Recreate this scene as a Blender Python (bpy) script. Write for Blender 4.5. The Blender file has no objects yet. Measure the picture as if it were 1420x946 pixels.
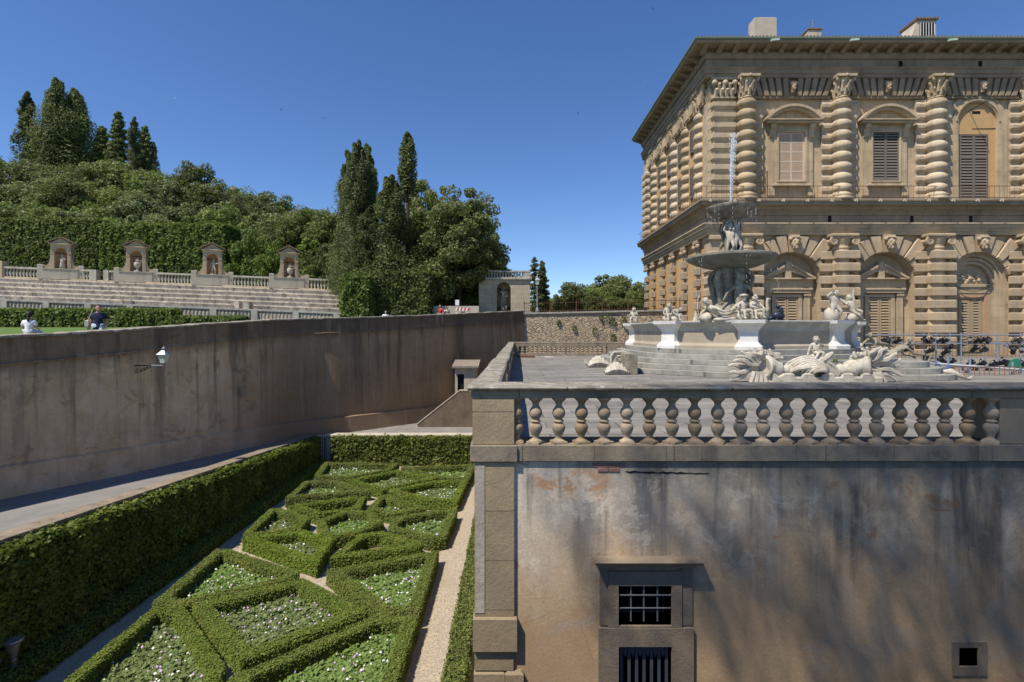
import bpy, bmesh, math, random
import numpy as np
from mathutils import Vector, Matrix, Euler
R = math.radians
PI = math.pi
scene = bpy.context.scene
COL = scene.collection
FPX, CX, CY, CAMZ = 720.0, 708.0, 461.0, 1.62

def P(x, y, Y):
    return Vector(((x - CX) / FPX * Y, Y, CAMZ - (y - CY) / FPX * Y))
def G(x, y, z=-6.0):
    Y = (CAMZ - z) * FPX / (y - CY)
    return ((x - CX) / FPX * Y, Y)

# ------------------------------------------------------------------ mesh builder
class MB:
    def __init__(s):
        s.v = []; s.f = []
    def add(s, vs, fs):
        o = len(s.v)
        s.v.extend([tuple(p) for p in vs])
        s.f.extend([tuple(i + o for i in f) for f in fs])
    def box(s, x0, x1, y0, y1, z0, z1, c=0.0):
        if c <= 0:
            s.add([(x0,y0,z0),(x1,y0,z0),(x1,y1,z0),(x0,y1,z0),(x0,y0,z1),(x1,y0,z1),(x1,y1,z1),(x0,y1,z1)],
                  [(0,3,2,1),(4,5,6,7),(0,1,5,4),(1,2,6,5),(2,3,7,6),(3,0,4,7)])
        else:
            c = min(c, (x1-x0)*.45, (y1-y0)*.45, (z1-z0)*.45)
            r = []
            for z, k in ((z0, c), (z0+c, 0), (z1-c, 0), (z1, c)):
                r.append([(x0+k,y0+k+(c if k==0 else 0)*0,z),(x1-k,y0+k,z),(x1-k,y1-k,z),(x0+k,y1-k,z)])
            vs = [p for q in r for p in q]
            fs = [(3,2,1,0),(12,13,14,15)]
            for k in range(3):
                for i in range(4):
                    j = (i+1) % 4
                    fs.append((k*4+i, k*4+j, k*4+4+j, k*4+4+i))
            s.add(vs, fs)
        return s
    def hull(s, bot, top):
        n = len(bot)
        fs = [tuple(range(n-1,-1,-1)), tuple(range(n, 2*n))]
        for i in range(n):
            j = (i+1) % n
            fs.append((i, j, n+j, n+i))
        s.add(list(bot)+list(top), fs)
        return s
    def prism(s, poly, z0, z1):
        return s.hull([(x,y,z0) for x,y in poly], [(x,y,z1) for x,y in poly])
    def prism_y(s, poly, y0, y1):          # polygon in x,z extruded along y
        return s.hull([(x,y0,z) for x,z in poly], [(x,y1,z) for x,z in poly])
    def lathe(s, prof, c=(0,0,0), n=20, sx=1, sy=1, a0=0, a1=2*PI):
        full = abs(a1-a0-2*PI) < 1e-6
        m = n if full else n+1
        vs = []
        for r, z in prof:
            for i in range(m):
                a = a0 + (a1-a0)*i/n
                vs.append((c[0]+r*math.cos(a)*sx, c[1]+r*math.sin(a)*sy, c[2]+z))
        fs = []
        for k in range(len(prof)-1):
            for i in range(n):
                j = (i+1) % m
                fs.append((k*m+i, k*m+j, (k+1)*m+j, (k+1)*m+i))
        if prof[0][0] > 1e-4: fs.append(tuple(range(m-1,-1,-1)))
        if prof[-1][0] > 1e-4: fs.append(tuple((len(prof)-1)*m+i for i in range(m)))
        s.add(vs, fs)
        return s
    def tube(s, pts, r, n=8):
        pts = [Vector(p) for p in pts]
        rs = r if isinstance(r, (list, tuple)) else [r]*len(pts)
        vs = []; prev = None
        for i, p in enumerate(pts):
            d = (pts[min(i+1,len(pts)-1)] - pts[max(i-1,0)])
            if d.length < 1e-9: d = Vector((0,0,1))
            d.normalize()
            a = prev if prev is not None else (Vector((0,0,1)) if abs(d.z) < .9 else Vector((1,0,0)))
            u = (a - d*a.dot(d))
            if u.length < 1e-6: u = Vector((1,0,0)) - d*d.x
            u.normalize(); w = d.cross(u); prev = u
            for k in range(n):
                t = 2*PI*k/n
                vs.append(p + (u*math.cos(t) + w*math.sin(t))*rs[i])
        fs = [tuple(range(n-1,-1,-1)), tuple((len(pts)-1)*n+k for k in range(n))]
        for i in range(len(pts)-1):
            for k in range(n):
                j = (k+1) % n
                fs.append((i*n+k, i*n+j, (i+1)*n+j, (i+1)*n+k))
        s.add(vs, fs)
        return s
    def ball(s, c, r, n=10, m=7, sx=1, sy=1, sz=1):
        prof = [(max(1e-5, r*math.sin(PI*i/m)), -r*math.cos(PI*i/m)*sz) for i in range(m+1)]
        prof[0] = (1e-5, prof[0][1]); prof[-1] = (1e-5, prof[-1][1])
        return s.lathe(prof, c, n, sx, sy)
    def xf(s, M):
        s.v = [tuple(M @ Vector(p)) for p in s.v]
        return s
    def merge(s, o, M=None):
        s.add([tuple(M @ Vector(p)) for p in o.v] if M is not None else o.v, o.f)
        return s
    def build(s, name, mat, parent=None, world=False, smooth=False, loc=None, bevel=0, rot=None):
        me = bpy.data.meshes.new(name)
        me.from_pydata(s.v, [], s.f)
        bm = bmesh.new(); bm.from_mesh(me)
        bmesh.ops.recalc_face_normals(bm, faces=bm.faces)
        bm.to_mesh(me); bm.free()
        if smooth:
            me.polygons.foreach_set('use_smooth', [True]*len(me.polygons))
            if smooth != 'full':
                try: me.set_sharp_from_angle(angle=R(40))
                except Exception: pass
        return link(name, me, mat, parent, world, loc, bevel, rot)

def link(name, me, mat, parent=None, world=False, loc=None, bevel=0, rot=None):
    o = bpy.data.objects.new(name, me)
    COL.objects.link(o)
    if mat is not None:
        for m_ in (mat if isinstance(mat, (list, tuple)) else [mat]): me.materials.append(m_)
    if loc is not None: o.location = loc
    if rot is not None: o.rotation_euler = rot
    if parent is not None:
        o.parent = parent
        if world:
            M = Matrix.Identity(4); q = parent
            while q is not None:
                M = Matrix.LocRotScale(q.location, q.rotation_euler, q.scale) @ M if q.parent is None else (q.matrix_parent_inverse @ Matrix.LocRotScale(q.location, q.rotation_euler, q.scale)) @ M
                q = q.parent
            o.matrix_parent_inverse = M.inverted()
    if bevel:
        b = o.modifiers.new('edge', 'BEVEL'); b.width = bevel; b.segments = 2; b.limit_method = 'ANGLE'; b.angle_limit = R(35)
    return o

def tag(o, label=None, cat=None, group=None, kind=None):
    if label: o['label'] = label
    if cat: o['category'] = cat
    if group: o['group'] = group
    if kind: o['kind'] = kind
    return o
def empty(name, loc, label=None, cat=None, group=None, rz=0):
    o = bpy.data.objects.new(name, None); COL.objects.link(o)
    o.location = loc; o.rotation_euler = (0,0,rz); o.empty_display_size = .1
    return tag(o, label, cat, group)
def copy_tree(o, parent=None):
    c = o.copy(); COL.objects.link(c); c.parent = parent
    for ch in [x for x in o.children]: copy_tree(ch, c)
    return c

def np_mesh(name, V, F, midx=None):
    me = bpy.data.meshes.new(name)
    V = np.asarray(V, dtype=np.float32); F = np.asarray(F, dtype=np.int32)
    k = F.shape[1]
    me.vertices.add(len(V)); me.vertices.foreach_set('co', V.ravel())
    me.loops.add(F.size); me.loops.foreach_set('vertex_index', F.ravel())
    me.polygons.add(len(F)); me.polygons.foreach_set('loop_start', np.arange(len(F), dtype=np.int32)*k)
    try: me.polygons.foreach_set('loop_total', np.full(len(F), k, dtype=np.int32))
    except Exception: pass
    if midx is not None: me.polygons.foreach_set('material_index', np.asarray(midx, dtype=np.int32))
    me.update(calc_edges=True)
    return me

def leaf_quads(rng, Pn, N, size, aspect=.55, tilt=.8, up=0.0):
    n = len(Pn)
    N = N + rng.normal(0, tilt, (n,3)); N[:,2] += up
    N /= np.linalg.norm(N, axis=1, keepdims=True) + 1e-9
    A = rng.normal(0, 1, (n,3))
    T = A - N*np.sum(A*N, axis=1, keepdims=True)
    T /= np.linalg.norm(T, axis=1, keepdims=True) + 1e-9
    B = np.cross(N, T)
    s = (size*(.6 + .8*rng.random(n)))[:,None]
    V = np.empty((n,4,3))
    V[:,0] = Pn - T*s; V[:,1] = Pn + B*s*aspect; V[:,2] = Pn + T*s; V[:,3] = Pn - B*s*aspect
    return V.reshape(-1,3), np.arange(4*n).reshape(n,4)

# ------------------------------------------------------------------ materials
class NT:
    def __init__(s, name):
        s.m = bpy.data.materials.new(name); s.m.use_nodes = True
        s.t = s.m.node_tree; s.t.nodes.clear()
        s.out = s.t.nodes.new('ShaderNodeOutputMaterial')
        s.tc = s.t.nodes.new('ShaderNodeTexCoord').outputs['Object']
    def n(s, typ, ins=None, **kw):
        nd = s.t.nodes.new(typ)
        for k, v in kw.items(): setattr(nd, k, v)
        for k, v in (ins or {}).items():
            if hasattr(v, 'is_linked') or isinstance(v, bpy.types.NodeSocket): s.t.links.new(v, nd.inputs[k])
            else: nd.inputs[k].default_value = v
        return nd
    def map(s, sc, loc=(0,0,0), vec=None):
        return s.n('ShaderNodeMapping', {'Vector': vec or s.tc, 'Scale': sc, 'Location': loc}).outputs[0]
    def noise(s, scale, detail=5, rough=.55, vec=None, dist=0):
        return s.n('ShaderNodeTexNoise', {'Vector': vec or s.tc, 'Scale': scale, 'Detail': detail, 'Roughness': rough, 'Distortion': dist}).outputs['Fac']
    def ramp(s, fac, a, b, lo=0.0, hi=1.0):
        return s.n('ShaderNodeMapRange', {'Value': fac, 'From Min': a, 'From Max': b, 'To Min': lo, 'To Max': hi}).outputs[0]
    def mul(s, a, b, op='MULTIPLY'):
        nd = s.n('ShaderNodeMath', operation=op)
        for i, v in ((0,a),(1,b)):
            if isinstance(v, (int,float)): nd.inputs[i].default_value = v
            else: s.t.links.new(v, nd.inputs[i])
        nd.use_clamp = op in ('MULTIPLY',) 
        return nd.outputs[0]
    def mix(s, fac, a, b, bt='MIX'):
        nd = s.n('ShaderNodeMix', data_type='RGBA', blend_type=bt)
        for i, v in ((0,fac),(6,a),(7,b)):
            if isinstance(v, (int,float)): nd.inputs[i].default_value = v
            elif isinstance(v, (tuple,list)): nd.inputs[i].default_value = (*v[:3],1)
            else: s.t.links.new(v, nd.inputs[i])
        return nd.outputs[2]
    def sep(s, vec=None):
        return s.n('ShaderNodeSeparateXYZ', {0: vec or s.tc}).outputs
    def done(s, col, rough=.9, bump=None, bstr=.3, bdist=.02, spec=.25, metallic=0, trans=None):
        b = s.n('ShaderNodeBsdfPrincipled', {'Roughness': rough, 'Metallic': metallic})
        try: b.inputs['Specular IOR Level'].default_value = spec
        except Exception: pass
        if isinstance(col, (tuple,list)): b.inputs['Base Color'].default_value = (*col[:3],1)
        else: s.t.links.new(col, b.inputs['Base Color'])
        if bump is not None:
            bn = s.n('ShaderNodeBump', {'Height': bump, 'Strength': bstr, 'Distance': bdist})
            s.t.links.new(bn.outputs[0], b.inputs['Normal'])
        o = b.outputs[0]
        if trans is not None:
            tr = s.n('ShaderNodeBsdfTranslucent')
            if isinstance(trans[1], (tuple,list)): tr.inputs[0].default_value = (*trans[1][:3],1)
            else: s.t.links.new(trans[1], tr.inputs[0])
            mx = s.n('ShaderNodeMixShader', {0: trans[0]})
            s.t.links.new(o, mx.inputs[1]); s.t.links.new(tr.outputs[0], mx.inputs[2]); o = mx.outputs[0]
        s.t.links.new(o, s.out.inputs['Surface'])
        return s.m

def plain(name, col, rough=.7, metallic=0, spec=.3, var=.12, sc=6):
    t = NT(name)
    f = t.noise(sc, 4)
    c = t.mix(f, tuple(x*(1-var*1.6) for x in col), tuple(min(1,x*(1+var*1.6)) for x in col))
    return t.done(c, rough, metallic=metallic, spec=spec)

def stone(name, c1, c2, dark, sc=.6, streak=.4, grime=.35, speck=.25, joints=None, jointcol=.55, bstr=.35, blockvar=.25, rough=.92, ov=None):
    t = NT(name)
    big = t.ramp(t.noise(sc, 6, .6), .36, .64)
    c = t.mix(big, c1, c2)
    jf = None
    if joints:
        x, y, z = t.sep()[0:3]
        h = t.mul(x, y, 'ADD')
        v = t.n('ShaderNodeCombineXYZ', {0: h, 1: z}).outputs[0]
        br = t.n('ShaderNodeTexBrick', {'Vector': v, 'Scale': 1.0, 'Mortar Size': .008, 'Brick Width': joints[0], 'Row Height': joints[1], 'Color1': (0,0,0,1), 'Color2': (1,1,1,1), 'Mortar': (.5,.5,.5,1)})
        c = t.mix(t.mul(br.outputs['Color'], blockvar), c, tuple(k*.55 for k in c1))
        jf = br.outputs['Fac']
        c = t.mix(t.mul(jf, jointcol), c, tuple(k*.5 for k in dark))
    st = t.ramp(t.noise(1.0, 5, .6, vec=t.map((2.2,2.2,.16))), .5, .72)
    c = t.mix(t.mul(st, streak), c, dark)
    gr = t.ramp(t.noise(sc*3.1, 8, .65, dist=.4), .5, .74)
    c = t.mix(t.mul(gr, grime), c, dark)
    if ov:
        r_ = t.n('ShaderNodeObjectInfo').outputs['Random']
        c = t.n('ShaderNodeHueSaturation', {'Value': t.ramp(r_, 0, 1, *ov), 'Saturation': t.ramp(t.mul(r_, 7.3, 'MODULO') if False else r_, 0, 1, 1.1, .85), 'Color': c}).outputs[0]
    fine = t.noise(38, 4, .7)
    c = t.mix(t.mul(t.ramp(fine, .35, .7), speck), c, tuple(k*.45 for k in c1))
    bm_ = t.mul(t.noise(14, 8, .7), t.mul(fine, .5), 'ADD')
    if jf is not None: bm_ = t.mul(bm_, jf, 'SUBTRACT')
    return t.done(c, rough, bump=bm_, bstr=bstr, bdist=.03)

def foliage(name, a, b, c_, trans=.25, sc=.25, patch=None, vr=(.62,1.2)):
    t = NT(name)
    g = t.n('ShaderNodeNewGeometry')
    rnd = g.outputs['Random Per Island']
    obr = t.n('ShaderNodeObjectInfo').outputs['Random']
    col = t.mix(rnd, a, b)
    if name == 'boxwood_leaf': col = t.mix(t.mul(t.ramp(t.noise(1.5, 5, .65, vec=t.map((1,1,1),(3.3,1.7,0))), .60, .68), .85), col, (.23,.15,.07))
    col = t.mix(t.mul(t.ramp(t.noise(sc, 4, .6), .42, .62), .75), col, c_)
    if patch: col = t.mix(t.mul(t.ramp(t.noise(patch[1], 3, .5), .56, .68), .6), col, patch[0])
    hv = t.n('ShaderNodeHueSaturation', {'Hue': t.ramp(obr, 0, 1, .485, .51), 'Saturation': t.ramp(obr, 0, 1, .85, 1.05), 'Value': t.ramp(obr, 0, 1, *vr), 'Color': col}).outputs[0]
    bright = t.mix(.5, hv, (.16,.22,.03))
    return t.done(hv, .6, spec=.3, trans=(trans, bright))

M = {}
M['palace'] = stone('palace_sandstone', (.60,.465,.295), (.46,.36,.23), (.14,.108,.078), sc=.45, streak=.4, grime=.45, joints=(1.7,.74), jointcol=.35, blockvar=.3)
M['palace_trim'] = stone('palace_trim_stone', (.575,.455,.30), (.435,.34,.225), (.14,.108,.078), sc=.7, streak=.4, grime=.5, ov=(.88,1.08))
M['palace_grey'] = stone('palace_lower_stone', (.56,.435,.28), (.43,.33,.22), (.14,.108,.078), sc=.5, streak=.35, grime=.42, joints=(1.6,.9), jointcol=.3, blockvar=.25)
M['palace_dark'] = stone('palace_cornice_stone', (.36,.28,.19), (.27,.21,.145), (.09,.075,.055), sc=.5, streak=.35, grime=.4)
M['orange'] = stone('orange_stucco', (.56,.35,.165), (.47,.30,.14), (.28,.19,.11), sc=.4, streak=.25, grime=.15, speck=.1, bstr=.15)
M['grey_pietra'] = stone('grey_pietra_serena', (.42,.335,.235), (.34,.27,.19), (.12,.095,.07), sc=1.2, streak=.3, grime=.35)
M['rail'] = stone('parapet_sandstone', (.33,.265,.185), (.24,.195,.145), (.05,.045,.04), sc=1.6, streak=.55, grime=.5, joints=(1.9,5), jointcol=.6, blockvar=.2)
M['marble'] = stone('white_marble', (.58,.53,.435), (.45,.405,.325), (.13,.11,.08), sc=2.6, streak=.55, grime=.6, speck=.25, bstr=.3)
M['marble_stain'] = stone('stained_marble', (.38,.335,.25), (.22,.195,.15), (.035,.032,.027), sc=2.5, streak=.75, grime=.6, speck=.15)
M['step'] = stone('grey_step_stone', (.40,.385,.335), (.29,.28,.245), (.11,.105,.09), sc=1.1, streak=.4, grime=.45, joints=(1.1,4), jointcol=.7, blockvar=.5)
M['basin_panel'] = stone('fountain_panel_stone', (.42,.36,.27), (.34,.29,.22), (.16,.135,.105), sc=1.0, streak=.2, grime=.2)
M['rim'] = stone('fountain_rim_stone', (.44,.43,.38), (.34,.335,.3), (.16,.16,.14), sc=2, streak=.3, grime=.3)
M['tier'] = stone('amphitheatre_stone', (.72,.63,.51), (.54,.475,.39), (.07,.065,.055), sc=1.3, streak=.75, grime=.9, joints=(2.3,3), jointcol=.6, blockvar=.45)
M['baluster_grey'] = stone('old_grey_stone', (.46,.43,.36), (.34,.325,.28), (.08,.08,.07), sc=1.2, streak=.5, grime=.5)
M['niche_ochre'] = stone('niche_ochre_stone', (.55,.44,.28), (.44,.35,.23), (.14,.11,.08), sc=.8, streak=.4, grime=.4)
M['terracotta'] = stone('terracotta_plaster', (.66,.36,.20), (.56,.32,.19), (.2,.12,.08), sc=.8, streak=.3, grime=.25)
M['tile'] = stone('roof_tile', (.27,.19,.13), (.2,.145,.1), (.08,.06,.05), sc=2, streak=.2, grime=.4)
M['chimney'] = stone('chimney_plaster', (.55,.48,.38), (.44,.39,.31), (.2,.18,.15), sc=.9, streak=.4, grime=.3)
M['iron'] = plain('dark_iron', (.03,.03,.032), .6, .3)
M['rust'] = plain('rusty_iron', (.11,.06,.035), .8, .1)
M['pipe'] = plain('galvanised_pipe', (.35,.38,.42), .45, .6)
M['black'] = plain('black_lamp_housing', (.018,.019,.022), .45)
M['blue'] = plain('blue_cable_wrap', (.08,.14,.32), .6)
M['green_tarp'] = plain('green_cover', (.02,.16,.09), .6)
M['verdigris'] = plain('verdigris_copper', (.17,.21,.16), .7)
M['shutter_grey'] = plain('grey_brown_shutter', (.165,.14,.115), .7)
M['shutter_tan'] = plain('tan_shutter', (.36,.27,.165), .7)
M['dark'] = plain('dark_opening', (.008,.008,.009), .9)
M['white_paint'] = plain('white_paint', (.75,.75,.72), .5)
M['red_paint'] = plain('red_paint', (.55,.04,.03), .5)
M['blind'] = stone('walled_window_plaster', (.47,.34,.235), (.40,.29,.2), (.25,.19,.14), sc=1.5, streak=.1, grime=.2, speck=.35)
M['blind_bar'] = plain('pale_painted_bar', (.54,.435,.34), .9)
M['box_leaf'] = foliage('boxwood_leaf', (.125,.18,.022), (.255,.33,.048), (.165,.225,.03), .4, sc=1.1, patch=((.30,.32,.055), 2.3), vr=(.86,1.14))
M['box_core'] = plain('boxwood_twig', (.045,.055,.015), .95)
M['ivy_leaf'] = foliage('ivy_leaf', (.085,.125,.018), (.24,.295,.05), (.125,.17,.026), .42, sc=1.2, patch=((.34,.34,.06), 1.4))
M['ivy_core'] = plain('ivy_stem_mass', (.02,.028,.01), .95)
M['oak_leaf'] = foliage('holm_oak_leaf', (.14,.178,.048), (.265,.30,.092), (.19,.228,.066), .36)
M['laurel_leaf'] = foliage('laurel_leaf', (.095,.15,.026), (.22,.30,.052), (.145,.21,.036), .42, sc=.5)
M['cypress_leaf'] = foliage('cypress_leaf', (.105,.138,.045), (.20,.235,.078), (.14,.175,.058), .34)
M['olive_leaf'] = foliage('grey_green_leaf', (.18,.205,.075), (.29,.32,.125), (.22,.25,.092), .36)
M['bark'] = stone('tree_bark', (.11,.085,.06), (.07,.055,.04), (.02,.018,.014), sc=3, streak=.5, grime=.3)
M['cover_leaf'] = foliage('bedding_leaf', (.14,.215,.05), (.27,.36,.105), (.19,.28,.07), .42, sc=2, vr=(.9,1.12))
M['petal_pink'] = plain('lilac_petal', (.50,.33,.56), .7)
M['petal_white'] = plain('white_petal', (.62,.62,.58), .7)
M['skin'] = plain('skin', (.45,.27,.19), .6)
M['hair'] = plain('dark_hair', (.015,.012,.01), .6)
M['shirt_white'] = plain('white_cotton', (.75,.75,.76), .8)
M['shirt_navy'] = plain('navy_cotton', (.015,.02,.06), .8)
M['trousers'] = plain('pale_blue_cotton', (.45,.52,.58), .8)
M['shirt_red'] = plain('red_cotton', (.4,.03,.05), .8)
M['bag'] = plain('cream_canvas', (.55,.48,.4), .8)
def water_mat():
    t = NT('water')
    b = t.n('ShaderNodeBsdfPrincipled', {'Base Color': (.06,.1,.1,1), 'Roughness': .08})
    bn = t.n('ShaderNodeBump', {'Height': t.noise(6, 4), 'Strength': .4, 'Distance': .05})
    t.t.links.new(bn.outputs[0], b.inputs['Normal'])
    t.t.links.new(b.outputs[0], t.out.inputs[0]); return t.m
M['water'] = water_mat()
def jet_mat():
    t = NT('falling_water')
    d = t.n('ShaderNodeBsdfDiffuse', {0: (.9,.93,.96,1)})
    g = t.n('ShaderNodeBsdfTranslucent', {0: (.9,.93,.96,1)})
    tr = t.n('ShaderNodeBsdfTransparent')
    m1 = t.n('ShaderNodeMixShader', {0: .4}); t.t.links.new(d.outputs[0], m1.inputs[1]); t.t.links.new(g.outputs[0], m1.inputs[2])
    m2 = t.n('ShaderNodeMixShader', {0: .3}); t.t.links.new(m1.outputs[0], m2.inputs[1]); t.t.links.new(tr.outputs[0], m2.inputs[2])
    t.t.links.new(m2.outputs[0], t.out.inputs[0]); return t.m
M['jet'] = jet_mat()
def glass_mat():
    t = NT('lantern_glass')
    return t.done((.62,.66,.52), .25, spec=.5)
M['lantern_glass'] = glass_mat()

def wall_front():
    t = NT('stained_terrace_plaster')
    x, y, z = t.sep()[0:3]
    n1 = t.noise(.55, 7, .6, dist=.5); n2 = t.noise(1.7, 8, .62, dist=.3); n3 = t.noise(5, 8, .7)
    ochre = t.mix(t.ramp(n1, .35, .65), (.56,.385,.215), (.39,.265,.15))
    grey = t.mix(t.ramp(n2, .35, .65), (.60,.475,.32), (.40,.315,.215))
    zz = t.mul(z, t.mul(t.ramp(n1, 0, 1, -1.5, 1.5), t.ramp(n2, 0, 1, -.5, .5), 'ADD'), 'ADD')
    up = t.ramp(zz, -1.45, -.35)
    c = t.mix(up, ochre, grey)
    lb = t.mul(t.ramp(x, 3.2, .6), t.ramp(zz, -1.9, -.3))            # pale lime plaster near the pier, with sunlit cream painted into its colour
    c = t.mix(t.mul(lb, .8), c, (.84,.73,.56))
    s1 = t.ramp(t.noise(1.0, 6, .62, vec=t.map((2.0,2.0,.22))), .50, .62)
    s2 = t.ramp(t.noise(1.0, 6, .65, vec=t.map((5.5,5.5,.3), (3,1,7))), .52, .68)
    zf = t.ramp(z, -2.3, -.2)
    xr = t.ramp(x, .2, 2.2, .35, 1)
    c = t.mix(t.mul(t.mul(s1, zf), xr), c, (.05,.046,.042))
    c = t.mix(t.mul(t.mul(s2, zf), .75), c, (.10,.093,.085))
    s3 = t.ramp(t.noise(1.0, 5, .6, vec=t.map((3.1,3.1,.25), (9,4,2))), .54, .68)
    c = t.mix(t.mul(t.mul(s3, zf), .55), c, (.50,.48,.44))
    fl = t.ramp(t.noise(.9, 3, .5, vec=t.map((1,1,1), (4.3,0,1.7)), dist=1.2), .60, .61)     # flaked patches with a hard edge
    c = t.mix(t.mul(fl, .35), c, t.mix(n2, (.46,.40,.33), (.30,.26,.21)))
    rs = t.ramp(t.noise(1.6, 4, .55, vec=t.map((1,1,1.6), (7.1,0,2.2)), dist=.8), .655, .69)
    c = t.mix(t.mul(rs, .7), c, (.42,.2,.09))
    bl_ = t.mul(t.ramp(t.noise(1.1, 9, .7, vec=t.map((1,1,1),(2.2,0,8.1)), dist=.7), .46, .60), t.mul(t.ramp(x, .9, 2.2), t.ramp(zz, -1.7, -.5)))
    c = t.mix(t.mul(bl_, .55), c, (.13,.10,.075))
    wp = t.mul(t.ramp(t.noise(2.3, 9, .72, vec=t.map((1,1,1),(6.2,0,3.3)), dist=.5), .53, .57), t.ramp(zz, -1.9, -.7))
    c = t.mix(t.mul(wp, t.ramp(x, 4.5, .8, .15, .62)), c, (.86,.73,.54))
    op = t.mul(t.ramp(t.noise(3.2, 7, .65, vec=t.map((1,1,1.5),(1.2,0,5.3)), dist=.4), .50, .55), t.mul(t.mul(t.ramp(x, .2, .4), t.ramp(x, 1.5, 1.0)), t.mul(t.ramp(z, -.55, -.35), t.ramp(z, -.05, -.2))))
    c = t.mix(t.mul(op, .8), c, (.60,.30,.12))
    crack = t.n('ShaderNodeTexVoronoi', {'Vector': t.mix(.12, t.tc, t.n('ShaderNodeTexNoise', {'Scale': 2.5}).outputs['Color']), 'Scale': .8}, feature='DISTANCE_TO_EDGE').outputs['Distance']
    ck = t.ramp(crack, .004, .0, 0, .55)
    c = t.mix(t.mul(ck, t.ramp(n1, .5, .6)), c, (.05,.04,.035))
    sp = t.ramp(t.noise(30, 5, .75), .4, .7)
    c = t.mix(t.mul(sp, .3), c, (.13,.1,.08))
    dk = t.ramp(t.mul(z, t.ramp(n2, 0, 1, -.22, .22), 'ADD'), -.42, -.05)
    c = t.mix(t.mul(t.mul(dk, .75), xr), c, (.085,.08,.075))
    b = t.mul(n3, t.noise(26, 6, .7), 'ADD')
    return t.done(c, .93, bump=b, bstr=.22, bdist=.02)
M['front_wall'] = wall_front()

def wall_long():
    t = NT('streaked_retaining_wall')
    x, y, z = t.sep()[0:3]
    h = t.mul(x, t.mul(y, .6), 'SUBTRACT')
    n1 = t.noise(.35, 6, .6, dist=.4); n2 = t.noise(1.9, 8, .65)
    c = t.mix(t.ramp(n1, .35, .65), (.84,.585,.34), (.62,.425,.24))
    c = t.mix(t.mul(t.ramp(n2, .45, .7), .3), c, (.36,.26,.165))
    c = t.mix(t.mul(t.ramp(t.noise(.7, 5, .6, vec=t.map((1,1,1), (2,5,1))), .55, .68), .5), c, (.80,.62,.43))
    pt = t.ramp(t.noise(.45, 6, .7, vec=t.map((1,1,1.3),(11,4,2)), dist=.9), .52, .56)
    c = t.mix(t.mul(pt, .4), c, (.92,.68,.43))
    pt2 = t.ramp(t.noise(.8, 7, .72, vec=t.map((1,1,1.2),(1,14,6)), dist=.6), .57, .60)
    c = t.mix(t.mul(pt2, .5), c, (.34,.215,.12))
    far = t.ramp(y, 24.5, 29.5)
    c = t.mix(t.mul(far, .8), c, (.20,.13,.075))  # shade on the stretch past the bend, painted into the colour
    v1 = t.map((.9,.9,.1)); v2 = t.map((2.6,2.6,.13), (3,3,3))
    hi = t.ramp(z, -4.4, .6)
    s1 = t.ramp(t.noise(1, 6, .62, vec=v1), .51, .62); s2 = t.ramp(t.noise(1, 5, .65, vec=v2), .54, .66)
    c = t.mix(t.mul(t.mul(s1, hi), .68), c, (.09,.068,.05))
    c = t.mix(t.mul(t.mul(s2, hi), .66), c, (.085,.065,.047))
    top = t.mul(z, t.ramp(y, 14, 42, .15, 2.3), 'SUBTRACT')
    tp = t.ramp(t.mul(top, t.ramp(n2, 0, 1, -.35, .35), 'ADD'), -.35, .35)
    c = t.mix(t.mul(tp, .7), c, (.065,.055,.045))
    c = t.mix(t.mul(t.ramp(t.noise(1, 5, .6, vec=t.map((3,3,.3),(8,8,8))), .56, .7), .4), c, (.40,.34,.27))
    sp = t.ramp(t.noise(24, 5, .75), .4, .7)
    c = t.mix(t.mul(sp, .22), c, (.14,.105,.075))
    b = t.mul(t.noise(5, 9, .7), t.noise(22, 5, .7), 'ADD')
    return t.done(c, .95, bump=b, bstr=.5, bdist=.05)
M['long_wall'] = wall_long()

def rubble():
    t = NT('rubble_masonry')
    vo = t.n('ShaderNodeTexVoronoi', {'Vector': t.map((1,1,1.5)), 'Scale': 2.6, 'Randomness': 1.0})
    c = t.mix(vo.outputs['Color'], (.56,.45,.31), (.36,.28,.2))
    e = t.n('ShaderNodeTexVoronoi', {'Vector': t.map((1,1,1.5)), 'Scale': 2.6}, feature='DISTANCE_TO_EDGE').outputs['Distance']
    c = t.mix(t.ramp(e, .07, .0), c, (.13,.11,.085))
    c = t.mix(t.mul(t.ramp(t.noise(.9, 8, .68), .42, .58), .88), c, (.46,.355,.235))
    c = t.mix(t.mul(t.ramp(t.noise(2.6, 8, .7), .5, .66), .6), c, (.2,.155,.105))
    c = t.mix(t.mul(t.ramp(t.noise(1, 6, .6, vec=t.map((1.2,1.2,.2))), .55, .7), .6), c, (.12,.10,.075))
    return t.done(c, .95, bump=t.mul(t.ramp(e, 0, .12), t.noise(12, 6, .7), 'ADD'), bstr=.8, bdist=.08)
M['rubble'] = rubble()
def gravel(name, a, b, sc=60):
    t = NT(name)
    vo = t.n('ShaderNodeTexVoronoi', {'Vector': t.tc, 'Scale': sc})
    c = t.mix(vo.outputs['Color'], a, b)
    c = t.mix(t.mul(t.ramp(t.noise(.8, 6, .6), .4, .7), .5), c, tuple(k*.65 for k in a))
    return t.done(c, .95, bump=vo.outputs['Distance'], bstr=.6, bdist=.02)
M['gravel'] = gravel('parterre_gravel', (.50,.42,.31), (.26,.21,.155), 26)
M['soil'] = plain('parterre_soil', (.16,.11,.07), .95, var=.3, sc=9)
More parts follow.
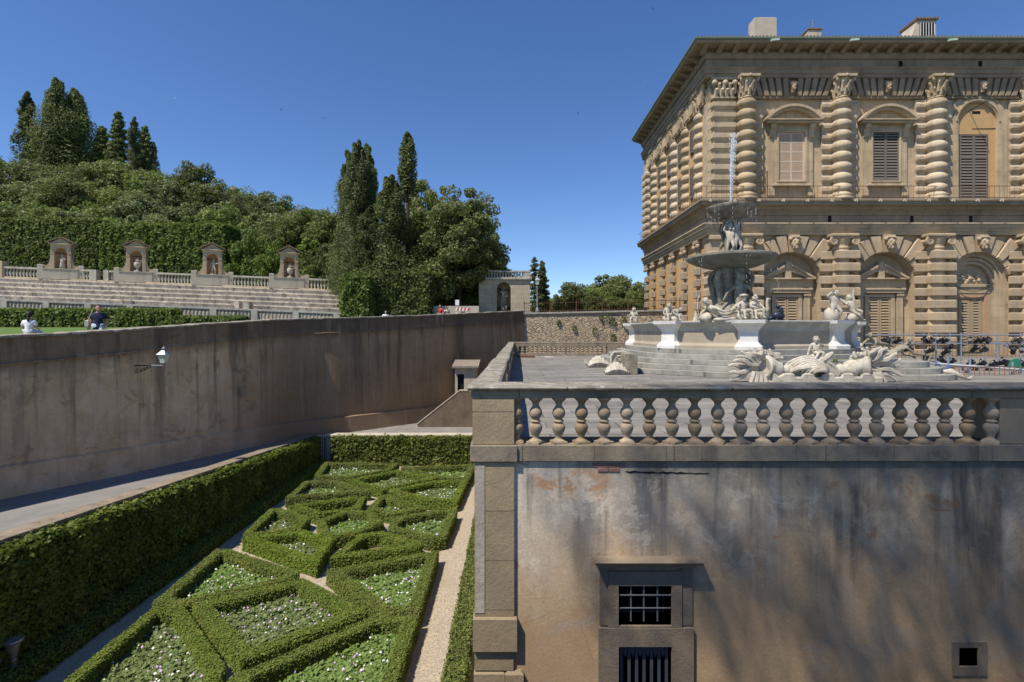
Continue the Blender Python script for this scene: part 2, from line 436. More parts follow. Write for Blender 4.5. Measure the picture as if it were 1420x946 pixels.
def asphalt():
    t = NT('worn_road')
    n = t.noise(.6, 7, .65)
    c = t.mix(t.ramp(n, .35, .65), (.19,.185,.172), (.27,.26,.24))
    c = t.mix(t.mul(t.ramp(t.noise(1, 5, .6, vec=t.map((1.6,.25,1))), .5, .7), .5), c, (.34,.31,.27))
    c = t.mix(t.mul(t.noise(60, 4, .8), .4), c, (.12,.11,.1))
    return t.done(c, .9, bump=t.noise(40, 5, .7), bstr=.3, bdist=.01)
M['road'] = asphalt()
def paving():
    t = NT('terrace_flagstones')
    br = t.n('ShaderNodeTexBrick', {'Vector': t.tc, 'Scale': 1.0, 'Mortar Size': .02, 'Brick Width': 1.25, 'Row Height': .55, 'Color1': (.225,.21,.185,1), 'Color2': (.135,.13,.115,1), 'Mortar': (.07,.066,.058,1)})
    c = t.mix(t.mul(t.ramp(t.noise(.9, 7, .65), .4, .68), .6), br.outputs['Color'], (.27,.25,.22))
    c = t.mix(t.mul(t.ramp(t.noise(3, 6, .7), .55, .75), .75), c, (.10,.095,.082))
    c = t.mix(t.mul(t.ramp(t.noise(1, 6, .65, vec=t.map((.25,1.6,1))), .52, .7), .7), c, (.33,.31,.27))
    return t.done(c, .85, bump=t.mul(t.noise(15, 6, .7), br.outputs['Fac'], 'SUBTRACT'), bstr=.3, bdist=.015)
M['paving'] = paving()
def grass():
    t = NT('lawn_grass')
    c = t.mix(t.noise(.5, 6, .6), (.09,.16,.03), (.13,.20,.045))
    c = t.mix(t.mul(t.noise(30, 4, .8), .5), c, (.05,.1,.02))
    return t.done(c, .9, bump=t.noise(50, 4, .8), bstr=.5, bdist=.03)
M['grass'] = grass()
M['earth'] = plain('hill_earth', (.05,.055,.025), .95, var=.3, sc=.6)
def rail_top():
    t = NT('lichened_coping')
    c = t.mix(t.ramp(t.noise(2.2, 7, .65), .38, .62), (.31,.275,.21), (.20,.175,.135))
    c = t.mix(t.mul(t.ramp(t.noise(5.5, 8, .7, dist=.6), .53, .62), .85), c, (.47,.45,.39))
    c = t.mix(t.mul(t.ramp(t.noise(7, 8, .7, vec=t.map((1,1,1),(5,2,1))), .55, .7), .75), c, (.07,.063,.055))
    xr = t.ramp(t.sep()[0], 1.2, 3.2)
    c = t.mix(t.mul(xr, t.ramp(t.noise(1.4, 6, .6), .3, .6, .25, .7)), c, (.085,.078,.07))  # tree shade over the right-hand coping, painted as a darker tone
    x, y, z = t.sep()[0:3]
    br = t.n('ShaderNodeTexBrick', {'Vector': t.n('ShaderNodeCombineXYZ', {0: t.mul(x, y, 'ADD'), 1: 0.3}).outputs[0], 'Scale': 1.0, 'Mortar Size': .012, 'Brick Width': 2.05, 'Row Height': 50.0, 'Color1': (0,0,0,1), 'Color2': (1,1,1,1)})
    c = t.mix(t.mul(br.outputs['Fac'], .8), c, (.04,.036,.03))
    return t.done(c, .92, bump=t.noise(16, 8, .7), bstr=.5, bdist=.02)
M['coping'] = rail_top()
# ================================================================== setting: grounds
S = 110.77; YF = 6.5
def FX_(x): return (x-708)/S
def FZ_(y): return CAMZ-(y-461)/S

def sheet(name, pts, mat, kind='structure'):
    mb = MB(); mb.add(pts, [tuple(range(len(pts)))])
    return tag(mb.build(name, mat), kind=kind)
sheet('ground', [(-900,-300,-6.06),(900,-300,-6.06),(900,1500,-6.06),(-900,1500,-6.06)], M['earth'])
mb = MB(); mb.add([(-11.4,4,-6.0),(-.5,4,-6.0),(-.5,30.4,-6.0),(-11.4,30.4,-6.0)], [(0,1,2,3)])
tag(mb.build('gravel_path', M['gravel']), kind='structure')
# the terrace the camera stands on
mb = MB(); mb.box(-14,14,-16,-.2,-6.04,0)
tag(mb.build('viewing_terrace_ground', M['paving']), kind='structure')

# ---- road with a falling grade
def road_z(Y): return -2.379-.0714*(Y) if Y < 29 else -2.379-.0714*29-.01*(Y-29)
WALL = [(-17.6,5,1.0),(-17.0,10,1.3),(-15.95,16.2,1.53),(-15.1,19.5,1.71),(-14.5,22.6,1.93),(-13.0,29.0,2.36),(-10.2,31.8,2.55),(-6.9,35.1,2.78),(-3.2,38.8,3.07),(1.1,43.1,3.46)]
def smooth_poly(pts, sub=6):
    out = []
    n = len(pts)
    for i in range(n-1):
        p0 = pts[max(0,i-1)]; p1 = pts[i]; p2 = pts[i+1]; p3 = pts[min(n-1,i+2)]
        for k in range(sub):
            t = k/sub
            out.append(tuple(.5*((2*b)+(-a+c)*t+(2*a-5*b+4*c-d)*t*t+(-a+3*b-3*c+d)*t**3) for a,b,c,d in zip(p0,p1,p2,p3)))
    out.append(pts[-1]); return out
WL = smooth_poly(WALL, 14)
random.seed(8); WL = [(a,b,c+random.uniform(-.018,.018)) for a,b,c in WL]
mb = MB(); rv = []
rows = [(-17.9,5),(-17.3,10)]+[(p[0]-.4,p[1]) for p in WL if p[1] > 10.5]
for (x,y) in rows: rv += [(x,y,road_z(y)), (max(-11.42, x+.5) if y < 30.2 else x+14, y, road_z(y))]
mb.add(rv, [(2*i,2*i+1,2*i+3,2*i+2) for i in range(len(rows)-1)])
tag(mb.build('road', M['road']), kind='structure')

# ---- long retaining wall
def offset_line(pts, d):
    out = []
    for i,p in enumerate(pts):
        a = pts[max(0,i-1)]; b = pts[min(len(pts)-1,i+1)]
        tx,ty = b[0]-a[0], b[1]-a[1]; l = math.hypot(tx,ty)
        out.append((p[0]+ty/l*d, p[1]-tx/l*d))
    return out
def swept(mb, pts, prof):          # prof: list of (offset towards the road, z function(point))
    lines = [[(*q, z(p)) for q,p in zip(offset_line(pts,d), pts)] for d,z in prof]
    n = len(pts); m = len(prof)
    mb.add([v for l in lines for v in l], [(k*n+i, k*n+i+1, ((k+1)%m)*n+i+1, ((k+1)%m)*n+i) for k in range(m) for i in range(n-1)]
           + [tuple(k*n for k in range(m)), tuple(k*n+n-1 for k in range(m-1,-1,-1))])
def bz(p): return -6.05
lw = empty('retaining_wall', (-15.95,16.2,-3.5), 'long curved dark streaked plaster retaining wall below the lawn', 'wall')
mb = MB()
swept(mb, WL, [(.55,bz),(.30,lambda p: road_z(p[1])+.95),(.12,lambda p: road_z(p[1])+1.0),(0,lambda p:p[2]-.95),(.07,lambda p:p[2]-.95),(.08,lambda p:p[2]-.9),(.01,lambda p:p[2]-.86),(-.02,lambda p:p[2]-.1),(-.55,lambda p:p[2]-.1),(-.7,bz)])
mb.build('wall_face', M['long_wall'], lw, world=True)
mb = MB(); swept(mb, WL, [(.06,lambda p:p[2]-.096),(.07,lambda p:p[2]-.02),(.02,lambda p:p[2]),(-.6,lambda p:p[2]),(-.6,lambda p:p[2]-.096)])
mb.build('coping', M['coping'], lw, world=True)
mb = MB(); c = P(534,566-8,0)  # small metal plate let into the wall
q = (-14.05,25.6)
mb.box(-.03,.03,-.17,.17,-.3,.3,.01); mb.xf(Matrix.Translation((-13.47,26.2,-1.35))@Matrix.Rotation(R(-14),4,'Z'))
mb.build('metal_plate', M['grey_pietra'], lw, world=True)

# ---- lawn and hill behind it
def ramp_(x,a,b): return max(0,min(1,(x-a)/(b-a)))
def skyline(px):
    K = [(-300,215),(0,222),(60,226),(130,228),(210,236),(300,240),(330,262),(390,285),(450,305),(520,330),(620,380),(700,415),(900,425),(1500,425)]
    for (a,b),(c,d) in zip(K,K[1:]):
        if px <= c: return b+(d-b)*ramp_(px,a,c)
    return 425
def hill_z(X,Y):
    lawn = .82+.05*(Y-16)
    if Y < 50: return lawn
    px = CX+FPX*X/Y
    top = CAMZ+(CY-skyline(px))/FPX*105-9
    base = 4.2
    if Y < 54: return lawn+(base-lawn)*(Y-50)/4
    return base+(max(base,top)-base)*ramp_(Y,54,105)
cols = [(-170,8),(-120,8),(-80,8),(-55,8),(-40,8),(-30,8),(-22,8)]+[(p[0]-.3,p[1]) for p in WL[::4]]
NR = 22
mb = MB(); vs = []
for (x,y0) in cols:
    ys = [y0+(44-y0)*k/8 for k in range(9)]+[47,50]+[54+ (k*8) for k in range(12)]
    for y in ys: vs.append((x,y,hill_z(x,y)))
NRr = len(vs)//len(cols)
mb.add(vs, [(i*NRr+k,(i+1)*NRr+k,(i+1)*NRr+k+1,i*NRr+k+1) for i in range(len(cols)-1) for k in range(NRr-1)])
lawn = mb.build('lawn', [M['grass'], M['earth']], smooth=True)
for p_ in lawn.data.polygons:
    if p_.center[1] > 41: p_.material_index = 1
tag(lawn, kind='structure')
mb = MB(); mb.add([(1.3,43.7,2.2),(16,44.2,2.2),(300,140,2.2),(300,900,2.2),(-300,900,2.2),(0,142,2.2)], [(0,1,2,3,4,5)])
tag(mb.build('upper_garden_ground', M['earth']), kind='structure')

# ================================================================== terrace
mb = MB(); mb.add([(-.3,7.1,0),(34,7.1,0),(34,36.2,0),(0,36.2,0)], [(0,1,2,3)])
tag(mb.build('terrace_floor', M['paving']), kind='structure')

def wall_grid(mb, x0,x1,z0,z1,y0,y1,holes):
    xs = sorted({x0,x1,*[h[0] for h in holes],*[h[1] for h in holes]}); zs = sorted({z0,z1,*[h[2] for h in holes],*[h[3] for h in holes]})
    def cell(i,k):
        if i<0 or k<0 or i>=len(xs)-1 or k>=len(zs)-1: return False
        cx=(xs[i]+xs[i+1])/2; cz=(zs[k]+zs[k+1])/2
        return not any(h[0]<cx<h[1] and h[2]<cz<h[3] for h in holes)
    for i in range(len(xs)-1):
        for k in range(len(zs)-1):
            if not cell(i,k): continue
            a,b,c,d = xs[i],xs[i+1],zs[k],zs[k+1]
            mb.add([(a,y0,c),(b,y0,c),(b,y0,d),(a,y0,d)],[(0,1,2,3)])
            if not cell(i-1,k): mb.add([(a,y0,c),(a,y0,d),(a,y1,d),(a,y1,c)],[(0,1,2,3)])
            if not cell(i+1,k): mb.add([(b,y0,c),(b,y1,c),(b,y1,d),(b,y0,d)],[(0,1,2,3)])
            if not cell(i,k-1): mb.add([(a,y0,c),(a,y1,c),(b,y1,c),(b,y0,c)],[(0,1,2,3)])
            if not cell(i,k+1): mb.add([(a,y0,d),(b,y0,d),(b,y1,d),(a,y1,d)],[(0,1,2,3)])
tw = empty('terrace_wall', (3,6.62,-6.05), 'tall stained plaster wall with barred windows under the stone balustrade', 'wall')
YW = 6.54
hA = (FX_(858),FX_(932),FZ_(869),FZ_(813)); hB = (FX_(858),FX_(932),FZ_(1010),FZ_(897)); hC = (FX_(1332),FX_(1359),FZ_(926),FZ_(900))
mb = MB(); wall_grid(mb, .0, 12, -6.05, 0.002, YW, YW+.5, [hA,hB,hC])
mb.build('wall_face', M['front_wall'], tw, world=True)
mb = MB(); mb.box(-.44,-.0,6.7,36.3,-6.05,-.005); mb.box(-.005,12,YW+.6,YW+.62,-6.05,-.01)
mb.build('side_wall', M['rail'], tw, world=True)
# pier at the corner, in storeys
mb = MB()
mb.box(FX_(658),FX_(713),YF,YF+.5,FZ_(855),.0,.006)
mb.box(FX_(656),FX_(717),YF-.05,YF+.5,FZ_(902),FZ_(855)-.003,.012)
mb.box(FX_(658),FX_(712),YF,YF+.5,FZ_(932),FZ_(902)-.003,.02)
mb.box(FX_(657),FX_(700),YF-.012,YF+.5,-6.05,FZ_(932)-.004,.02); mb.box(FX_(700)+.004,FX_(726),YF-.03,YF+.5,-6.05,FZ_(931),.03)
pier = mb.build('corner_pilaster', stone('pilaster_sandstone', (.40,.31,.19), (.31,.24,.15), (.13,.1,.075), sc=1.6, streak=.25, grime=.3, joints=(7,.62), jointcol=.5, blockvar=.35), tw, world=True)
mb = MB(); mb.box(FX_(659),FX_(672),YF-.007,YF-.002,FZ_(850),FZ_(645))
mb.build('pale_mortar_strip', stone('pale_mortar', (.50,.44,.36), (.40,.34,.27), (.2,.16,.12), sc=3, streak=.5, grime=.5), tw, world=True)
# hood mould, surrounds
mb = MB()
mb.hull([(FX_(824),YW-.14,FZ_(779)),(FX_(970),YW-.14,FZ_(779)),(FX_(970),YW,FZ_(779)),(FX_(824),YW,FZ_(779))],[(FX_(822),YW-.17,FZ_(775)),(FX_(972),YW-.17,FZ_(775)),(FX_(972),YW,FZ_(773)),(FX_(822),YW,FZ_(773))])
mb.box(FX_(832),FX_(962),YW-.09,YW-.001,FZ_(786),FZ_(779)-.001,.008)
mb.build('window_hood', M['palace_dark'], tw, world=True)
sur = stone('window_surround_stone', (.27,.215,.155), (.21,.165,.12), (.09,.075,.06), sc=1.6, streak=.3, grime=.4)
def ring_box(mb, o, i, y0, y1):
    (a,b,c,d),(e,f,g,h) = o,i
    mb.box(a,e,y0,y1,c,d); mb.box(f,b,y0,y1,c,d); mb.box(e,f,y0,y1,c,g); mb.box(e,f,y0,y1,h,d)
win = []
w1 = MB(); ring_box(w1,(FX_(844),FX_(946),FZ_(871),FZ_(793)),hA,YW-.035,YW+.3)
w1.box(FX_(945),FX_(961),YW-.02,YW+.1,FZ_(868),FZ_(786)); w1.box(FX_(832),FX_(844)-.001,YW-.02,YW+.1,FZ_(868),FZ_(786))
o1 = w1.build('barred_window', sur, tw, world=True)
w2 = MB(); ring_box(w2,(FX_(830),FX_(962),-6.0,FZ_(871)-.004),(hB[0],hB[1],hB[2],hB[3]),YW-.045,YW+.3)
o2 = w2.build('barred_window', sur, tw, world=True)
w3 = MB(); ring_box(w3,(FX_(1323),FX_(1371),FZ_(939),FZ_(892)),hC,YW-.02,YW+.3)
o3 = w3.build('small_square_window', sur, tw, world=True)
for o_,h in ((o1,hA),(o2,hB),(o3,hC)):
    mb = MB(); mb.box(h[0]-.05,h[1]+.05,YW+.32,YW+.5,h[2]-.05,h[3]+.05); mb.build('dark_pane', M['dark'], o_, world=True)
mb = MB()
for x in (876,894,913): mb.tube([(FX_(x),YW-.0,FZ_(864)),(FX_(x),YW-.0,FZ_(812))],.011,6)
for y in (827,845): mb.tube([(FX_(857),YW-.012,FZ_(y)),(FX_(933),YW-.012,FZ_(y))],.010,6)
mb.build('iron_grille', plain('grey_iron_bar',(.16,.16,.17),.5,.4), o1, world=True)
mb = MB()
for k in range(7):
    x = FX_(864)+k*(FX_(927)-FX_(864))/6
    mb.box(x-.018,x+.018,YW+.04,YW+.055,FZ_(1009),FZ_(897.5))
for k in range(6):
    x = FX_(864)+(k+.5)*(FX_(927)-FX_(864))/6
    a,b = FZ_(898),FZ_(917)
    mb.prism_y([(x-.012,a),(x-.026,a-.06),(x-.02,a-.13),(x,b),(x+.02,a-.13),(x+.026,a-.06),(x+.012,a)],YW+.042,YW+.052)
mb.build('iron_grille', plain('blue_grey_iron',(.10,.11,.14),.55,.3), o2, world=True)
# exposed brick under the course
mb = MB(); random.seed(4)
for r_ in range(2):
    for k in range(3-r_):
        x = FX_(822)+k*.14+(r_%2)*.07
        mb.box(x,x+.13,YW-.012+random.random()*.006,YW+.03,-.075-r_*.062,-.022-r_*.062,.006)
mb.build('exposed_brick', plain('old_brick',(.24,.135,.105),.95,var=.4), tw, world=True)

mb = MB(); rn = random.Random(12); pts = []
for k in range(19):
    x = 868+k*6.5; pts.append((FX_(x), FZ_(655.5+(1.0 if k%2 else -1.0)*rn.random()+ .22*k**.8), .004+.010*abs(math.sin(k*.9))*(1 if k<13 else .3)))
for (a,z0,t0),(b,z1_,t1) in zip(pts,pts[1:]): mb.hull([(a,YW-.004,z0-t0),(b,YW-.004,z1_-t1),(b,YW+.01,z1_-t1),(a,YW+.01,z0-t0)],[(a,YW-.004,z0+t0),(b,YW-.004,z1_+t1),(b,YW+.01,z1_+t1),(a,YW+.01,z0+t0)])
mb.build('crack', M['dark'], tw, world=True)
# ---- balusters
BZ0, BZ1 = FZ_(617.4), FZ_(553)
M['baluster_brown']=stone('baluster_brown_stone',(.40,.305,.20),(.31,.235,.155),(.08,.065,.05),sc=2.2,streak=.45,grime=.55,ov=(.72,1.18))
def baluster_prof(h, r):
    pts = [(.95,0),(.98,.03),(.98,.06),(.72,.085),(.48,.11),(.44,.135),(.52,.175),(.70,.225),(.88,.285),(.96,.345),(.93,.39),(.78,.42),(.54,.44),(.50,.45),(.68,.465),(.74,.485),(.68,.505),(.50,.52),(.54,.54),(.74,.575),(.91,.625),(.94,.675),(.86,.73),(.64,.78),(.46,.825),(.44,.85),(.56,.90),(.84,.945),(1.0,.965),(1.0,1.0)]
    return [(a*r, b*h) for a,b in pts]
def baluster(mb_h, r, n=20):
    m = MB(); pr = baluster_prof(mb_h, r); m.lathe(pr, (0,0,0), n)
    m.box(-r*1.02,r*1.02,-r*1.02,r*1.02,-.004,.05*mb_h,.004)
    return m
fb = empty('stone_balustrade', (3,YF+.3,0), 'brown stone balustrade on top of the stained wall in the foreground', 'balustrade')
mb = MB()
prof = [(6.51,.889),(6.475,.90),(6.46,.925),(6.475,.938),(6.55,.945),(7.10,.945),(7.19,.93),(7.19,.889)]
mb.hull([(FX_(648),a,b) for a,b in prof],[(FX_(864),a,b) for a,b in prof])
mb.hull([(FX_(864)+.008,a-.006,b-.004) for a,b in prof],[(12,a-.006,b-.004) for a,b in prof])
mb.build('coping', M['coping'], fb, world=True, bevel=.006)
mb = MB(); mb.box(FX_(653),12,6.54,7.08,FZ_(553),.888,.004); mb.box(FX_(653),FX_(716),6.515,6.6,FZ_(553.5),FZ_(548.5),.008)
mb.build('rail_fascia', M['rail'], fb, world=True)
mb = MB()
for a,b in ((652,717),(717.3,824),(824.5,924),(924.5,973),(973.5,1104),(1104.5,1240),(1240.6,1376),(1376.5,1500),(1500.5,1700)):
    mb.box(FX_(a),FX_(b),6.50-(.03 if a==652 else 0),7.05,.003,FZ_(617.6),.007)
mb.build('base_course', M['rail'], fb, world=True)
mb = MB(); mb.box(FX_(655),FX_(713),6.52,7.06,FZ_(617.4),FZ_(553.2),.008)
mb.build('end_pier', pier.data.materials[0], fb, world=True)
mb = MB(); mb.box(FX_(1393),FX_(1470),6.56,7.06,FZ_(617.4),FZ_(553.2),.01)
mb.build('pier', M['palace_dark'], fb, world=True)
bal = baluster(BZ1-BZ0, .088, 28)
b0 = None
for k in range(-1, 39):
    x = 743.7+32.15*k
    if k == -1: x = 717
    if x > 1390: x = 1487+(k-21)*32.15
    if x > 2030: break
    if b0 is None:
        b0 = bal.build('baluster', M['baluster_brown'], fb, world=False, smooth=True, loc=(0,0,0)); o = b0
    else:
        o = b0.copy(); COL.objects.link(o); o.parent = fb
    o.location = (FX_(x)-3, 6.63-(YF+.3)+random.uniform(-.004,.004), BZ0); o.rotation_euler = (random.uniform(-.01,.01),random.uniform(-.012,.012),random.random()*6)
# ---- left side parapet, running away
lp = empty('side_parapet', (-.4,20,0), 'low parapet with weathered coping running back along the left edge of the terrace', 'balustrade')
def lx(Y): return -.54+.42*(Y-6.5)/29.5
mb = MB()
pr = [(0,.885),(-.01,.91),(.02,.945),(.36,.945),(.39,.92),(.38,.885)]
ys = [7.2+ (36.4-7.2)*k/14 for k in range(15)]; random.seed(3)
for a,b in zip(ys,ys[1:]):
    dz = random.uniform(-.012,.012); dx = random.uniform(-.015,.015)
    mb.hull([(lx(a)+u+dx,a,w+dz) for u,w in pr],[(lx(b)+u+dx,b-.012,w+dz) for u,w in pr])
mb.build('coping', M['coping'], lp, world=True)
mb = MB()
for z0,z1,i in ((.78,.884,.06),(0.0,.2,.03)):
    mb.hull([(lx(7.1)+i,7.1,z0),(lx(7.1)+.38-i,7.1,z0),(lx(7.1)+.38-i,7.1,z1),(lx(7.1)+i,7.1,z1)],[(lx(36.3)+i,36.3,z0),(lx(36.3)+.38-i,36.3,z0),(lx(36.3)+.38-i,36.3,z1),(lx(36.3)+i,36.3,z1)])
for yy in (12,17,22.5,28.5,35.8): mb.box(lx(yy)+.05,lx(yy)+.35,yy,yy+.55,.2,.78)
mb.build('rail_and_base', M['rail'], lp, world=True)
sb = baluster(.58,.085,10); s0=None
yy = 7.7
while yy < 35.6:
    if not any(abs(yy-q-.27) < .36 for q in (12,17,22.5,28.5,35.8)):
        if s0 is None: s0 = sb.build('baluster', M['rail'], lp, smooth=True); o = s0
        else: o = s0.copy(); COL.objects.link(o); o.parent = lp
        o.location = (lx(yy)+.2+.4, yy-20, .2)
    yy += .33
# ---- far balustrade
fr = empty('far_balustrade', (6,36.2,0), 'low sunlit stone balustrade closing the far end of the terrace', 'balustrade')
mb = MB(); mb.box(-.2,13.8,36.02,36.5,.82,.95,.02); mb.box(-.05,13.7,36.03,36.45,.66,.819)
mb.build('top_rail', M['rail'], fr, world=True)
mb = MB(); mb.box(-.1,13.8,36.0,36.45,0,.16); 
for x in (.05,6.7,13.2): mb.box(x,x+.5,36.02,36.44,.16,.66)
mb.build('base_and_piers', M['rail'], fr, world=True)
f0=None; fbm = baluster(.5,.13,12)
for k in range(40):
    x = .85+k*.32
    if abs(x-6.95)<.36 or x>13.1: continue
    if f0 is None: f0 = fbm.build('baluster', M['grey_pietra'], fr, smooth=True); o=f0
    else: o=f0.copy(); COL.objects.link(o); o.parent=fr
    o.location=(x-6,-.06,.16)

# ================================================================== cross wall, gate, hedges round the parterre
cw = empty('garden_cross_wall', (-5,30.2,-6), 'low pale wall closing the far end of the parterre behind ivy', 'wall')
mb = MB(); mb.box(-10.65,-.45,30.05,30.45,-6,-4.42); mb.build('wall_face', M['chimney'], cw, world=True)
mb = MB(); mb.box(-10.75,-.45,29.95,30.55,-4.418,-4.28,.03); mb.build('coping', M['chimney'], cw, world=True)
rw = empty('road_parapet_wall', (-11.45,20,-6), 'low wall with pale coping along the road behind the tall ivy hedge', 'wall')
mb = MB(); mb.hull([(-11.75,4,-6),(-11.4,4,-6),(-11.4,30.3,-6),(-11.75,30.3,-6)],[(-11.75,4,road_z(4)+.1),(-11.4,4,road_z(4)+.1),(-11.4,30.3,road_z(30.3)+.1),(-11.75,30.3,road_z(30.3)+.1)])
mb.build('wall_face', M['road'], rw, world=True)
mb = MB()
ys=[4+26.3*k/16 for k in range(17)]
for a,b in zip(ys,ys[1:]):
    mb.hull([(-11.85,a,road_z(a)+.1),(-11.3,a,road_z(a)+.1),(-11.3,b-.01,road_z(b)+.1),(-11.85,b-.01,road_z(b)+.1)],[(-11.85,a,road_z(a)+.22),(-11.3,a,road_z(a)+.22),(-11.3,b-.01,road_z(b)+.22),(-11.85,b-.01,road_z(b)+.22)])
mb.build('coping', M['rail'], rw, world=True, bevel=.02)
gt = empty('garden_gate', (-11,30.1,-6), 'narrow pale iron bar gate between the ivy hedge and the cross wall', 'gate')
mb = MB(); mb.box(-11.36,-11.3,30.06,30.12,-6,-4.3); mb.box(-10.72,-10.66,30.0,30.05,-6,-4.3); mb.box(-11.3,-10.7,30.07,30.11,-5.9,-5.85); mb.box(-11.3,-10.7,30.07,30.11,-4.45,-4.4); mb.box(-11.3,-10.7,30.07,30.11,-5.2,-5.16)
mb.build('gate_frame', M['pipe'], gt, world=True)
for k in range(6):
    mb = MB(); x=-11.24+k*.1; mb.tube([(x,30.09,-5.95),(x,30.09,-4.32)],.021,6); mb.build('bar', M['white_paint'], gt, world=True)
# ================================================================== clipped hedges (core + leaves)
def hedge_from_quads(name, quads, leafmat, coremat, dens, size, seed, parent=None, shrink=.03, rough=.03, tilt=.7, up=.2):
    """quads: list of 4-point patches (counter-clockwise seen from outside)"""
    rng = np.random.default_rng(seed)
    mb = MB()
    PP=[]; NN=[]
    for q in quads:
        a,b,c,d = [np.array(v, float) for v in q]
        n = np.cross(b-a, d-a); n_ = np.linalg.norm(n)
        if n_ < 1e-6: n = np.cross(c-b, a-b); n_=np.linalg.norm(n)
        area = .5*np.linalg.norm(np.cross(c-a,d-b)); n = n/n_
        k = max(3,int(area*dens))
        u = rng.random((k,1)); v = rng.random((k,1))
        p = a*(1-u)*(1-v)+b*u*(1-v)+c*u*v+d*(1-u)*v
        PP.append(p+n*rng.normal(0,rough,(k,1))); NN.append(np.repeat(n[None],k,0))
        mb.add([tuple(x-n*shrink) for x in (a,b,c,d)], [(0,1,2,3)])
    Pn = np.concatenate(PP); Nn = np.concatenate(NN)
    # lumpy growth
    ph = rng.random(6)*6
    lump = np.sin(Pn[:,0]*3.1+ph[0])*np.sin(Pn[:,1]*2.7+ph[1])*np.sin(Pn[:,2]*3.3+ph[2]) + .6*np.sin(Pn[:,0]*7.3+ph[3])*np.sin(Pn[:,1]*6.7+ph[4])
    Pn = Pn + Nn*(lump*rough*.9)[:,None]
    core = mb.build('twig_core' if parent is None else 'twig_core', coremat, None)
    V,F = leaf_quads(rng, Pn, Nn, size, .6, tilt, up)
    me = np_mesh(name, V, F)
    return me, core

def hedge(name, quads, leaf, core, dens, size, seed, label, group=None, cat='hedge', **kw):
    me, co = hedge_from_quads(name, quads, M[leaf], M[core], dens, size, seed, **kw)
    o = link(name, me, M[leaf]); tag(o, label, cat, group)
    co.parent = o
    return o
def ccw(poly):
    a = sum(p[0]*q[1]-q[0]*p[1] for p,q in zip(poly, poly[1:]+poly[:1]))
    return poly if a > 0 else poly[::-1]
def inset(poly, d):
    n=len(poly); out=[]
    for i in range(n):
        p0,p1,p2 = poly[i-1],poly[i],poly[(i+1)%n]
        e1=Vector((p1[0]-p0[0],p1[1]-p0[1])).normalized(); e2=Vector((p2[0]-p1[0],p2[1]-p1[1])).normalized()
        n1=Vector((-e1.y,e1.x)); n2=Vector((-e2.y,e2.x))
        b=(n1+n2); l=b.length
        b = n1 if l<1e-3 else b/l
        k = d/max(.42,b.dot(n1))
        out.append((p1[0]+b.x*k,p1[1]+b.y*k))
    return out
def poly_area(p): return .5*sum(a[0]*b[1]-b[0]*a[1] for a,b in zip(p,p[1:]+p[:1]))
def in_poly(pts, poly):
    x=pts[:,0]; y=pts[:,1]; r=np.zeros(len(pts),bool)
    for (x0,y0),(x1,y1) in zip(poly, poly[1:]+poly[:1]):
        c=((y0>y)!=(y1>y)) & (x < (x1-x0)*(y-y0)/(y1-y0+1e-12)+x0); r^=c
    return r
ZT=-5.56
RINGS = [
 ('A',[(212,843),(256,842),(312,923),(287,985),(40,985)],'boxwood hedge of the nearest left-hand bed, its long arm beside the shaded path',.36),
 ('B',[(300,762),(318,762),(415,793),(405,803),(250,840),(213,835)],'wedge shaped boxwood hedge by the shaded path, second from the near left corner',.40),
 ('C',[(268,838),(420,802),(510,848),(335,916)],'large diamond boxwood hedge around lilac flowers in the near middle of the parterre',.42),
 ('D',[(318,940),(522,853),(580,853),(540,975),(330,985)],'nearest right-hand triangular boxwood hedge with long diagonal arm and pink flowers',.42),
 ('E',[(453,791),(608,764),(581,848),(530,850)],'triangular boxwood hedge with white flowers beside the sunny gravel path',.40),
 ('F',[(458,774),(498,741),(531,737),(585,752),(583,758)],'thin leaf shaped boxwood hedge just behind the triangular bed with white flowers',.36),
 ('G',[(337,746),(420,735),(462,748),(440,783)],'lozenge boxwood hedge behind the diagonal gravel gap, on its left part',.40),
 ('H',[(338,740),(374,706),(390,705),(430,718),(416,733),(345,744)],'small rounded triangular boxwood hedge touching the shaded path half way back',.36),
 ('I',[(440,722),(480,708),(517,709),(531,724),(500,738),(462,745),(445,738)],'oval boxwood hedge at the centre of the parterre around white flowers',.36),
 ('J',[(398,702),(440,696),(470,692),(508,688),(498,706),(442,713)],'narrow wavy boxwood hedge without flowers, left of centre behind the small rounded triangle',.34),
 ('K',[(510,705),(527,688),(538,687),(592,705),(548,713)],'arrowhead boxwood hedge right behind the central oval',.36),
 ('L',[(538,732),(549,717),(600,708),(634,706),(618,745),(600,748)],'boxwood hedge with dead brown patch on its front, beside the sunny path half way back',.36),
 ('M_',[(538,680),(600,667),(648,666),(634,696),(590,693)],'kite shaped boxwood hedge with browned front, third from the far end along the sunny path',.36),
 ('N',[(556,648),(660,644),(649,665),(606,662)],'far right corner boxwood hedge under the ivy wall',.36),
 ('O',[(480,666),(550,652),(608,662),(530,679)],'diamond boxwood hedge in the middle of the far end of the parterre',.36),
 ('P_',[(450,641),(553,643),(540,652),(477,663),(436,660)],'far left corner boxwood hedge next to the iron gate',.36),
 ('Q',[(396,690),(424,667),(470,667),(514,681)],'boxwood hedge with white flowers along the shaded path, second from the gate',.36),
]
BEDLAB = {'A':'lilac and white flowers in the nearest left-hand bed','C':'lilac flowers filling the large diamond bed','D':'pink and white flowers in the nearest right-hand bed','E':'white flowers in the triangular bed by the sunny path'}
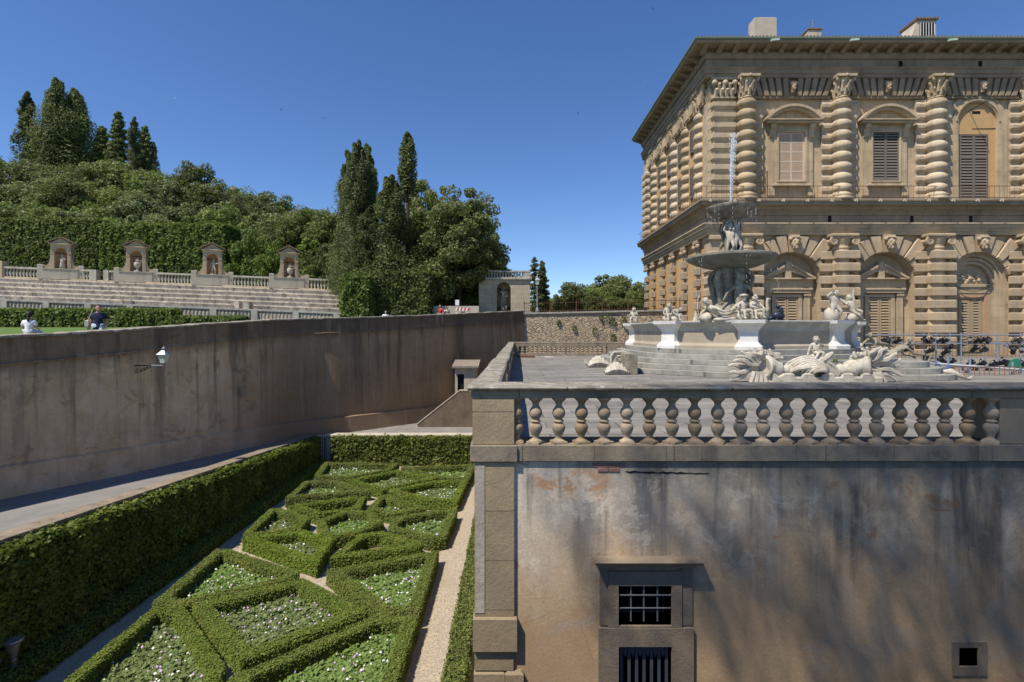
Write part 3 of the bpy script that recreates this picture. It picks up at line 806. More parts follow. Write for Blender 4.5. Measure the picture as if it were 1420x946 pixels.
for idx,(key,pp,lab,w) in enumerate(RINGS):
    poly = ccw([G(x,y,ZT) for x,y in pp]); w = w*.74
    inn = inset(poly, w)
    n=len(poly); dist = sum(p[1] for p in poly)/n
    dens, size = (3600,.0235) if dist<15 else ((2400,.028) if dist<20 else (1500,.036))
    quads=[]
    for i in range(n):
        j=(i+1)%n; a,b=poly[i],poly[j]; c,d=inn[j],inn[i]
        quads.append([(*a,ZT),(*b,ZT),(*c,ZT),(*d,ZT)])
        quads.append([(*a,-6),(*b,-6),(*b,ZT),(*a,ZT)])
        quads.append([(*c,-6),(*d,-6),(*d,ZT),(*c,ZT)])
    hedge('boxwood_hedge', quads, 'box_leaf','box_core', dens, size, 100+idx, lab, 'boxwood hedges of the parterre', rough=.019, tilt=.6, up=.95)
    if abs(poly_area(inn))<.25 or poly_area(inn)<0: continue
    # soil and bedding plants
    mb=MB(); mb.add([(*p,-5.985) for p in inset(poly,.12)],[tuple(range(n))]); tag(mb.build('bed_soil', M['soil']), kind='structure')
    if key in ('J','F'): continue
    rng=np.random.default_rng(300+idx)
    P2=np.array(inn); lo=P2.min(0); hi=P2.max(0)
    k=int((hi-lo).prod()*(1150 if dist<17 else 700))
    pts=lo+rng.random((k,2))*(hi-lo); pts=pts[in_poly(pts,inn)]
    cl=np.sin(pts[:,0]*9+idx)*np.sin(pts[:,1]*8.3)+.5*np.sin(pts[:,0]*21+1)*np.sin(pts[:,1]*19+idx); keep=(cl>-1.0)|(rng.random(len(pts))<.35); pts=pts[keep]; cl=cl[keep]
    hgt=.07+.09*(.5+.5*np.clip(cl,-1,1))
    P3=np.c_[pts, -5.97+hgt*(.15+.95*rng.random(len(pts)))]
    V,F=leaf_quads(rng,P3,np.tile([-.1,-.2,1.],(len(P3),1)),.058,.62,.42)
    m2=int(len(P3)*(.015 if key in 'ACDE' else .016)); sel=rng.choice(len(P3),m2,replace=False)
    Pf=P3[sel].copy(); Pf[:,2]=-5.98+hgt[sel]+.05+.03*rng.random(m2)
    sz=.027 if dist<17 else .032
    Vf,Ff=leaf_quads(rng,Pf,np.tile([0,-.4,1.],(m2,1)),sz,.95,.3)
    pink=rng.random(m2) < (.62 if key in 'ACD' else .25)
    me=np_mesh('bedding_plants', np.concatenate([V,Vf]), np.concatenate([F,Ff+len(V)]), np.concatenate([np.zeros(len(F)), np.where(pink,1,2)]))
    o=link('bedding_plants', me, [M['cover_leaf'],M['petal_pink'],M['petal_white']])
    tag(o, BEDLAB.get(key,'low flowering plants inside the '+lab.split(',')[0]), 'flower bed', 'flowers inside the box hedges', 'stuff')

# ---- tall ivy hedge along the road
def slab_quads(x0,x1,ya,yb,z0,zt,steps=8):
    q=[]
    for k in range(steps):
        a=ya+(yb-ya)*k/steps; b=ya+(yb-ya)*(k+1)/steps
        q.append([(x1,a,z0),(x1,b,z0),(x1,b,zt(b)),(x1,a,zt(a))])
        q.append([(x0,a,zt(a)),(x1,a,zt(a)),(x1,b,zt(b)),(x0,b,zt(b))])
    return q
tz=lambda y: road_z(y)+.04+.03*math.sin(y*1.9)
q=slab_quads(-11.62,-10.95,4.5,29.75,-6,tz,14)
q.append([(-11.4,29.75,-6),(-11.4,29.75,tz(29.75)),(-10.95,29.75,tz(29.75)),(-10.95,29.75,-6)][::-1])
hedge('ivy_hedge', q,'ivy_leaf','ivy_core',1050,.06,11,'tall dark ivy hedge hanging along the road, left of the shaded path', rough=.055, shrink=.08, tilt=.7, up=.3)
q=slab_quads(-10.93,-10.38,4.5,29.6,-6,lambda y:-5.62,6)
hedge('low_hedge', q,'box_leaf','box_core',1100,.032,12,'low dark boxwood strip at the foot of the tall ivy hedge', rough=.03, up=.4)
q=[[(-10.2,29.6,-6),(-.5,29.6,-6),(-.5,29.6,-4.4),(-10.2,29.6,-4.4)],[(-10.2,29.6,-4.4),(-.5,29.6,-4.4),(-.5,30.05,-4.4),(-10.2,30.05,-4.4)],[(-10.2,30.05,-6),(-10.2,29.6,-6),(-10.2,29.6,-4.4),(-10.2,30.05,-4.4)]]
hedge('ivy_screen', q,'ivy_leaf','ivy_core',420,.085,13,'glossy ivy screen covering the low cross wall at the far end', rough=.05, shrink=.08)
q=slab_quads(-1.42,-.95,4.5,27.5,-6,lambda y:-5.66,6)+[[(-1.42,27.5,-6),(-1.42,4.5,-6),(-1.42,4.5,-5.66),(-1.42,27.5,-5.66)]]
hedge('low_hedge', q,'box_leaf','box_core',1300,.032,14,'low boxwood strip between the sunny gravel path and the terrace pier', rough=.03, up=.4)
# shrubs at the pier foot
for i,(x,y,lab) in enumerate([(-.72,9.2,'small grey-green shrub at the foot of the corner pilaster, upper one'),(-.70,8.3,'small grey-green shrub at the foot of the corner pilaster, lower one')]):
    rng=np.random.default_rng(60+i); k=1500
    d=rng.normal(0,1,(k,3)); d/=np.linalg.norm(d,axis=1,keepdims=True); r=.85+.25*rng.random((k,1))
    V,F=leaf_quads(rng,d*r*np.array([.30,.45,.42])+np.array([0,0,.4]),d,.035,.5,.8)
    s=empty('small_shrub',(x,y,-6),lab,'shrub','shrubs at the pier foot')
    link('leaves',np_mesh('shrub_leaves',V,F),M['olive_leaf'],s)
    mb=MB(); mb.tube([(0,0,0),(.02,0,.3)],.02); mb.build('stem',M['bark'],s)

# ================================================================== trees
def blob_leaves(rng, blobs, size, aspect=.55, tilt=.7, up=0.):
    PP=[];NN=[]
    for (c,r,k) in blobs:
        d=rng.normal(0,1,(k,3)); d/=np.linalg.norm(d,axis=1,keepdims=True)
        rr=(.62+.42*rng.random((k,1)))
        PP.append(np.array(c)+d*rr*np.array(r)); NN.append(d)
    return leaf_quads(rng,np.concatenate(PP),np.concatenate(NN),size,aspect,tilt,up)
def oak_blobs(rng,h,w,nb,k,trunk=.22,flat=1.0,cs=.17):
    out=[]; hc=h*(1-trunk)
    lob=rng.random((7,2))*np.array([2*PI,1])
    for i in range(nb):
        d=rng.normal(0,1,3); d/=np.linalg.norm(d)
        rr=rng.random()**.38
        a=math.atan2(d[1],d[0])
        wob=1+.16*math.sin(3*a+lob[0,0])*math.cos(2*d[2]+lob[1,0])+.12*math.sin(5*a+lob[2,0]+3*d[2])
        r=rr*wob
        x=d[0]*w/2*r; y=d[1]*w/2*r; z=h*trunk+hc*.5+d[2]*hc*.5*flat*r
        s=w*cs*(.65+.7*rng.random())*(1.1-.35*rr)
        out.append(((x,y,z),(s,s,s*.8),k))
    return out
def trunk_mesh(rng,h,w,trunk,r0,limbs=6,parent=None):
    mb=MB(); th=h*trunk
    mb.tube([(0,0,-.4),(r0*.2,0,th*.5),(0,r0*.2,th),(0,0,h*.7)],[r0*1.25,r0,r0*.85,r0*.25],9)
    for i in range(limbs):
        a=2*PI*i/limbs+rng.random(); z=th*(.8+.5*rng.random()); l=w*.38*(.7+.4*rng.random())
        mb.tube([(0,0,z),(math.cos(a)*l*.5,math.sin(a)*l*.5,z+h*.16),(math.cos(a)*l,math.sin(a)*l,z+h*.34)],[r0*.5,r0*.3,r0*.08],6)
    return mb
def make_tree(kind, seed, h, w, leafmat, nb=90, k=70, size=.22, trunk=.2, cs=.17):
    rng=np.random.default_rng(seed)
    t=empty(kind,(0,0,0))
    if kind in ('holm_oak','laurel_tree','bushy_tree','umbrella_pine','round_shrub'):
        bl=oak_blobs(rng,h,w,nb,k,trunk,1.0,cs); V,F=blob_leaves(rng,bl,size,.6,.6,.15)
        tm=trunk_mesh(rng,h,w,trunk,max(.12,h*.025))
    elif kind=='cypress':
        bl=[]
        for i in range(nb):
            z=h*(.05+.93*(i+rng.random())/nb); tt=z/h
            rad=w/2*min(1,(tt/.12)**.5)*max(.06,(1-max(0,tt-.3)/.7)**.62)*(1+.16*math.sin(tt*13+seed))
            a=rng.random()*2*PI; q=rad*(.5+.55*rng.random())
            s=max(.16,rad*.46)*(.65+.75*rng.random())
            bl.append(((math.cos(a)*q,math.sin(a)*q,z),(s,s,s*1.9),k))
            bl.append(((0,0,z),(rad*.55,rad*.55,rad*.9),k//3))
        V,F=blob_leaves(rng,bl,size,.45,.55,.35)
        tm=MB(); tm.tube([(0,0,-.4),(0,0,h*.85)],[w*.09,.03],8)
    elif kind=='conifer':
        bl=[]
        for i in range(nb):
            tt=((i+rng.random())/nb); z=h*(.12+.87*tt)
            L=w/2*(1-tt)**.75*(.65+.5*rng.random())+.25
            a=i*2.4+rng.random()*.7
            for q in (.3,.6,.9):
                s=.34+.16*L*(1.1-q*.5)
                bl.append(((math.cos(a)*L*q,math.sin(a)*L*q,z-.12*L*q+.1*rng.normal()),(s*1.15,s*1.15,s*.5),k))
        V,F=blob_leaves(rng,bl,size,.4,.5,.5)
        tm=MB(); tm.tube([(0,0,-.4),(0,0,h*.97)],[h*.02+.05,.03],8)
    link('crown',np_mesh(kind+'_crown',V,F),leafmat,t)
    tm.build('trunk',M['bark'],t,smooth=True)
    return t
PROTO={}
def proto(key,*a,**kw):
    PROTO[key]=[make_tree(*a,**kw),False]
def plant(key,loc,sc,rz,label,group,cat='tree'):
    t,used=PROTO[key]
    if used: t=copy_tree(t)
    else: PROTO[key][1]=True
    t.location=loc; t.rotation_euler=(0,0,rz); t.scale=sc if isinstance(sc,tuple) else (sc,)*3
    tag(t,label,cat,group); return t
proto('oakA','holm_oak',1,10,9,M['oak_leaf'],130,125,.2,.12)
proto('oakB','holm_oak',2,10,8,M['oak_leaf'],120,125,.2,.12)
proto('oakC','bushy_tree',3,9,8.5,M['olive_leaf'],130,120,.195,.1,.15)
proto('oakD','bushy_tree',4,9,7.5,M['olive_leaf'],110,130,.195,.1,.16)
proto('laurA','laurel_tree',5,8,6.5,M['laurel_leaf'],120,125,.175,.05,.16)
proto('laurB','laurel_tree',6,8,7,M['laurel_leaf'],120,125,.175,.05,.16)
random.seed(21)
# wood on the hill: rows from front to back
rows=[('lowest row of the hillside wood',61,lambda px:(302 if px<330 else 310+ (px-330)*.07),['laurA','laurB','oakD'],58,6.0),
      ('second row up of the hillside wood',70,lambda px: skyline(px)*.33+305*.67 if px<420 else 300,['oakC','oakA','oakD','oakB'],62,7.0),
      ('third row up of the hillside wood',82,lambda px: skyline(px)*.68+302*.32,['oakA','oakC','oakB','oakD'],66,8.0),
      ('topmost row of the hillside wood',98,lambda px: skyline(px)-5,['oakB','oakC','oakA'],60,9.0)]
KN={'oakA':'dark holm oak','oakB':'dark holm oak','oakC':'grey-green bushy tree','oakD':'grey-green bushy tree','laurA':'bright green laurel','laurB':'bright green laurel'}
for ri,(rn,Y,top,keys,step,hh) in enumerate(rows):
    px=-130+ri*17; cnt=0
    while px < (500 if ri<3 else 470):
        y=top(px)+random.uniform(-9,9); Yj=Y+random.uniform(-2.5,2.5)
        z1=P(px,y,Yj).z
        key=keys[(cnt*7+ri*3+cnt//3)%len(keys)]
        X=(px-CX)/FPX*Yj; zb=min(hill_z(X,Yj), z1-5)
        base=PROTO[key][0]; H={'oakA':10,'oakB':10,'oakC':9,'oakD':9,'laurA':8,'laurB':8}[key]
        hgt=hh*random.uniform(.95,1.2); s=hgt/H; zb=z1-hgt*1.0
        if px > -60:
            cnt+=1; o_={1:'first',2:'second',3:'third',4:'fourth',5:'fifth',6:'sixth',7:'seventh',8:'eighth',9:'ninth',10:'tenth',11:'eleventh',12:'twelfth'}[cnt]
            plant(key,(X,Yj,zb),(s*random.uniform(.95,1.25),s*random.uniform(.95,1.2),s),random.random()*6,'%s, %s from left, %s'%(KN[key],o_,rn),'trees of the hillside wood')
        px+=step*random.uniform(.8,1.15)
# clipped hedge wall behind the amphitheatre, in blocks
def block_hedge(x0,x1,Yf,depth,ytop,ybot,leaf,seed,label,dens=150,size=.16,rough=.09):
    a=P(x0,ybot,Yf); b=P(x1,ytop,Yf); X0,X1,Z0,Z1=a.x,b.x,a.z,b.z
    st=max(1,int((X1-X0)/2.5)); q=[]
    for k in range(st):
        u=X0+(X1-X0)*k/st; v=X0+(X1-X0)*(k+1)/st
        q.append([(u,Yf,Z0),(v,Yf,Z0),(v,Yf,Z1),(u,Yf,Z1)]); q.append([(u,Yf,Z1),(v,Yf,Z1),(v,Yf+depth,Z1),(u,Yf+depth,Z1)])
    q.append([(X1,Yf,Z0),(X1,Yf+depth,Z0),(X1,Yf+depth,Z1),(X1,Yf,Z1)]); q.append([(X0,Yf+depth,Z0),(X0,Yf,Z0),(X0,Yf,Z1),(X0,Yf+depth,Z1)])
    return hedge('clipped_hedge',q,leaf,'ivy_core',dens,size,seed,label,'clipped hedges behind the stone tiers',rough=rough,shrink=.3,tilt=.7,up=.25)
block_hedge(-120,136,53.2,3,304,400,'laurel_leaf',31,'tall clipped hedge behind the leftmost niche')
block_hedge(139,312,52.2,3,311,402,'laurel_leaf',32,'tall clipped hedge block between the second and third niche')
block_hedge(420,505,51,2,374,404,'laurel_leaf',33,'low clipped hedge right of the fourth niche')
block_hedge(497,596,43.5,2.2,377,441,'laurel_leaf',34,'dark square clipped hedge under the two tall cypresses',200,.13,.1)
block_hedge(474,512,42.2,1.6,383,441,'laurel_leaf',35,'bright green rounded end hedge closing the stone tiers',200,.14,.16)
block_hedge(-120,240,40,1.2,430,455,'laurel_leaf',36,'low green hedge along the lawn below the balusters, left part',180,.12,.08)
block_hedge(240,335,40,1.2,440,455,'laurel_leaf',37,'low green hedge along the lawn below the balusters, tapering right part',180,.12,.08)
block_hedge(596,664,49,2,388,440,'laurel_leaf',38,'shaded hedge between the big oak and the stone niche',150,.13,.1)
# shrubs between the niches
for i,(x,yt,w,l) in enumerate([(352,326,4.6,'bright laurel bush between the third and fourth niche, tall one'),(385,338,3.6,'bright laurel bush just left of the fourth niche'),(447,346,4.2,'bright laurel bush right of the fourth niche')]):
    p=P(x,yt,52); h=p.z-3.4
    plant('laurA' if i%2==0 else 'laurB',(p.x,52,3.4),(w/6.5,w/6.5*.8,h/8),i*1.7,l,'laurel bushes behind the niches','bush')
# tall cypresses on the hilltop
proto('cypA','cypress',41,14,2.7,M['cypress_leaf'],70,110,.16)
proto('cypB','cypress',42,14,3.0,M['cypress_leaf'],70,110,.16)
proto('conA','conifer',43,14,6.5,M['cypress_leaf'],46,60,.2)
proto('conB','conifer',44,10,5.0,M['cypress_leaf'],60,70,.2)
proto('cypW','cypress',45,14,6.0,M['cypress_leaf'],110,240,.16)
def tree_px(key,x,yt,yb,Y,H,W,wpx,label,group):
    a=P(x,yb,Y); b=P(x,yt,Y); s=(b.z-a.z)/H; sw=wpx/FPX*Y/W
    return plant(key,(a.x,Y,a.z),(sw,sw,s),x*.7,label,group)
g='tall conifers on the hilltop'
tree_px('cypA',38,126,250,104,14,2.7,30,'slim dark cypress at the far left of the hilltop group',g)
tree_px('cypW',80,110,250,104,14,6,52,'tallest broad conifer on the hilltop, right of the slim left cypress',g)
tree_px('cypW',106,124,250,106,14,6,50,'broad conifer leaning out of the right side of the tallest hilltop conifer',g)
tree_px('conB',142,176,250,107,10,5,34,'small open conifer in the gap of the hilltop group',g)
tree_px('conB',164,157,250,106,10,5,36,'open layered conifer left of the short thick cypress on the hilltop',g)
tree_px('cypB',186,161,250,104,14,3.0,21,'short thick cypress right of the open layered conifer',g)
tree_px('conB',201,176,250,108,10,5,30,'thin greyish conifer behind the right end of the hilltop group',g)
tree_px('cypA',213,196,250,106,14,2.7,13,'smallest cypress at the right end of the hilltop group',g)
# centre group
proto('cypC','cypress',47,16,4.2,M['cypress_leaf'],120,440,.10)
proto('cypD','cypress',48,16,3.4,M['cypress_leaf'],150,270,.10)
g='tall cypresses beside the tiers'
tree_px('cypC',496,195,445,47,16,4.2,58,'tall clumpy cypress left in the central group, above the clipped hedge',g)
tree_px('cypD',483,206,445,48,16,3.4,40,'narrow companion cypress at the left flank of the central group',g)
tree_px('cypD',510,197,445,48.5,16,3.4,40,'narrow cypress top rising beside the tall clumpy one in the central group',g)
tree_px('cypC',541,243,445,46,16,4.2,72,'shorter broad cypress in the middle of the central group',g)
tree_px('cypD',513,285,445,45.4,16,3.4,56,'short cypress low in front of the central group',g)
# tall bare-stemmed cypress top
t=empty('cypress',(0,0,0)); a=P(565,183,48.5); rng=np.random.default_rng(77); bl=[]
zb=P(0,268,48.5).z; zt=a.z
for i in range(60):
    tt=(i+rng.random())/60; z=zb+(zt-zb)*tt; rad=.85*math.sin(PI*min(1,tt*.86+.16))**.6
    an=rng.random()*6.28; bl.append(((math.cos(an)*rad*.6,math.sin(an)*rad*.6,z),(rad*.45+.12,rad*.45+.12,rad*.8),120))
V,F=blob_leaves(rng,bl,.125,.45,.55,.3); V[:,0]+=0
t.location=(a.x,48.5,0); link('crown',np_mesh('cypress_top',V,F),M['cypress_leaf'],t)
mb=MB(); mb.tube([(0,0,2.5),(.1,0,8),(0,0,zb+1)],[.32,.24,.1],8); mb.tube([(.05,.1,9),(-.35,.1,zb-.8)],[.1,.03],6); mb.build('trunk',M['bark'],t,smooth=True)
tag(t,'tallest cypress of the central group with its bare stem showing','tree',g)
proto('bigA','holm_oak',51,14,9,M['oak_leaf'],230,240,.15,.16,.13)
proto('bigB','holm_oak',52,14,8.5,M['oak_leaf'],200,240,.15,.16,.13)
tree_px('bigA',636,268,440,47.5,14,9,118,'big holm oak with rounded crown right of the cypresses','large oaks beside the cypresses')
tree_px('bigB',588,252,440,54,14,8.5,78,'tall dark holm oak between the cypresses and the big rounded one','large oaks beside the cypresses')
tree_px('bigB',668,310,440,55,14,8.5,60,'lower holm oak leaning over the niche building','large oaks beside the cypresses')
tree_px('laurB',676,368,420,57,8,7,90,'light green tree behind the balustrade of the niche building','large oaks beside the cypresses')
tree_px('oakA',425,290,345,62,10,9,60,'dark oak standing left of the cypresses above the fourth niche','large oaks beside the cypresses')
tree_px('oakB',458,296,360,60,10,8,60,'round dark oak directly left of the cypresses','large oaks beside the cypresses')
# right distance
g='trees beyond the rubble wall'
tree_px('conA',741,357,440,66,14,6.5,34,'dark pointed conifer behind the street lamp',g)
tree_px('conB',752,363,440,68,10,5,26,'second dark conifer right behind the pointed one by the street lamp',g)
proto('pine','umbrella_pine',55,9,11,M['oak_leaf'],220,110,.2,.25,.11)
tree_px('pine',852,386,437,84,9,11,74,'wide domed pine beyond the rubble wall',g)
tree_px('oakB',793,394,440,70,10,8,44,'roundish oak left of the domed pine',g)
tree_px('oakA',818,397,440,78,10,9,50,'dark oak between the roundish oak and the domed pine',g)
tree_px('laurA',827,409,440,60,8,6.5,30,'small clipped round bush at the iron fence',g)
tree_px('oakB',889,394,440,74,10,8,36,'dark tree half hidden by the palace corner',g)
tree_px('oakC',775,412,440,88,9,8.5,40,'low hazy tree farthest left beyond the iron fence',g)
for x,yt,w_,l in ((757,417,46,'low bush behind the street lamp post beyond the iron fence'),(806,413,60,'broad low bush under the roundish oak beyond the iron fence'),(850,411,60,'broad low bush under the domed pine'),(884,409,50,'broad low bush nearest the palace corner beyond the fence')):
    tree_px('laurB',x,yt,442,74,8,7,w_,l,g)
# ================================================================== figures
def skin_obj(verts, edges, radii, sub=1):
    me=bpy.data.meshes.new('tmp'); me.from_pydata([tuple(v) for v in verts],edges,[])
    o=bpy.data.objects.new('tmp',me); COL.objects.link(o)
    o.modifiers.new('s','SKIN')
    lay=me.skin_vertices[0].data
    for i,r in enumerate(radii): lay[i].radius=(r,r); lay[i].use_root=(i==0)
    ss=o.modifiers.new('u','SUBSURF'); ss.levels=sub; ss.render_levels=sub
    dg=bpy.context.evaluated_depsgraph_get(); dg.update()
    ev=o.evaluated_get(dg); m2=ev.to_mesh()
    V=[tuple(v.co) for v in m2.vertices]; F=[tuple(p.vertices) for p in m2.polygons]
    ev.to_mesh_clear(); bpy.data.objects.remove(o); bpy.data.meshes.remove(me)
    return V,F
def V3(*a): return Vector(a)
def body(J, rk=1.0, hr=.095, child=True, sub=1):
    """J: joints (unit figure). One continuous skinned body, head with nose, hair added to it."""
    side=(J['lsh']-J['rsh']).normalized()
    names=['pel','bel','che','nec','hed','lsh','lel','lha','rsh','rel','rha','lhi','lkn','lan','lto','rhi','rkn','ran','rto']
    J=dict(J); J['bel']=(J['pel']+J['che'])/2
    for s in 'lr':
        J.setdefault(s+'hi', J['pel']+side*(.06 if s=='l' else -.06)-V3(0,0,.02))
        f=J[s+'fo']; k=J[s+'kn']; J[s+'an']=f
        d=J.get(s+'td', V3(0,-1,0)); J[s+'to']=f+d.normalized()*.09
    rc=dict(pel=.105,bel=.10,che=.105,nec=.045,hed=.06,lsh=.052,lel=.038,lha=.028,lhi=.085,lkn=.05,lan=.032,lto=.026) if child else \
       dict(pel=.08,bel=.072,che=.082,nec=.036,hed=.045,lsh=.042,lel=.028,lha=.02,lhi=.06,lkn=.038,lan=.025,lto=.02)
    rad=[rc.get(n, rc.get('l'+n[1:],.04))*rk for n in names]
    idx={n:i for i,n in enumerate(names)}
    E=[('pel','bel'),('bel','che'),('che','nec'),('nec','hed'),('che','lsh'),('lsh','lel'),('lel','lha'),('che','rsh'),('rsh','rel'),('rel','rha'),
       ('pel','lhi'),('lhi','lkn'),('lkn','lan'),('lan','lto'),('pel','rhi'),('rhi','rkn'),('rkn','ran'),('ran','rto')]
    V,F=skin_obj([J[n] for n in names],[(idx[a],idx[b]) for a,b in E],rad,sub)
    mb=MB(); mb.add(V,F)
    f=J.get('face',V3(0,-1,0)).normalized(); h=J['hed']
    mb.ball(h,hr,12,9,.86,.95,1.12)
    mb.ball(h+f*hr*.95-V3(0,0,hr*.1),hr*.2,6,5)                     # nose
    mb.ball(h+f*hr*.55-V3(0,0,hr*.62),hr*.42,8,6)                   # chin
    for s in (-1,1):
        sd=f.cross(V3(0,0,1)); mb.ball(h+sd*s*hr*.86-V3(0,0,hr*.05)-f*hr*.1,hr*.2,6,5)   # ears
    for s in 'lr':                                                  # hands: palm with fingers
        a=J[s+'el']; b=J[s+'ha']; d=(b-a).normalized(); u=d.cross(V3(.3,.5,.8)).normalized()
        mb.ball(b+d*.025,.03*rk if child else .022,7,5)
        for q in range(4): mb.tube([b+d*.035+u*(q-1.5)*.013,b+d*.07+u*(q-1.5)*.016,b+d*.085+u*(q-1.5)*.016+d.cross(u)*.02],[.0085,.007,.005],5)
        mb.tube([b+d*.02+u*.025,b+d*.045+u*.045],[.009,.006],5)
    return mb,J
def hair_bumps(mb,h,f,hr,rng,n=26):
    for i in range(n):
        d=Vector(rng.normal(0,1,3)).normalized()
        if d.dot(f)>.35 and d.z<.55 or d.z<-.45: continue
        mb.ball(h+Vector((d.x*.86,d.y*.95,d.z*1.12))*hr*.98,hr*.26,6,5)
def base_pose():
    return dict(pel=V3(0,0,.47),che=V3(0,0,.69),nec=V3(0,0,.79),hed=V3(0,-.02,.89),lsh=V3(.13,0,.73),rsh=V3(-.13,0,.73),lel=V3(.2,.02,.57),rel=V3(-.2,.02,.57),lha=V3(.2,-.1,.45),rha=V3(-.2,-.1,.45),lkn=V3(.08,-.03,.25),rkn=V3(-.08,-.03,.25),lfo=V3(.09,0,.03),rfo=V3(-.09,0,.03))
def seat_pose():
    J=base_pose()
    for k in ('pel','che','nec','hed','lsh','rsh','lel','rel','lha','rha'): J[k]=J[k]-V3(0,0,.17)
    J.update(lkn=V3(.14,-.25,.34),rkn=V3(-.13,-.27,.3),lfo=V3(.13,-.3,.08),rfo=V3(-.16,-.33,.05)); return J
def statue(name,J,h,loc,rz,label,cat='statue',group=None,mat='marble',extra=None,seed=0,child=True,hr=None,tiltx=0,parent=None):
    rng=np.random.default_rng(900+seed); hr=hr or (.098 if child else .068)
    mb,J2=body(J,1.0,hr,child)
    hair_bumps(mb,J2['hed'],J2.get('face',V3(0,-1,0)).normalized(),hr,rng)
    if extra: extra(mb,J2)
    o=mb.build(name,M[mat],None,smooth='full',loc=loc,rot=(tiltx,0,rz)); o.scale=(h,)*3
    return tag(o,label,cat,group)
def rock(mb,c,r,seed,sz=.6):
    rng=random.Random(seed)
    m=MB(); m.ball((0,0,0),1,9,6); m.v=[(x*(.8+.4*rng.random())*r,y*(.8+.4*rng.random())*r,z*(.8+.4*rng.random())*r*sz) for x,y,z in m.v]
    m.v=[(x+c[0],y+c[1],z+c[2]) for x,y,z in m.v]; mb.merge(m)

# ================================================================== amphitheatre
SH=18.5/470
def tilt(x): return SH*x                           # photo: the tiers run slightly downhill to the right
def bar(mb,x0,x1,Y0,Y1,ya,yb,Yr=None):             # block between photo columns, following the fall; ya top, yb bottom (at x=0)
    Yr=Yr or Y0
    A=[];B=[]
    for x in (x0,x1):
        X=(x-CX)/FPX*Yr; zt=P(x,ya+tilt(x),Yr).z; zb=P(x,yb+tilt(x),Yr).z
        A.append((X,zb)); B.append((X,zt))
    mb.hull([(A[0][0],Y0,A[0][1]),(A[1][0],Y0,A[1][1]),(A[1][0],Y1,A[1][1]),(A[0][0],Y1,A[0][1])],[(B[0][0],Y0,B[0][1]),(B[1][0],Y0,B[1][1]),(B[1][0],Y1,B[1][1]),(B[0][0],Y1,B[0][1])])
am=empty('stone_tiers',(-30,45,3),'long pale weathered stone seating tiers of the amphitheatre','amphitheatre')
for i in range(6):
    mb=MB(); Y0=43.4+.78*i; yt=415-6*i
    bar(mb,-260,474-i*.5,Y0,48.5,yt+1.5,yt+60,Y0); bar(mb,-260,474-i*.5,Y0-.1,Y0+.85,yt,yt+1.6,Y0)
    mb.build('tier',M['tier'],am,world=True)
mb=MB(); bar(mb,326,332,42.9,43.6,405,425,43); bar(mb,340,349,42.6,43.3,405.5,424,43)
mb.build('stair_flank',M['tier'],am,world=True)
mb=MB(); bar(mb,-260,476,48.0,48.9,383.2,386,48.2); mb.build('upper_ledge',M['niche_ochre'],am,world=True)
# lower balustrade
lb=empty('lower_balustrade',(-25,42.6,2.9),'grey stone balustrade at the foot of the seating tiers, above the lawn hedge','balustrade')
mb=MB(); bar(mb,-140,474,42.45,42.85,414.8,417.2,42.6); mb.build('top_rail',M['baluster_grey'],lb,world=True)
mb=MB(); bar(mb,-140,474,42.4,42.9,436,470,42.6); mb.build('base',M['baluster_grey'],lb,world=True)
vb=MB(); hh=1.12
vb.lathe([(.055,0),(.09,.05),(.09,.12),(.07,.2),(.085,.7),(.11,.86),(.08,.97),(.11,1.0),(.11,1.12)],n=8)
q0=None; cnt=0
posts=[-50,7.5,66,123.5,182,239,297,354,411,468]
for p_ in posts:
    mb=MB(); bar(mb,p_-4.5,p_+4.5,42.42,42.88,416.5,437,42.6); mb.build('post',M['baluster_grey'],lb,world=True)
for a,b in zip(posts,posts[1:]):
    for k in range(9):
        x=a+8+(b-a-16)*k/8
        if x<-12: continue
        if q0 is None: q0=vb.build('baluster',M['baluster_grey'],lb,smooth=True); o=q0
        else: o=q0.copy(); COL.objects.link(o); o.parent=lb
        w=P(x,436+tilt(x),42.6); o.location=(w.x+25,0,w.z-2.9)
# upper balustrades
ub=MB(); ub.lathe([(.07,0),(.12,.05),(.06,.16),(.12,.42),(.06,.68),(.1,.8),(.1,.86)],n=8)
u0=None
secs=[(8,64,12,'leftmost section of the upper balustrade, left of the first niche',True,False),(115,127,3,'short upper balustrade section right of the first niche',False,True),(153,168,3,'short upper balustrade section left of the second niche',True,False),(219,272,12,'upper balustrade section between the second and third niche',False,False),(324,379,12,'upper balustrade section between the third and fourth niche',False,False),(430,480,11,'rightmost upper balustrade section ending in the clipped hedge',False,False)]
for a,b,n,lab,pl,pr_ in secs:
    c=P((a+b)/2,386+tilt((a+b)/2),48.2)
    t=empty('upper_balustrade',c,'grey stone '+lab,'balustrade','upper balustrade sections')
    mb=MB(); bar(mb,a,b,48.0,48.45,369.4,371.8,48.2); bar(mb,a,b,48.05,48.4,384.3,386,48.2)
    if pl: bar(mb,a-7,a,47.95,48.5,369.2,387,48.2)
    if pr_: bar(mb,b,b+9,47.95,48.5,369.2,387,48.2)
    mb.build('rail_and_post',M['baluster_grey'],t,world=True)
    for k in range(n):
        x=a+(b-a)*(k+.5)/n; w=P(x,384.4+tilt(x),48.2)
        if u0 is None: u0=ub.build('baluster',M['baluster_grey'],t,smooth=True); o=u0
        else: o=u0.copy(); COL.objects.link(o); o.parent=t
        o.location=w-c
t=None
mb=MB(); bar(mb,-60,7,47.9,48.6,362,387,48.2)
tag(mb.build('stone_pedestal',M['niche_ochre']),'ochre stone pedestal block cut by the left edge of the photo, on the tiers','pedestal')

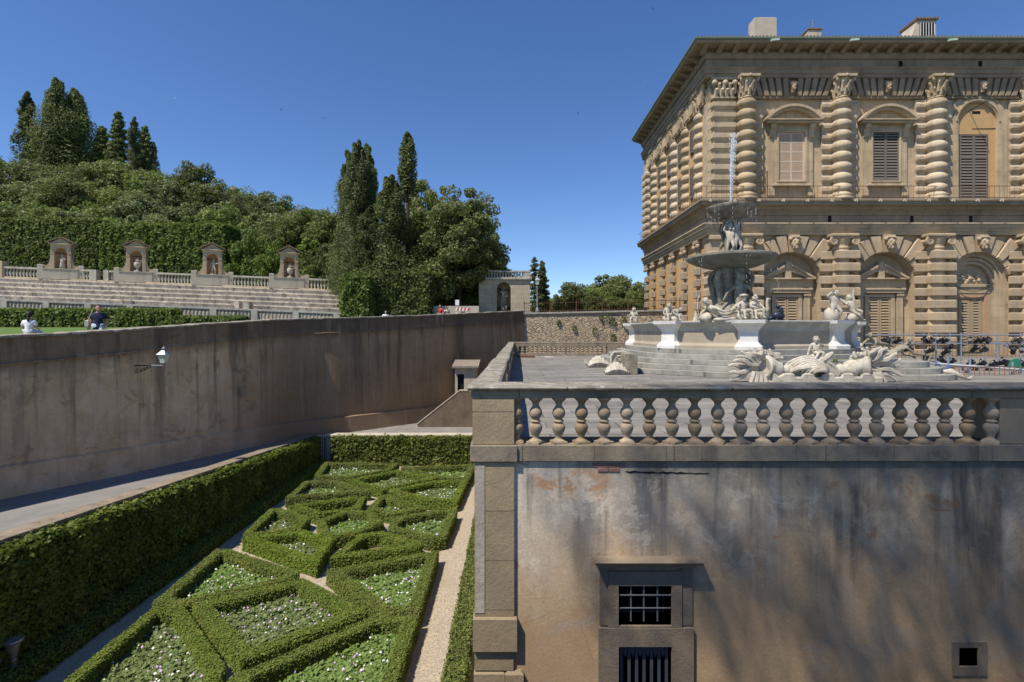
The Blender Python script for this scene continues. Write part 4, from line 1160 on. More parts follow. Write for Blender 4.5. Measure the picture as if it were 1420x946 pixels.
# ---- arched panel helper: wall with an arched opening (local x,z; front at y0)
def arched(mb,x0,x1,z0,z1,xc,r,zs,y0,y1,n=16):
    L,Rr=xc-r,xc+r
    def q(a,b,c,d,y): mb.add([(a,y,c),(b,y,c),(b,y,d),(a,y,d)],[(0,1,2,3)])
    q(x0,L,z0,z1,y0); q(Rr,x1,z0,z1,y0)
    pts=[(xc+r*math.cos(PI-PI*i/n),zs+r*math.sin(PI*i/n)) for i in range(n+1)]
    for (a,c),(b,d) in zip(pts,pts[1:]):
        mb.add([(a,y0,c),(b,y0,d),(b,y0,z1),(a,y0,z1)],[(0,1,2,3)])
        mb.add([(a,y0,c),(a,y1,c),(b,y1,d),(b,y0,d)],[(0,1,2,3)])
    for x in (L,Rr): mb.add([(x,y0,z0),(x,y1,z0),(x,y1,zs),(x,y0,zs)],[(0,1,2,3)])
    mb.add([(x0,y0,z1),(x1,y0,z1),(x1,y1,z1),(x0,y1,z1)],[(0,1,2,3)])
    for x in (x0,x1): mb.add([(x,y0,z0),(x,y0,z1),(x,y1,z1),(x,y1,z0)],[(0,1,2,3)])
def arch_strip(mb,xc,zs,r0,r1,y0,y1,a0=0,a1=PI,n=18):
    for i in range(n):
        a=a0+(a1-a0)*i/n; b=a0+(a1-a0)*(i+1)/n
        pa=[(xc+r*math.cos(t_),zs+r*math.sin(t_)) for t_,r in ((a,r0),(a,r1),(b,r1),(b,r0))]
        mb.hull([(x,y0,z) for x,z in pa],[(x,y1,z) for x,z in pa])
def niche_bay(loc,label):
    t=empty('statue_niche',loc,label,'niche','pedimented niches above the tiers',.42); t.scale=(.94,.8,1)
    mb=MB(); mb.box(-1.35,1.35,-.1,1.2,0,.92,.03); mb.box(-1.8,-1.36,-.05,.6,0,1.32,.03); mb.box(1.36,1.8,-.05,.6,0,1.32,.03); mb.box(-1.42,1.42,-.15,1.2,.92,1.0)
    mb.build('pedestal',M['chimney'],t)
    mb=MB(); arched(mb,-.8,.8,1.0,3.2,0,.5,2.42,0,.3); mb.box(-.8,.8,.78,1.1,1.0,3.2)
    mb.box(-.8,-.52,-.03,-.003,2.36,2.46); mb.box(.52,.8,-.03,-.003,2.36,2.46)
    arch_strip(mb,0,2.42,.51,.6,-.03,-.002)
    for s in (-1,1):
        pts=[(s*.8,1.0),(s*1.4,1.0),(s*1.34,1.2),(s*1.1,1.28),(s*.95,1.5),(s*.87,1.8),(s*.8,2.3)]
        mb.prism_y(pts,.1,.45)
    mb.build('body',M['niche_ochre'],t)
    mb=MB(); mb.lathe([(.56,1.0),(.56,2.42)],(0,.29,0),16,1,.8,0,PI)
    mb.lathe([(.56*math.cos(PI/2*k/6)+1e-4,2.42+.56*math.sin(PI/2*k/6)) for k in range(7)],(0,.29,0),16,1,.8,0,PI)
    mb.build('niche_lining',M['terracotta'],t,smooth=True)
    mb=MB(); mb.box(-.95,.95,-.14,1.2,3.2,3.32,.02); mb.prism_y([(-.82,3.32),(.82,3.32),(0,3.82)],0,1.1)
    mb.build('pediment',M['niche_ochre'],t)
    mb=MB()
    for s in (-1,1): mb.hull([(0,-.22,3.86),(s*1.12,-.22,3.3),(s*1.12,1.3,3.3),(0,1.3,3.86)],[(0,-.22,3.98),(s*1.14,-.22,3.4),(s*1.14,1.3,3.4),(0,1.3,3.98)])
    mb.build('roof',M['tile'],t)
    return t
for x,lab in ((90,'leftmost of the four pedimented niches, holding a slender draped statue'),(193.5,'second pedimented niche from left, holding a pale urn'),(298.5,'third pedimented niche from left, holding a standing nude statue'),(404,'rightmost pedimented niche, holding a lidded urn')):
    w=P(x,388+tilt(x)-3.2,48.2); w.y=47.75; niche_bay(w,lab)
def urn(loc,label,h=1.0,seed=0):
    mb=MB(); mb.box(-.2,.2,-.2,.2,0,.12); mb.lathe([(.17,.12),(.08,.2),(.09,.3),(.24,.45),(.3,.68),(.26,.82),(.13,.92),(.12,.98),(.2,1.03),(.12,1.1),(.05,1.2),(.06,1.27),(0.001,1.33)],n=14)
    for s in (-1,1): mb.tube([(s*.26,0,.8),(s*.4,0,.9),(s*.34,0,1.04),(s*.16,0,1.0)],.03,6)
    o=mb.build('stone_urn',M['marble'],smooth=True,loc=loc); o.scale=(h,)*3
    tag(o,label,'urn','urns and statues in the niches')
def nloc(x,dz=1.0): w=P(x,388+tilt(x)-3.2,48.2); return V3(w.x,47.95,w.z+dz)
def drape(mb,J):
    mb.lathe([(.17,0),(.16,.15),(.13,.4),(.12,.6),(.05,.7)],(0,0,0),12); mb.box(-.16,.16,-.14,.14,-.06,.0)
J=base_pose(); J.update(lha=V3(.12,-.16,.6),rha=V3(-.05,-.17,.55))
statue('niche_statue',J,1.3,nloc(90,1.06),0,'slender draped pale statue in the leftmost niche','statue','urns and statues in the niches','marble',drape,1,False)
urn(nloc(193.5),'pale wide urn in the second niche from left',1.0)
J=base_pose(); J.update(lel=V3(.24,-.04,.66),lha=V3(.32,-.12,.72),rha=V3(-.24,-.06,.42),lkn=V3(.1,-.06,.26))
statue('niche_statue',J,1.45,nloc(298.5,1.03),.2,'standing nude white statue with arm raised in the third niche','statue','urns and statues in the niches','marble',lambda mb,J:mb.box(-.16,.16,-.14,.14,-.03,.03),2,False)
urn(nloc(404),'tall lidded urn in the rightmost niche',1.02)

# ================================================================== niche building with its balustrade
nb_=empty('niche_building',P(700,432,46),'ochre stone building with arched statue niche and balustrade on its flat top','building')
a=P(664,432,46); b=P(735,388,46); c=P(698.5,432,46)
mb=MB(); arched(mb,a.x,b.x,1.5,b.z,c.x,.62,P(0,401,46).z,46,46.9); mb.box(a.x,b.x,47.2,50,1.5,b.z); mb.box(a.x,b.x,46.9,47.2,1.5,2.5)
mb.build('wall',stone('niche_building_stone',(.50,.42,.30),(.42,.35,.25),(.15,.12,.09),sc=.7,streak=.35,grime=.35,joints=(1.2,.42),jointcol=.7,blockvar=.3),nb_,world=True)
mb=MB(); mb.lathe([(.66,0),(.66,2.4)],(c.x,46.5,1.5),16,1,1,0,PI); zz=P(0,401,46).z
mb.lathe([(.66*math.cos(PI/2*k/6)+1e-4,.66*math.sin(PI/2*k/6)) for k in range(7)],(c.x,46.5,zz),16,1,1,0,PI); mb.lathe([(.66,1.4),(.66,zz-1.5)],(c.x,46.5,1.5),16,1,1,0,PI)
mb.build('niche_lining',M['niche_ochre'],nb_,world=True,smooth=True)
mb=MB(); mb.box(a.x-.15,b.x+.15,45.8,50,b.z,b.z+.18,.02); mb.box(a.x-.05,b.x+.05,45.9,46.3,b.z+.66,b.z+.8)
mb.box(b.x-.55,b.x+.04,45.92,46.35,b.z+.18,b.z+.66); mb.box(a.x,a.x+.5,45.92,46.35,b.z+.18,b.z+.66); mb.box(b.x-.3,b.x+.05,46.3,50,b.z+.6,b.z+.8)
mb.build('cornice_and_rail',M['baluster_grey'],nb_,world=True)
n0=None
for k in range(14):
    x=a.x+.65+k*(b.x-a.x-1.3)/13
    if n0 is None: mb=MB(); mb.lathe([(.06,0),(.09,.1),(.05,.2),(.09,.34),(.06,.48)],n=7); n0=mb.build('baluster',M['baluster_grey'],nb_,smooth=True); o=n0
    else: o=n0.copy(); COL.objects.link(o); o.parent=nb_
    o.location=V3(x,46.1,b.z+.18)-nb_.location
J=base_pose(); J.update(rel=V3(-.22,-.02,.66),rha=V3(-.12,-.14,.78),lha=V3(.14,-.2,.5))
statue('stone_statue',J,1.75,(c.x,46.35,P(0,430,46).z+.35),.1,'pale standing statue on a plinth in the niche building','statue',None,'marble_stain',lambda mb,J:(mb.box(-.16,.16,-.14,.14,-.35,.03),mb.lathe([(.16,0),(.12,.45),(.05,.6)],(0,.03,0),10)),3,False)

# ---- rubble wall with iron fence, lamp post
rb=empty('rubble_wall',(8,42.4,-6),'rough rubble stone wall with sprouting weeds beyond the terrace','wall')
mb=MB(); mb.hull([(1.02,43.1,-6.05),(14.55,43.6,-6.05),(14.55,44.6,-6.05),(1.02,44.1,-6.05)],[(1.02,43.15,P(727,436,43.1).z),(14.55,43.7,P(893,431,43.6).z),(14.55,44.4,P(893,431,43.6).z),(1.02,43.9,P(727,436,43.1).z)])
mb.build('wall_face',M['rubble'],rb,world=True)
mb=MB(); z0,z1=P(727,436,43.1).z,P(893,431,43.6).z
mb.hull([(1.02,43.05,z0),(14.55,43.55,z1),(14.55,44.5,z1),(1.02,44.0,z0)],[(1.02,43.05,z0+.14),(14.55,43.55,z1+.14),(14.55,44.5,z1+.14),(1.02,44.0,z0+.14)])
mb.build('coping',M['baluster_grey'],rb,world=True)
mb=MB(); mb.box(11.6,12.2,42.9,43.6,P(0,474,43).z,P(0,467,43).z); mb.build('dark_opening',M['dark'],rb,world=True)
rng=np.random.default_rng(5); bl=[]
for x,y,s in ((846,440,.5),(852,447,.4),(866,445,.45),(826,458,.35),(797,455,.3),(852,468,.35),(835,441,.3),(775,447,.25),(871,455,.3)):
    w=P(x,y,42.9); w.y=43.12+.5*(w.x-1.02)/13.5; bl.append(((w.x,w.y,w.z),(s*.7,.2,s),90))
V,F=blob_leaves(rng,bl,.07); o=link('wall_weeds',np_mesh('wall_weeds',V,F),M['laurel_leaf']); tag(o,'tufts of green weeds sprouting from the rubble wall','weeds',None,'stuff')
fe=empty('iron_fence',(8,43,3.2),'rusty iron bar fence on top of the rubble wall','fence')
def fz(x): return z0+.14+(z1-z0)*(x-1.02)/13.53
def fy(x): return 43.5+.5*(x-1.02)/13.53
mb=MB()
for dz in (.12,.78): mb.tube([(1.1,fy(1.1),fz(1.1)+dz),(14.5,fy(14.5),fz(14.5)+dz)],.022,5)
for k in range(7): x=1.15+k*2.2; mb.tube([(x,fy(x),fz(x)),(x,fy(x),fz(x)+.98)],.035,6)
mb.build('rails_and_posts',M['rust'],fe,world=True)
for k in range(60):
    x=1.3+k*.22; mb=MB(); mb.tube([(x,fy(x),fz(x)),(x,fy(x),fz(x)+.93)],.011,4); mb.build('bar',M['rust'],fe,world=True)
w=P(745,437,43.7)
sl=empty('street_lamp',w,'tall grey street lamp with glass lantern at the wall corner','street lamp')
def lantern(mb_frame,mb_glass,c,s):
    x,y,z=c
    b=[(x-.11*s,y-.11*s,z),(x+.11*s,y-.11*s,z),(x+.11*s,y+.11*s,z),(x-.11*s,y+.11*s,z)]
    t_=[(x-.19*s,y-.19*s,z+.4*s),(x+.19*s,y-.19*s,z+.4*s),(x+.19*s,y+.19*s,z+.4*s),(x-.19*s,y+.19*s,z+.4*s)]
    mb_glass.hull(b,t_)
    for p_,q_ in zip(b,t_): mb_frame.tube([p_,q_],.012*s,5)
    for L in (b,t_):
        for i in range(4): mb_frame.tube([L[i],L[(i+1)%4]],.013*s,5)
    e=[(x+sx*.235*s,y+sy*.235*s,z+.41*s) for sx,sy in ((-1,-1),(1,-1),(1,1),(-1,1))]
    f=[(x+sx*.07*s,y+sy*.07*s,z+.62*s) for sx,sy in ((-1,-1),(1,-1),(1,1),(-1,1))]
    return e,f
mb=MB(); gl=MB(); H=3.05
e,f=lantern(mb,gl,(w.x,w.y,w.z+2.55),.95); mb.hull(e,f); mb.lathe([(.05,.62),(.09,.66),(.02,.76),(.001,.82)],(w.x,w.y,w.z+2.55),8)
mb.lathe([(.14,0),(.14,.5),(.08,.6),(.055,.8),(.05,2.4),(.08,2.46),(.05,2.55)],tuple(w),10)
mb.build('post',plain('grey_painted_iron',(.30,.33,.33),.5,.3),sl,world=True,smooth=True); gl.build('lantern_glass',M['lantern_glass'],sl,world=True)
# wall lantern on its scrolled bracket
lw_=empty('wall_lantern',P(190,512,20.3),'pale old lantern on scrolled iron bracket fixed to the long retaining wall','lantern')
mb=MB(); A=P(183,507,20.55); B=P(227,507,20.3); d=(B-A)
mb.tube([A,A+d*.62],.022,6); mb.tube([A,A-V3(0,0,.32)],.025,6)
def sc(u,v): return A+d*u+V3(0,0,-v)
cur=[]
for k in range(14):
    t_=k/13; cur.append(sc(.02+.6*t_, .3*math.cos(t_*1.35)**1.3 if t_<.99 else .02))
mb.tube(cur,.014,5)
for cx_,cv,r in ((.12,.15,.1),(.27,.14,.085),(.39,.1,.06),(.48,.06,.04)):
    mb.tube([sc(cx_+r*.75*math.cos(a)*(1-a/14),cv+r*math.sin(a)*(1-a/14)) for a in np.linspace(0,9,22)],.009,4)
mb.build('bracket',M['iron'],lw_,world=True)
mb=MB(); gl=MB(); mb.tube([A+d*.62,B],.024,6); mb.tube([B,B-V3(0,0,.1)],.02,6)
e,f=lantern(mb,gl,(B.x,B.y,P(0,503,20.3).z),.78); mb.tube([B,(B.x,B.y,P(0,503,20.3).z)],.025,6)
mb.build('lantern_frame',M['pipe'],lw_,world=True); gl.build('lantern_glass',M['lantern_glass'],lw_,world=True)
mb=MB(); mb.hull(e,f); mb.lathe([(.05,.48),(.04,.52),(.075,.54),(.075,.565),(.03,.59),(.012,.63),(.001,.66)],(B.x,B.y,P(0,503,20.3).z),10)
mb.build('lantern_roof',plain('zinc_roof',(.30,.32,.34),.5,.4),lw_,world=True)

# ---- hut, stair, stair parapet
hu=empty('small_hut',P(645,560,36),'small plastered hut with tiled roof and dark door at the stair head','hut')
a=P(631,560,35.6); b=P(660,510,35.6)
mb=MB(); wall_grid(mb,a.x,b.x,-3.6,b.z,35.6,37.2,[(P(634.5,0,35.6).x,P(643.5,0,35.6).x,-3.2,P(0,519,35.6).z)])
mb.build('wall',M['chimney'],hu,world=True)
mb=MB(); mb.box(P(633.6,0,35.6).x,P(644.4,0,35.6).x,35.75,35.8,-3.2,P(0,518,35.6).z); mb.build('door',M['dark'],hu,world=True)
mb=MB(); mb.hull([(a.x-.18,35.3,b.z+.0),(b.x+.2,35.3,b.z+.0),(b.x+.2,37.4,b.z+.3),(a.x-.18,37.4,b.z+.3)],[(a.x-.18,35.3,b.z+.1),(b.x+.2,35.3,b.z+.1),(b.x+.2,37.4,b.z+.42),(a.x-.18,37.4,b.z+.42)])
for k in range(15): x=a.x-.12+k*(b.x-a.x+.28)/14; mb.tube([(x,35.28,b.z+.1),(x,37.4,b.z+.43)],.045,6)
mb.build('roof',stone('pale_roof_tile',(.40,.335,.27),(.31,.26,.21),(.15,.125,.1),sc=3,streak=.1,grime=.4),hu,world=True)
st=empty('stone_staircase',P(600,600,34.3),'narrow stone stair climbing along the retaining wall behind its sloping parapet','staircase')
mb=MB()
for k in range(13):
    p0=P(574+k*4.6,603-k*4.5,34.3); mb.box(p0.x,P(655,0,34.3).x,33.75,35.3,-4.9,p0.z)
mb.build('steps',M['step'],st,world=True)
mb=MB(); Yp=33.5
pts=[(579,640),(579,589),(637,543),(720,543),(720,640)]
mb.prism_y([(P(x,y,Yp).x,P(x,y,Yp).z) for x,y in pts],Yp,Yp+.28); sp_=mb.build('parapet_wall',stone('brown_stair_plaster',(.20,.155,.105),(.15,.115,.08),(.06,.05,.04),sc=.9,streak=.4,grime=.5),st,world=True)
mb=MB(); cpts=[P(578,589,Yp),P(637,542.5,Yp),P(650,542.5,Yp)]
for p_,q_ in zip(cpts,cpts[1:]): mb.hull([(p_.x,Yp-.03,p_.z),(q_.x,Yp-.03,q_.z),(q_.x,Yp+.31,q_.z),(p_.x,Yp+.31,p_.z)],[(p_.x,Yp-.03,p_.z+.07),(q_.x,Yp-.03,q_.z+.07),(q_.x,Yp+.31,q_.z+.07),(p_.x,Yp+.31,p_.z+.07)])
p_=cpts[0]; mb.box(p_.x-.03,p_.x+.08,Yp-.03,Yp+.31,-5,p_.z)
mb.build('parapet_coping',M['chimney'],st,world=True)

# ---- low pale wall and striped barrier by the clipped hedge
w=P(600,432,44.5); mb=MB(); mb.box(P(596,0,44.5).x,P(664,0,44.5).x,44.4,44.7,1.8,P(0,424.5,44.5).z)
tag(mb.build('low_wall',M['chimney']),'low pale wall in front of the shaded hedge by the big oak','wall')
br=empty('striped_barrier',P(642,432,43.5),'red and white striped barrier board on two feet by the low wall','barrier')
for k in range(8):
    x0=631+k*2.4; a=P(x0,431,43.5); b=P(x0+2.4,427,43.5)
    mb=MB(); mb.hull([(a.x,43.5,a.z),(b.x,43.5,a.z),(b.x,43.53,a.z),(a.x,43.53,a.z)],[(a.x+.08,43.5,b.z),(b.x+.08,43.5,b.z),(b.x+.08,43.53,b.z),(a.x+.08,43.53,b.z)]); mb.build('stripe',M['red_paint'] if k%2 else M['white_paint'],br,world=True)
mb=MB()
for x in (633,648): w=P(x,430,43.5); mb.box(w.x-.03,w.x+.03,43.54,43.6,w.z-.9,w.z+.1)
mb.build('foot',M['white_paint'],br,world=True)
w=P(634,420,44); mb=MB(); mb.box(w.x-.16,w.x+.16,43.98,44.02,w.z-.22,w.z+.24,.01); mb.tube([(w.x,44.03,w.z-.2),(w.x,44.03,2.1)],.03,6)
tag(mb.build('notice_board',M['white_paint']),'small white notice board on a post beyond the striped barrier','sign')

# ================================================================== people
def person(loc,h,rz,J,label,top,bottom,hairm='hair',bun=False,extra=None):
    t=empty('person',loc,label,'person',None,rz)
    mb,J2=body(J,.92,.066,False)
    o=mb.build('body',M['skin'],t,smooth='full'); o.scale=(h,)*3
    rc=1.0
    def clothes(names,edges,rad,nm,mat):
        idx={n:i for i,n in enumerate(names)}
        V,F=skin_obj([J2[n] for n in names],[(idx[a],idx[b]) for a,b in edges],rad,1)
        m=MB(); m.add(V,F); q=m.build(nm,M[mat],t,smooth='full'); q.scale=(h,)*3
    for s in 'lr': J2[s+'sl']=J2[s+'sh'].lerp(J2[s+'el'],.75)
    J2['col']=J2['che'].lerp(J2['nec'],.6); J2['hem']=J2['pel']-V3(0,0,.05)
    for s in 'lr': J2[s+'sn']=J2[s+'kn'].lerp(J2[s+'an'],.9)
    clothes(['pel','bel','che','col','lsh','lsl','rsh','rsl','hem'],[('hem','pel'),('pel','bel'),('bel','che'),('che','col'),('che','lsh'),('lsh','lsl'),('che','rsh'),('rsh','rsl')],[.098,.09,.1,.055,.056,.05,.056,.05,.1],'shirt',top)
    clothes(['pel','lhi','lkn','lsn','rhi','rkn','rsn'],[('pel','lhi'),('lhi','lkn'),('lkn','lsn'),('pel','rhi'),('rhi','rkn'),('rkn','rsn')],[.09,.072,.055,.045,.072,.055,.045],'trousers',bottom)
    f=J2.get('face',V3(0,-1,0)).normalized(); mb=MB(); hd=J2['hed']
    mb.ball(hd-f*.018+V3(0,0,.014),.071,12,8,.9,1,1.12)
    if bun: mb.ball(hd-f*.075-V3(0,0,.03),.032,8,6); mb.tube([hd-f*.07-V3(0,0,.05),hd-f*.085-V3(0,0,.14),hd-f*.07-V3(0,0,.2)],[.03,.024,.01],7)
    q=mb.build('hair',M[hairm],t,smooth='full'); q.scale=(h,)*3
    return t
# cut the hair cap away from the face by pushing it back: face side is the head's own ball
J=base_pose(); J.update(lsh=V3(.105,0,.73),rsh=V3(-.105,0,.73),lel=V3(.145,.05,.6),lha=V3(.15,-.03,.46),rel=V3(-.15,.06,.6),rha=V3(-.18,.02,.45),lkn=V3(.06,-.14,.27),rkn=V3(-.06,.06,.26),lfo=V3(.06,-.2,.03),rfo=V3(-.06,.18,.05),face=V3(.25,-1,-.05))
w=P(136.5,0,21.0); hz=hill_z(w.x,21)
man=person((w.x,21,hz),1.72,.5,J,'man in navy shirt and pale trousers walking on the lawn with a cream bag','shirt_navy','trousers')
mb=MB(); mb.box(-.06,.06,-.13,.1,-.16,.12,.03); mb.tube([(0,-.02,.1),(.1,.05,.55)],.012,5); o=mb.build('shoulder_bag',M['bag']); o.location=(w.x-.36,20.9,hz+.92); o.rotation_euler=(0,.1,.4); tag(o,'cream canvas shoulder bag carried by the walking man','bag')
J=seat_pose(); J.update(face=V3(0,-1,-.1),lha=V3(.12,-.2,.36),rha=V3(-.1,-.22,.36),lel=V3(.155,.0,.40),rel=V3(-.155,.0,.40),lsh=V3(.105,0,.55),rsh=V3(-.105,0,.55))
pw=P(47,463,17.3)
person((pw.x-.25,17.4,pw.z-.31),1.3,PI+.35,J,'woman in white blouse with dark ponytail sitting on the wall coping, back turned','shirt_white','trousers',bun=True)
J=base_pose(); w=P(535,0,38); person((w.x,38,P(0,430.5,38).z-1.33),1.35,.4,J,'distant person in pale top half hidden by the wall coping','shirt_white','trousers')
w=P(611,0,42.5); J=base_pose(); J.update(face=V3(-1,-.3,0)); person((w.x,42.5,P(0,422,42.5).z-1.66),1.68,-.8,base_pose(),'distant person in red top behind the retaining wall','shirt_red','trousers')
w=P(620,0,43); person((w.x,43,P(0,424,43).z-1.6),1.62,.8,base_pose(),'distant person in greyish top beside the one in red','bag','trousers')
# ================================================================== palace  (local: x right along the front, y into the wall, z up; origin at the corner)
PX0,PY0=14.6,38.0
SP=FPX/PY0
def U(x): return (x-CX)/SP-PX0
def Zp(y,Y=PY0): return CAMZ-(y-CY)/FPX*Y
pal=empty('palace',(PX0,PY0,0),'ochre sandstone palace with banded columns, shuttered windows and deep bracketed eaves','palace')
LEN=17.6; WID=27.0            # side length, front length built
ZB=Zp(279,37.2)               # underside of balcony slab
Zg_top=Zp(311); 
ORD=['P']
# --- frames: front (u along +x, out = -y); side (u along +y, out = -x)
FRONT=Matrix.Identity(4)
SIDE=Matrix(((0,1,0,0),(1,0,0,0),(0,0,1,0),(0,0,0,1)))     # (u,d,z)->(d,u,z)  : depth axis becomes x
bayc=[U(1095.5),U(1225.5),U(1353),U(1486)]; hw=U(1160)-U(1095.5)
bays=[(U(1031),U(1161)),(U(1161),U(1291)),(U(1291),U(1421)),(U(1421),U(1551))]
# --- ground storey wall with arched recesses
zs=Zp(392); rA=2.16
mb=MB(); rb_=MB()
mb.box(-.0,bays[0][0],0,.6,-2,Zg_top)
for i,((a,b),c) in enumerate(zip(bays,bayc)):
    arched(mb,a,b,-2,Zg_top,c,rA if i!=2 else rA*.98,zs,0,.62,22)
    rb_.box(c-rA-.1,c+rA+.1,.6,.8,-2,zs+rA+.2)
mb.box(bays[-1][1],WID,0,.6,-2,Zg_top); 
mb.build('ground_storey_wall',M['palace_grey'],pal)
rb_.build('recess_wall',M['palace_grey'],pal)
mb=MB(); mb.box(.0,.5,.601,LEN,-6,Zg_top); mb.build('side_ground_wall',M['orange'],pal)
mb=MB(); mb.box(-.0,WID,.0,.5,Zg_top+.002,Zp(50,36.6)-.6); mb.build('upper_storey_wall',M['palace'],pal)
mb=MB(); mb.box(.0,.5,.501,LEN,Zg_top+.002,Zp(50,36.6)-.6); mb.build('side_upper_wall',M['orange'],pal)
mb=MB(); mb.box(.6,WID,LEN-.4,LEN,-6,20); mb.box(WID-.3,WID-.01,.65,LEN-.5,-6,20); mb.build('rear_wall',M['orange'],pal)
# --- entablatures, swept round the corner (profile: outward offset, z)
def cornice(name,prof,mat,d0=.0):
    m=MB(); n=len(prof)
    A=[(WID,-o,z) for o,z in prof]; B=[(-o,-o,z) for o,z in prof]; C=[(-o,LEN+o*.0,z) for o,z in prof]
    m.add(A+B+C,[(k,(k+1)%n,n+(k+1)%n,n+k) for k in range(n)]+[(n+k,n+(k+1)%n,2*n+(k+1)%n,2*n+k) for k in range(n)]+[tuple(range(n)),tuple(range(3*n-1,2*n-1,-1))])
    return m.build(name,mat,pal)
z=Zp
cornice('ground_architrave',[(-.1,z(327)),(.36,z(327)),(.36,z(323.3)),(.46,z(322.6)),(.46,z(318.7)),(.57,z(318)),(.57,z(314)),(.68,z(313)),(.68,z(311.2)),(-.1,z(311.2))],M['palace_grey'])
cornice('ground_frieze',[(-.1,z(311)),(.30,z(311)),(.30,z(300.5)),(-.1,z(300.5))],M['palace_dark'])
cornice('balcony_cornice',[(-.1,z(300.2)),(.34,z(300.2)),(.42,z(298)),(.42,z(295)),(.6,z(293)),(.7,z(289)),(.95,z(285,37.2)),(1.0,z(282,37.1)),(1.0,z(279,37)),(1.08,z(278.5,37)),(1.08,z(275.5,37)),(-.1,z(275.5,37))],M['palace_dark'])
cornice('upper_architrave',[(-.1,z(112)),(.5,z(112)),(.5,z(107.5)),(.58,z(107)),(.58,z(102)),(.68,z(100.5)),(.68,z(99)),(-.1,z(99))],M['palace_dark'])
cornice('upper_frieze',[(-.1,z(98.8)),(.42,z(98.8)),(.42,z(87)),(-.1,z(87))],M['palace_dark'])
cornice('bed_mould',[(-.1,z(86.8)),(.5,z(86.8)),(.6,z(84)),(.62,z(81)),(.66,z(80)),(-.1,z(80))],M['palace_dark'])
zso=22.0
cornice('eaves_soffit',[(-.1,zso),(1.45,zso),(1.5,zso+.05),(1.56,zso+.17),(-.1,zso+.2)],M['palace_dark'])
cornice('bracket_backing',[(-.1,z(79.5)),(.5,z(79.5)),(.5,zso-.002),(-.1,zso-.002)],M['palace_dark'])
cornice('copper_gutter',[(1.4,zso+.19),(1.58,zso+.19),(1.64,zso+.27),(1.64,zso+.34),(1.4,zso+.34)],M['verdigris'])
def roof():
    m=MB(); h=3.4
    a=[(-1.5,-1.5,zso+.33),(WID,-1.5,zso+.33),(WID,LEN,zso+.33),(-1.5,LEN,zso+.33)]
    m.hull(a,[(8,8,zso+.33+h*.7),(WID,8,zso+.33+h*.7),(WID,LEN-.01,zso+.33+h*.7),(8,LEN-.01,zso+.33+h*.7)])
    r=m.build('roof',M['tile'],pal)
    m=MB()
    for k in range(110):
        x=-1.45+k*.255
        m.tube([(x,-1.6,zso+.38),(x+.0,-.9,zso+.52)],.07,6)
    m.build('eaves_tiles',M['tile'],r)
    return r
rf=roof()
def chim(x0,x1,y0,Y,yb=40,slope=False,name='chimney',win=None):
    a=P(x0,0,Y).x-PX0; b=P(x1,0,Y).x-PX0; zt=P(0,y0,Y).z; m=MB()
    m.box(a,b,Y-PY0,Y-PY0+1.0,zso+.2,zt,.03)
    if slope: m.prism_y([(a,zt-.05),(a,zso+.3),(P(slope,0,Y).x-PX0,zso+.3),(P(slope,0,Y).x-PX0,zso+.6)],Y-PY0+.05,Y-PY0+1.55)
    o=m.build(name,M['chimney'],rf); return o,a,b,zt
o,a,b,zt=chim(1046,1077,24,40)
m=MB(); m.box(a+.5,b-.1,2.2,3.2,zt-.002,zt+.12); m.build('flue_cap',M['chimney'],o)
o,a,b,zt=chim(1121,1139,41,40); m=MB(); m.box(a-.06,b+.06,1.92,3.7,zt+.001,zt+.09); m.build('flue_cap',M['tile'],o)
o,a,b,zt=chim(1272,1298,28,40.5,slope=1253,name='dormer')
m=MB(); m.box(a-.1,b+.12,2.4,4.3,zt+.001,zt+.13)
for k in range(7): m.tube([(a-.05+k*(b-a+.1)/6,2.35,zt+.13),(a-.05+k*(b-a+.1)/6,4.3,zt+.13)],.08,6)
m.build('tiled_cap',M['tile'],o)
m=MB(); m.box(a+.18,b-.18,2.44,2.49,zso+.6,zt-.25); q=m.build('dormer_window',M['dark'],o)
m=MB(); 
for k in range(6): x=a+.2+k*(b-a-.4)/5; m.tube([(x,2.41,zso+.6),(x,2.41,zt-.25)],.02,5)
m.box(a+.15,b-.15,2.4,2.43,zso+1.1,zso+1.14); m.build('bars',M['white_paint'],o)
m=MB(); m.box(U(1322),U(1332),2.5,3.4,zso+.3,zso+1.0); m.build('chimney',M['chimney'],rf)
m=MB(); w=P(1131,41,40); x,y,zz=w.x-PX0,2.4,w.z
m.tube([(x,y,zz),(x,y,zz+1.05)],.02,5); m.tube([(x-.3,y,zz+.2),(x+1.0,y-.1,zz+.12)],.012,4)
for k in range(6): q=-.25+k*.22; m.tube([(x+q,y-.25,zz+.17),(x+q,y+.25,zz+.17)],.008,4)
for dz in (.5,.75,.95): m.tube([(x-.35,y,zz+dz-.08),(x+.35,y,zz+dz+.1)],.01,4); m.tube([(x-.2,y,zz+dz+.14),(x+.25,y,zz+dz-.12)],.008,4)
m.build('aerial',M['pipe'],rf)
# eaves brackets (modillions)
m=MB(); m.prism_y([(0,0),(0,0)],0,0) if False else None
def bracket():
    m=MB(); pts=[(-.45,-.36),(-.55,-.40),(-.75,-.33),(-.95,-.2),(-1.2,-.14),(-1.36,-.1),(-1.36,0),(-.45,0)]
    m.hull([(-.17,y,zz) for y,zz in pts],[(.17,y,zz) for y,zz in pts]); return m
br0=None; k=0
u=-.75
while u < U(1560):
    if br0 is None: br0=bracket().build('eaves_bracket',M['palace_dark'],pal,bevel=0); o=br0
    else: o=br0.copy(); COL.objects.link(o); o.parent=pal
    o.location=(u,0,zso-.003); u+=1.11
u=.6
while u < LEN-.1:
    o=br0.copy(); COL.objects.link(o); o.parent=pal; o.location=(0,u,zso-.003); o.rotation_euler=(0,0,-PI/2); u+=1.11
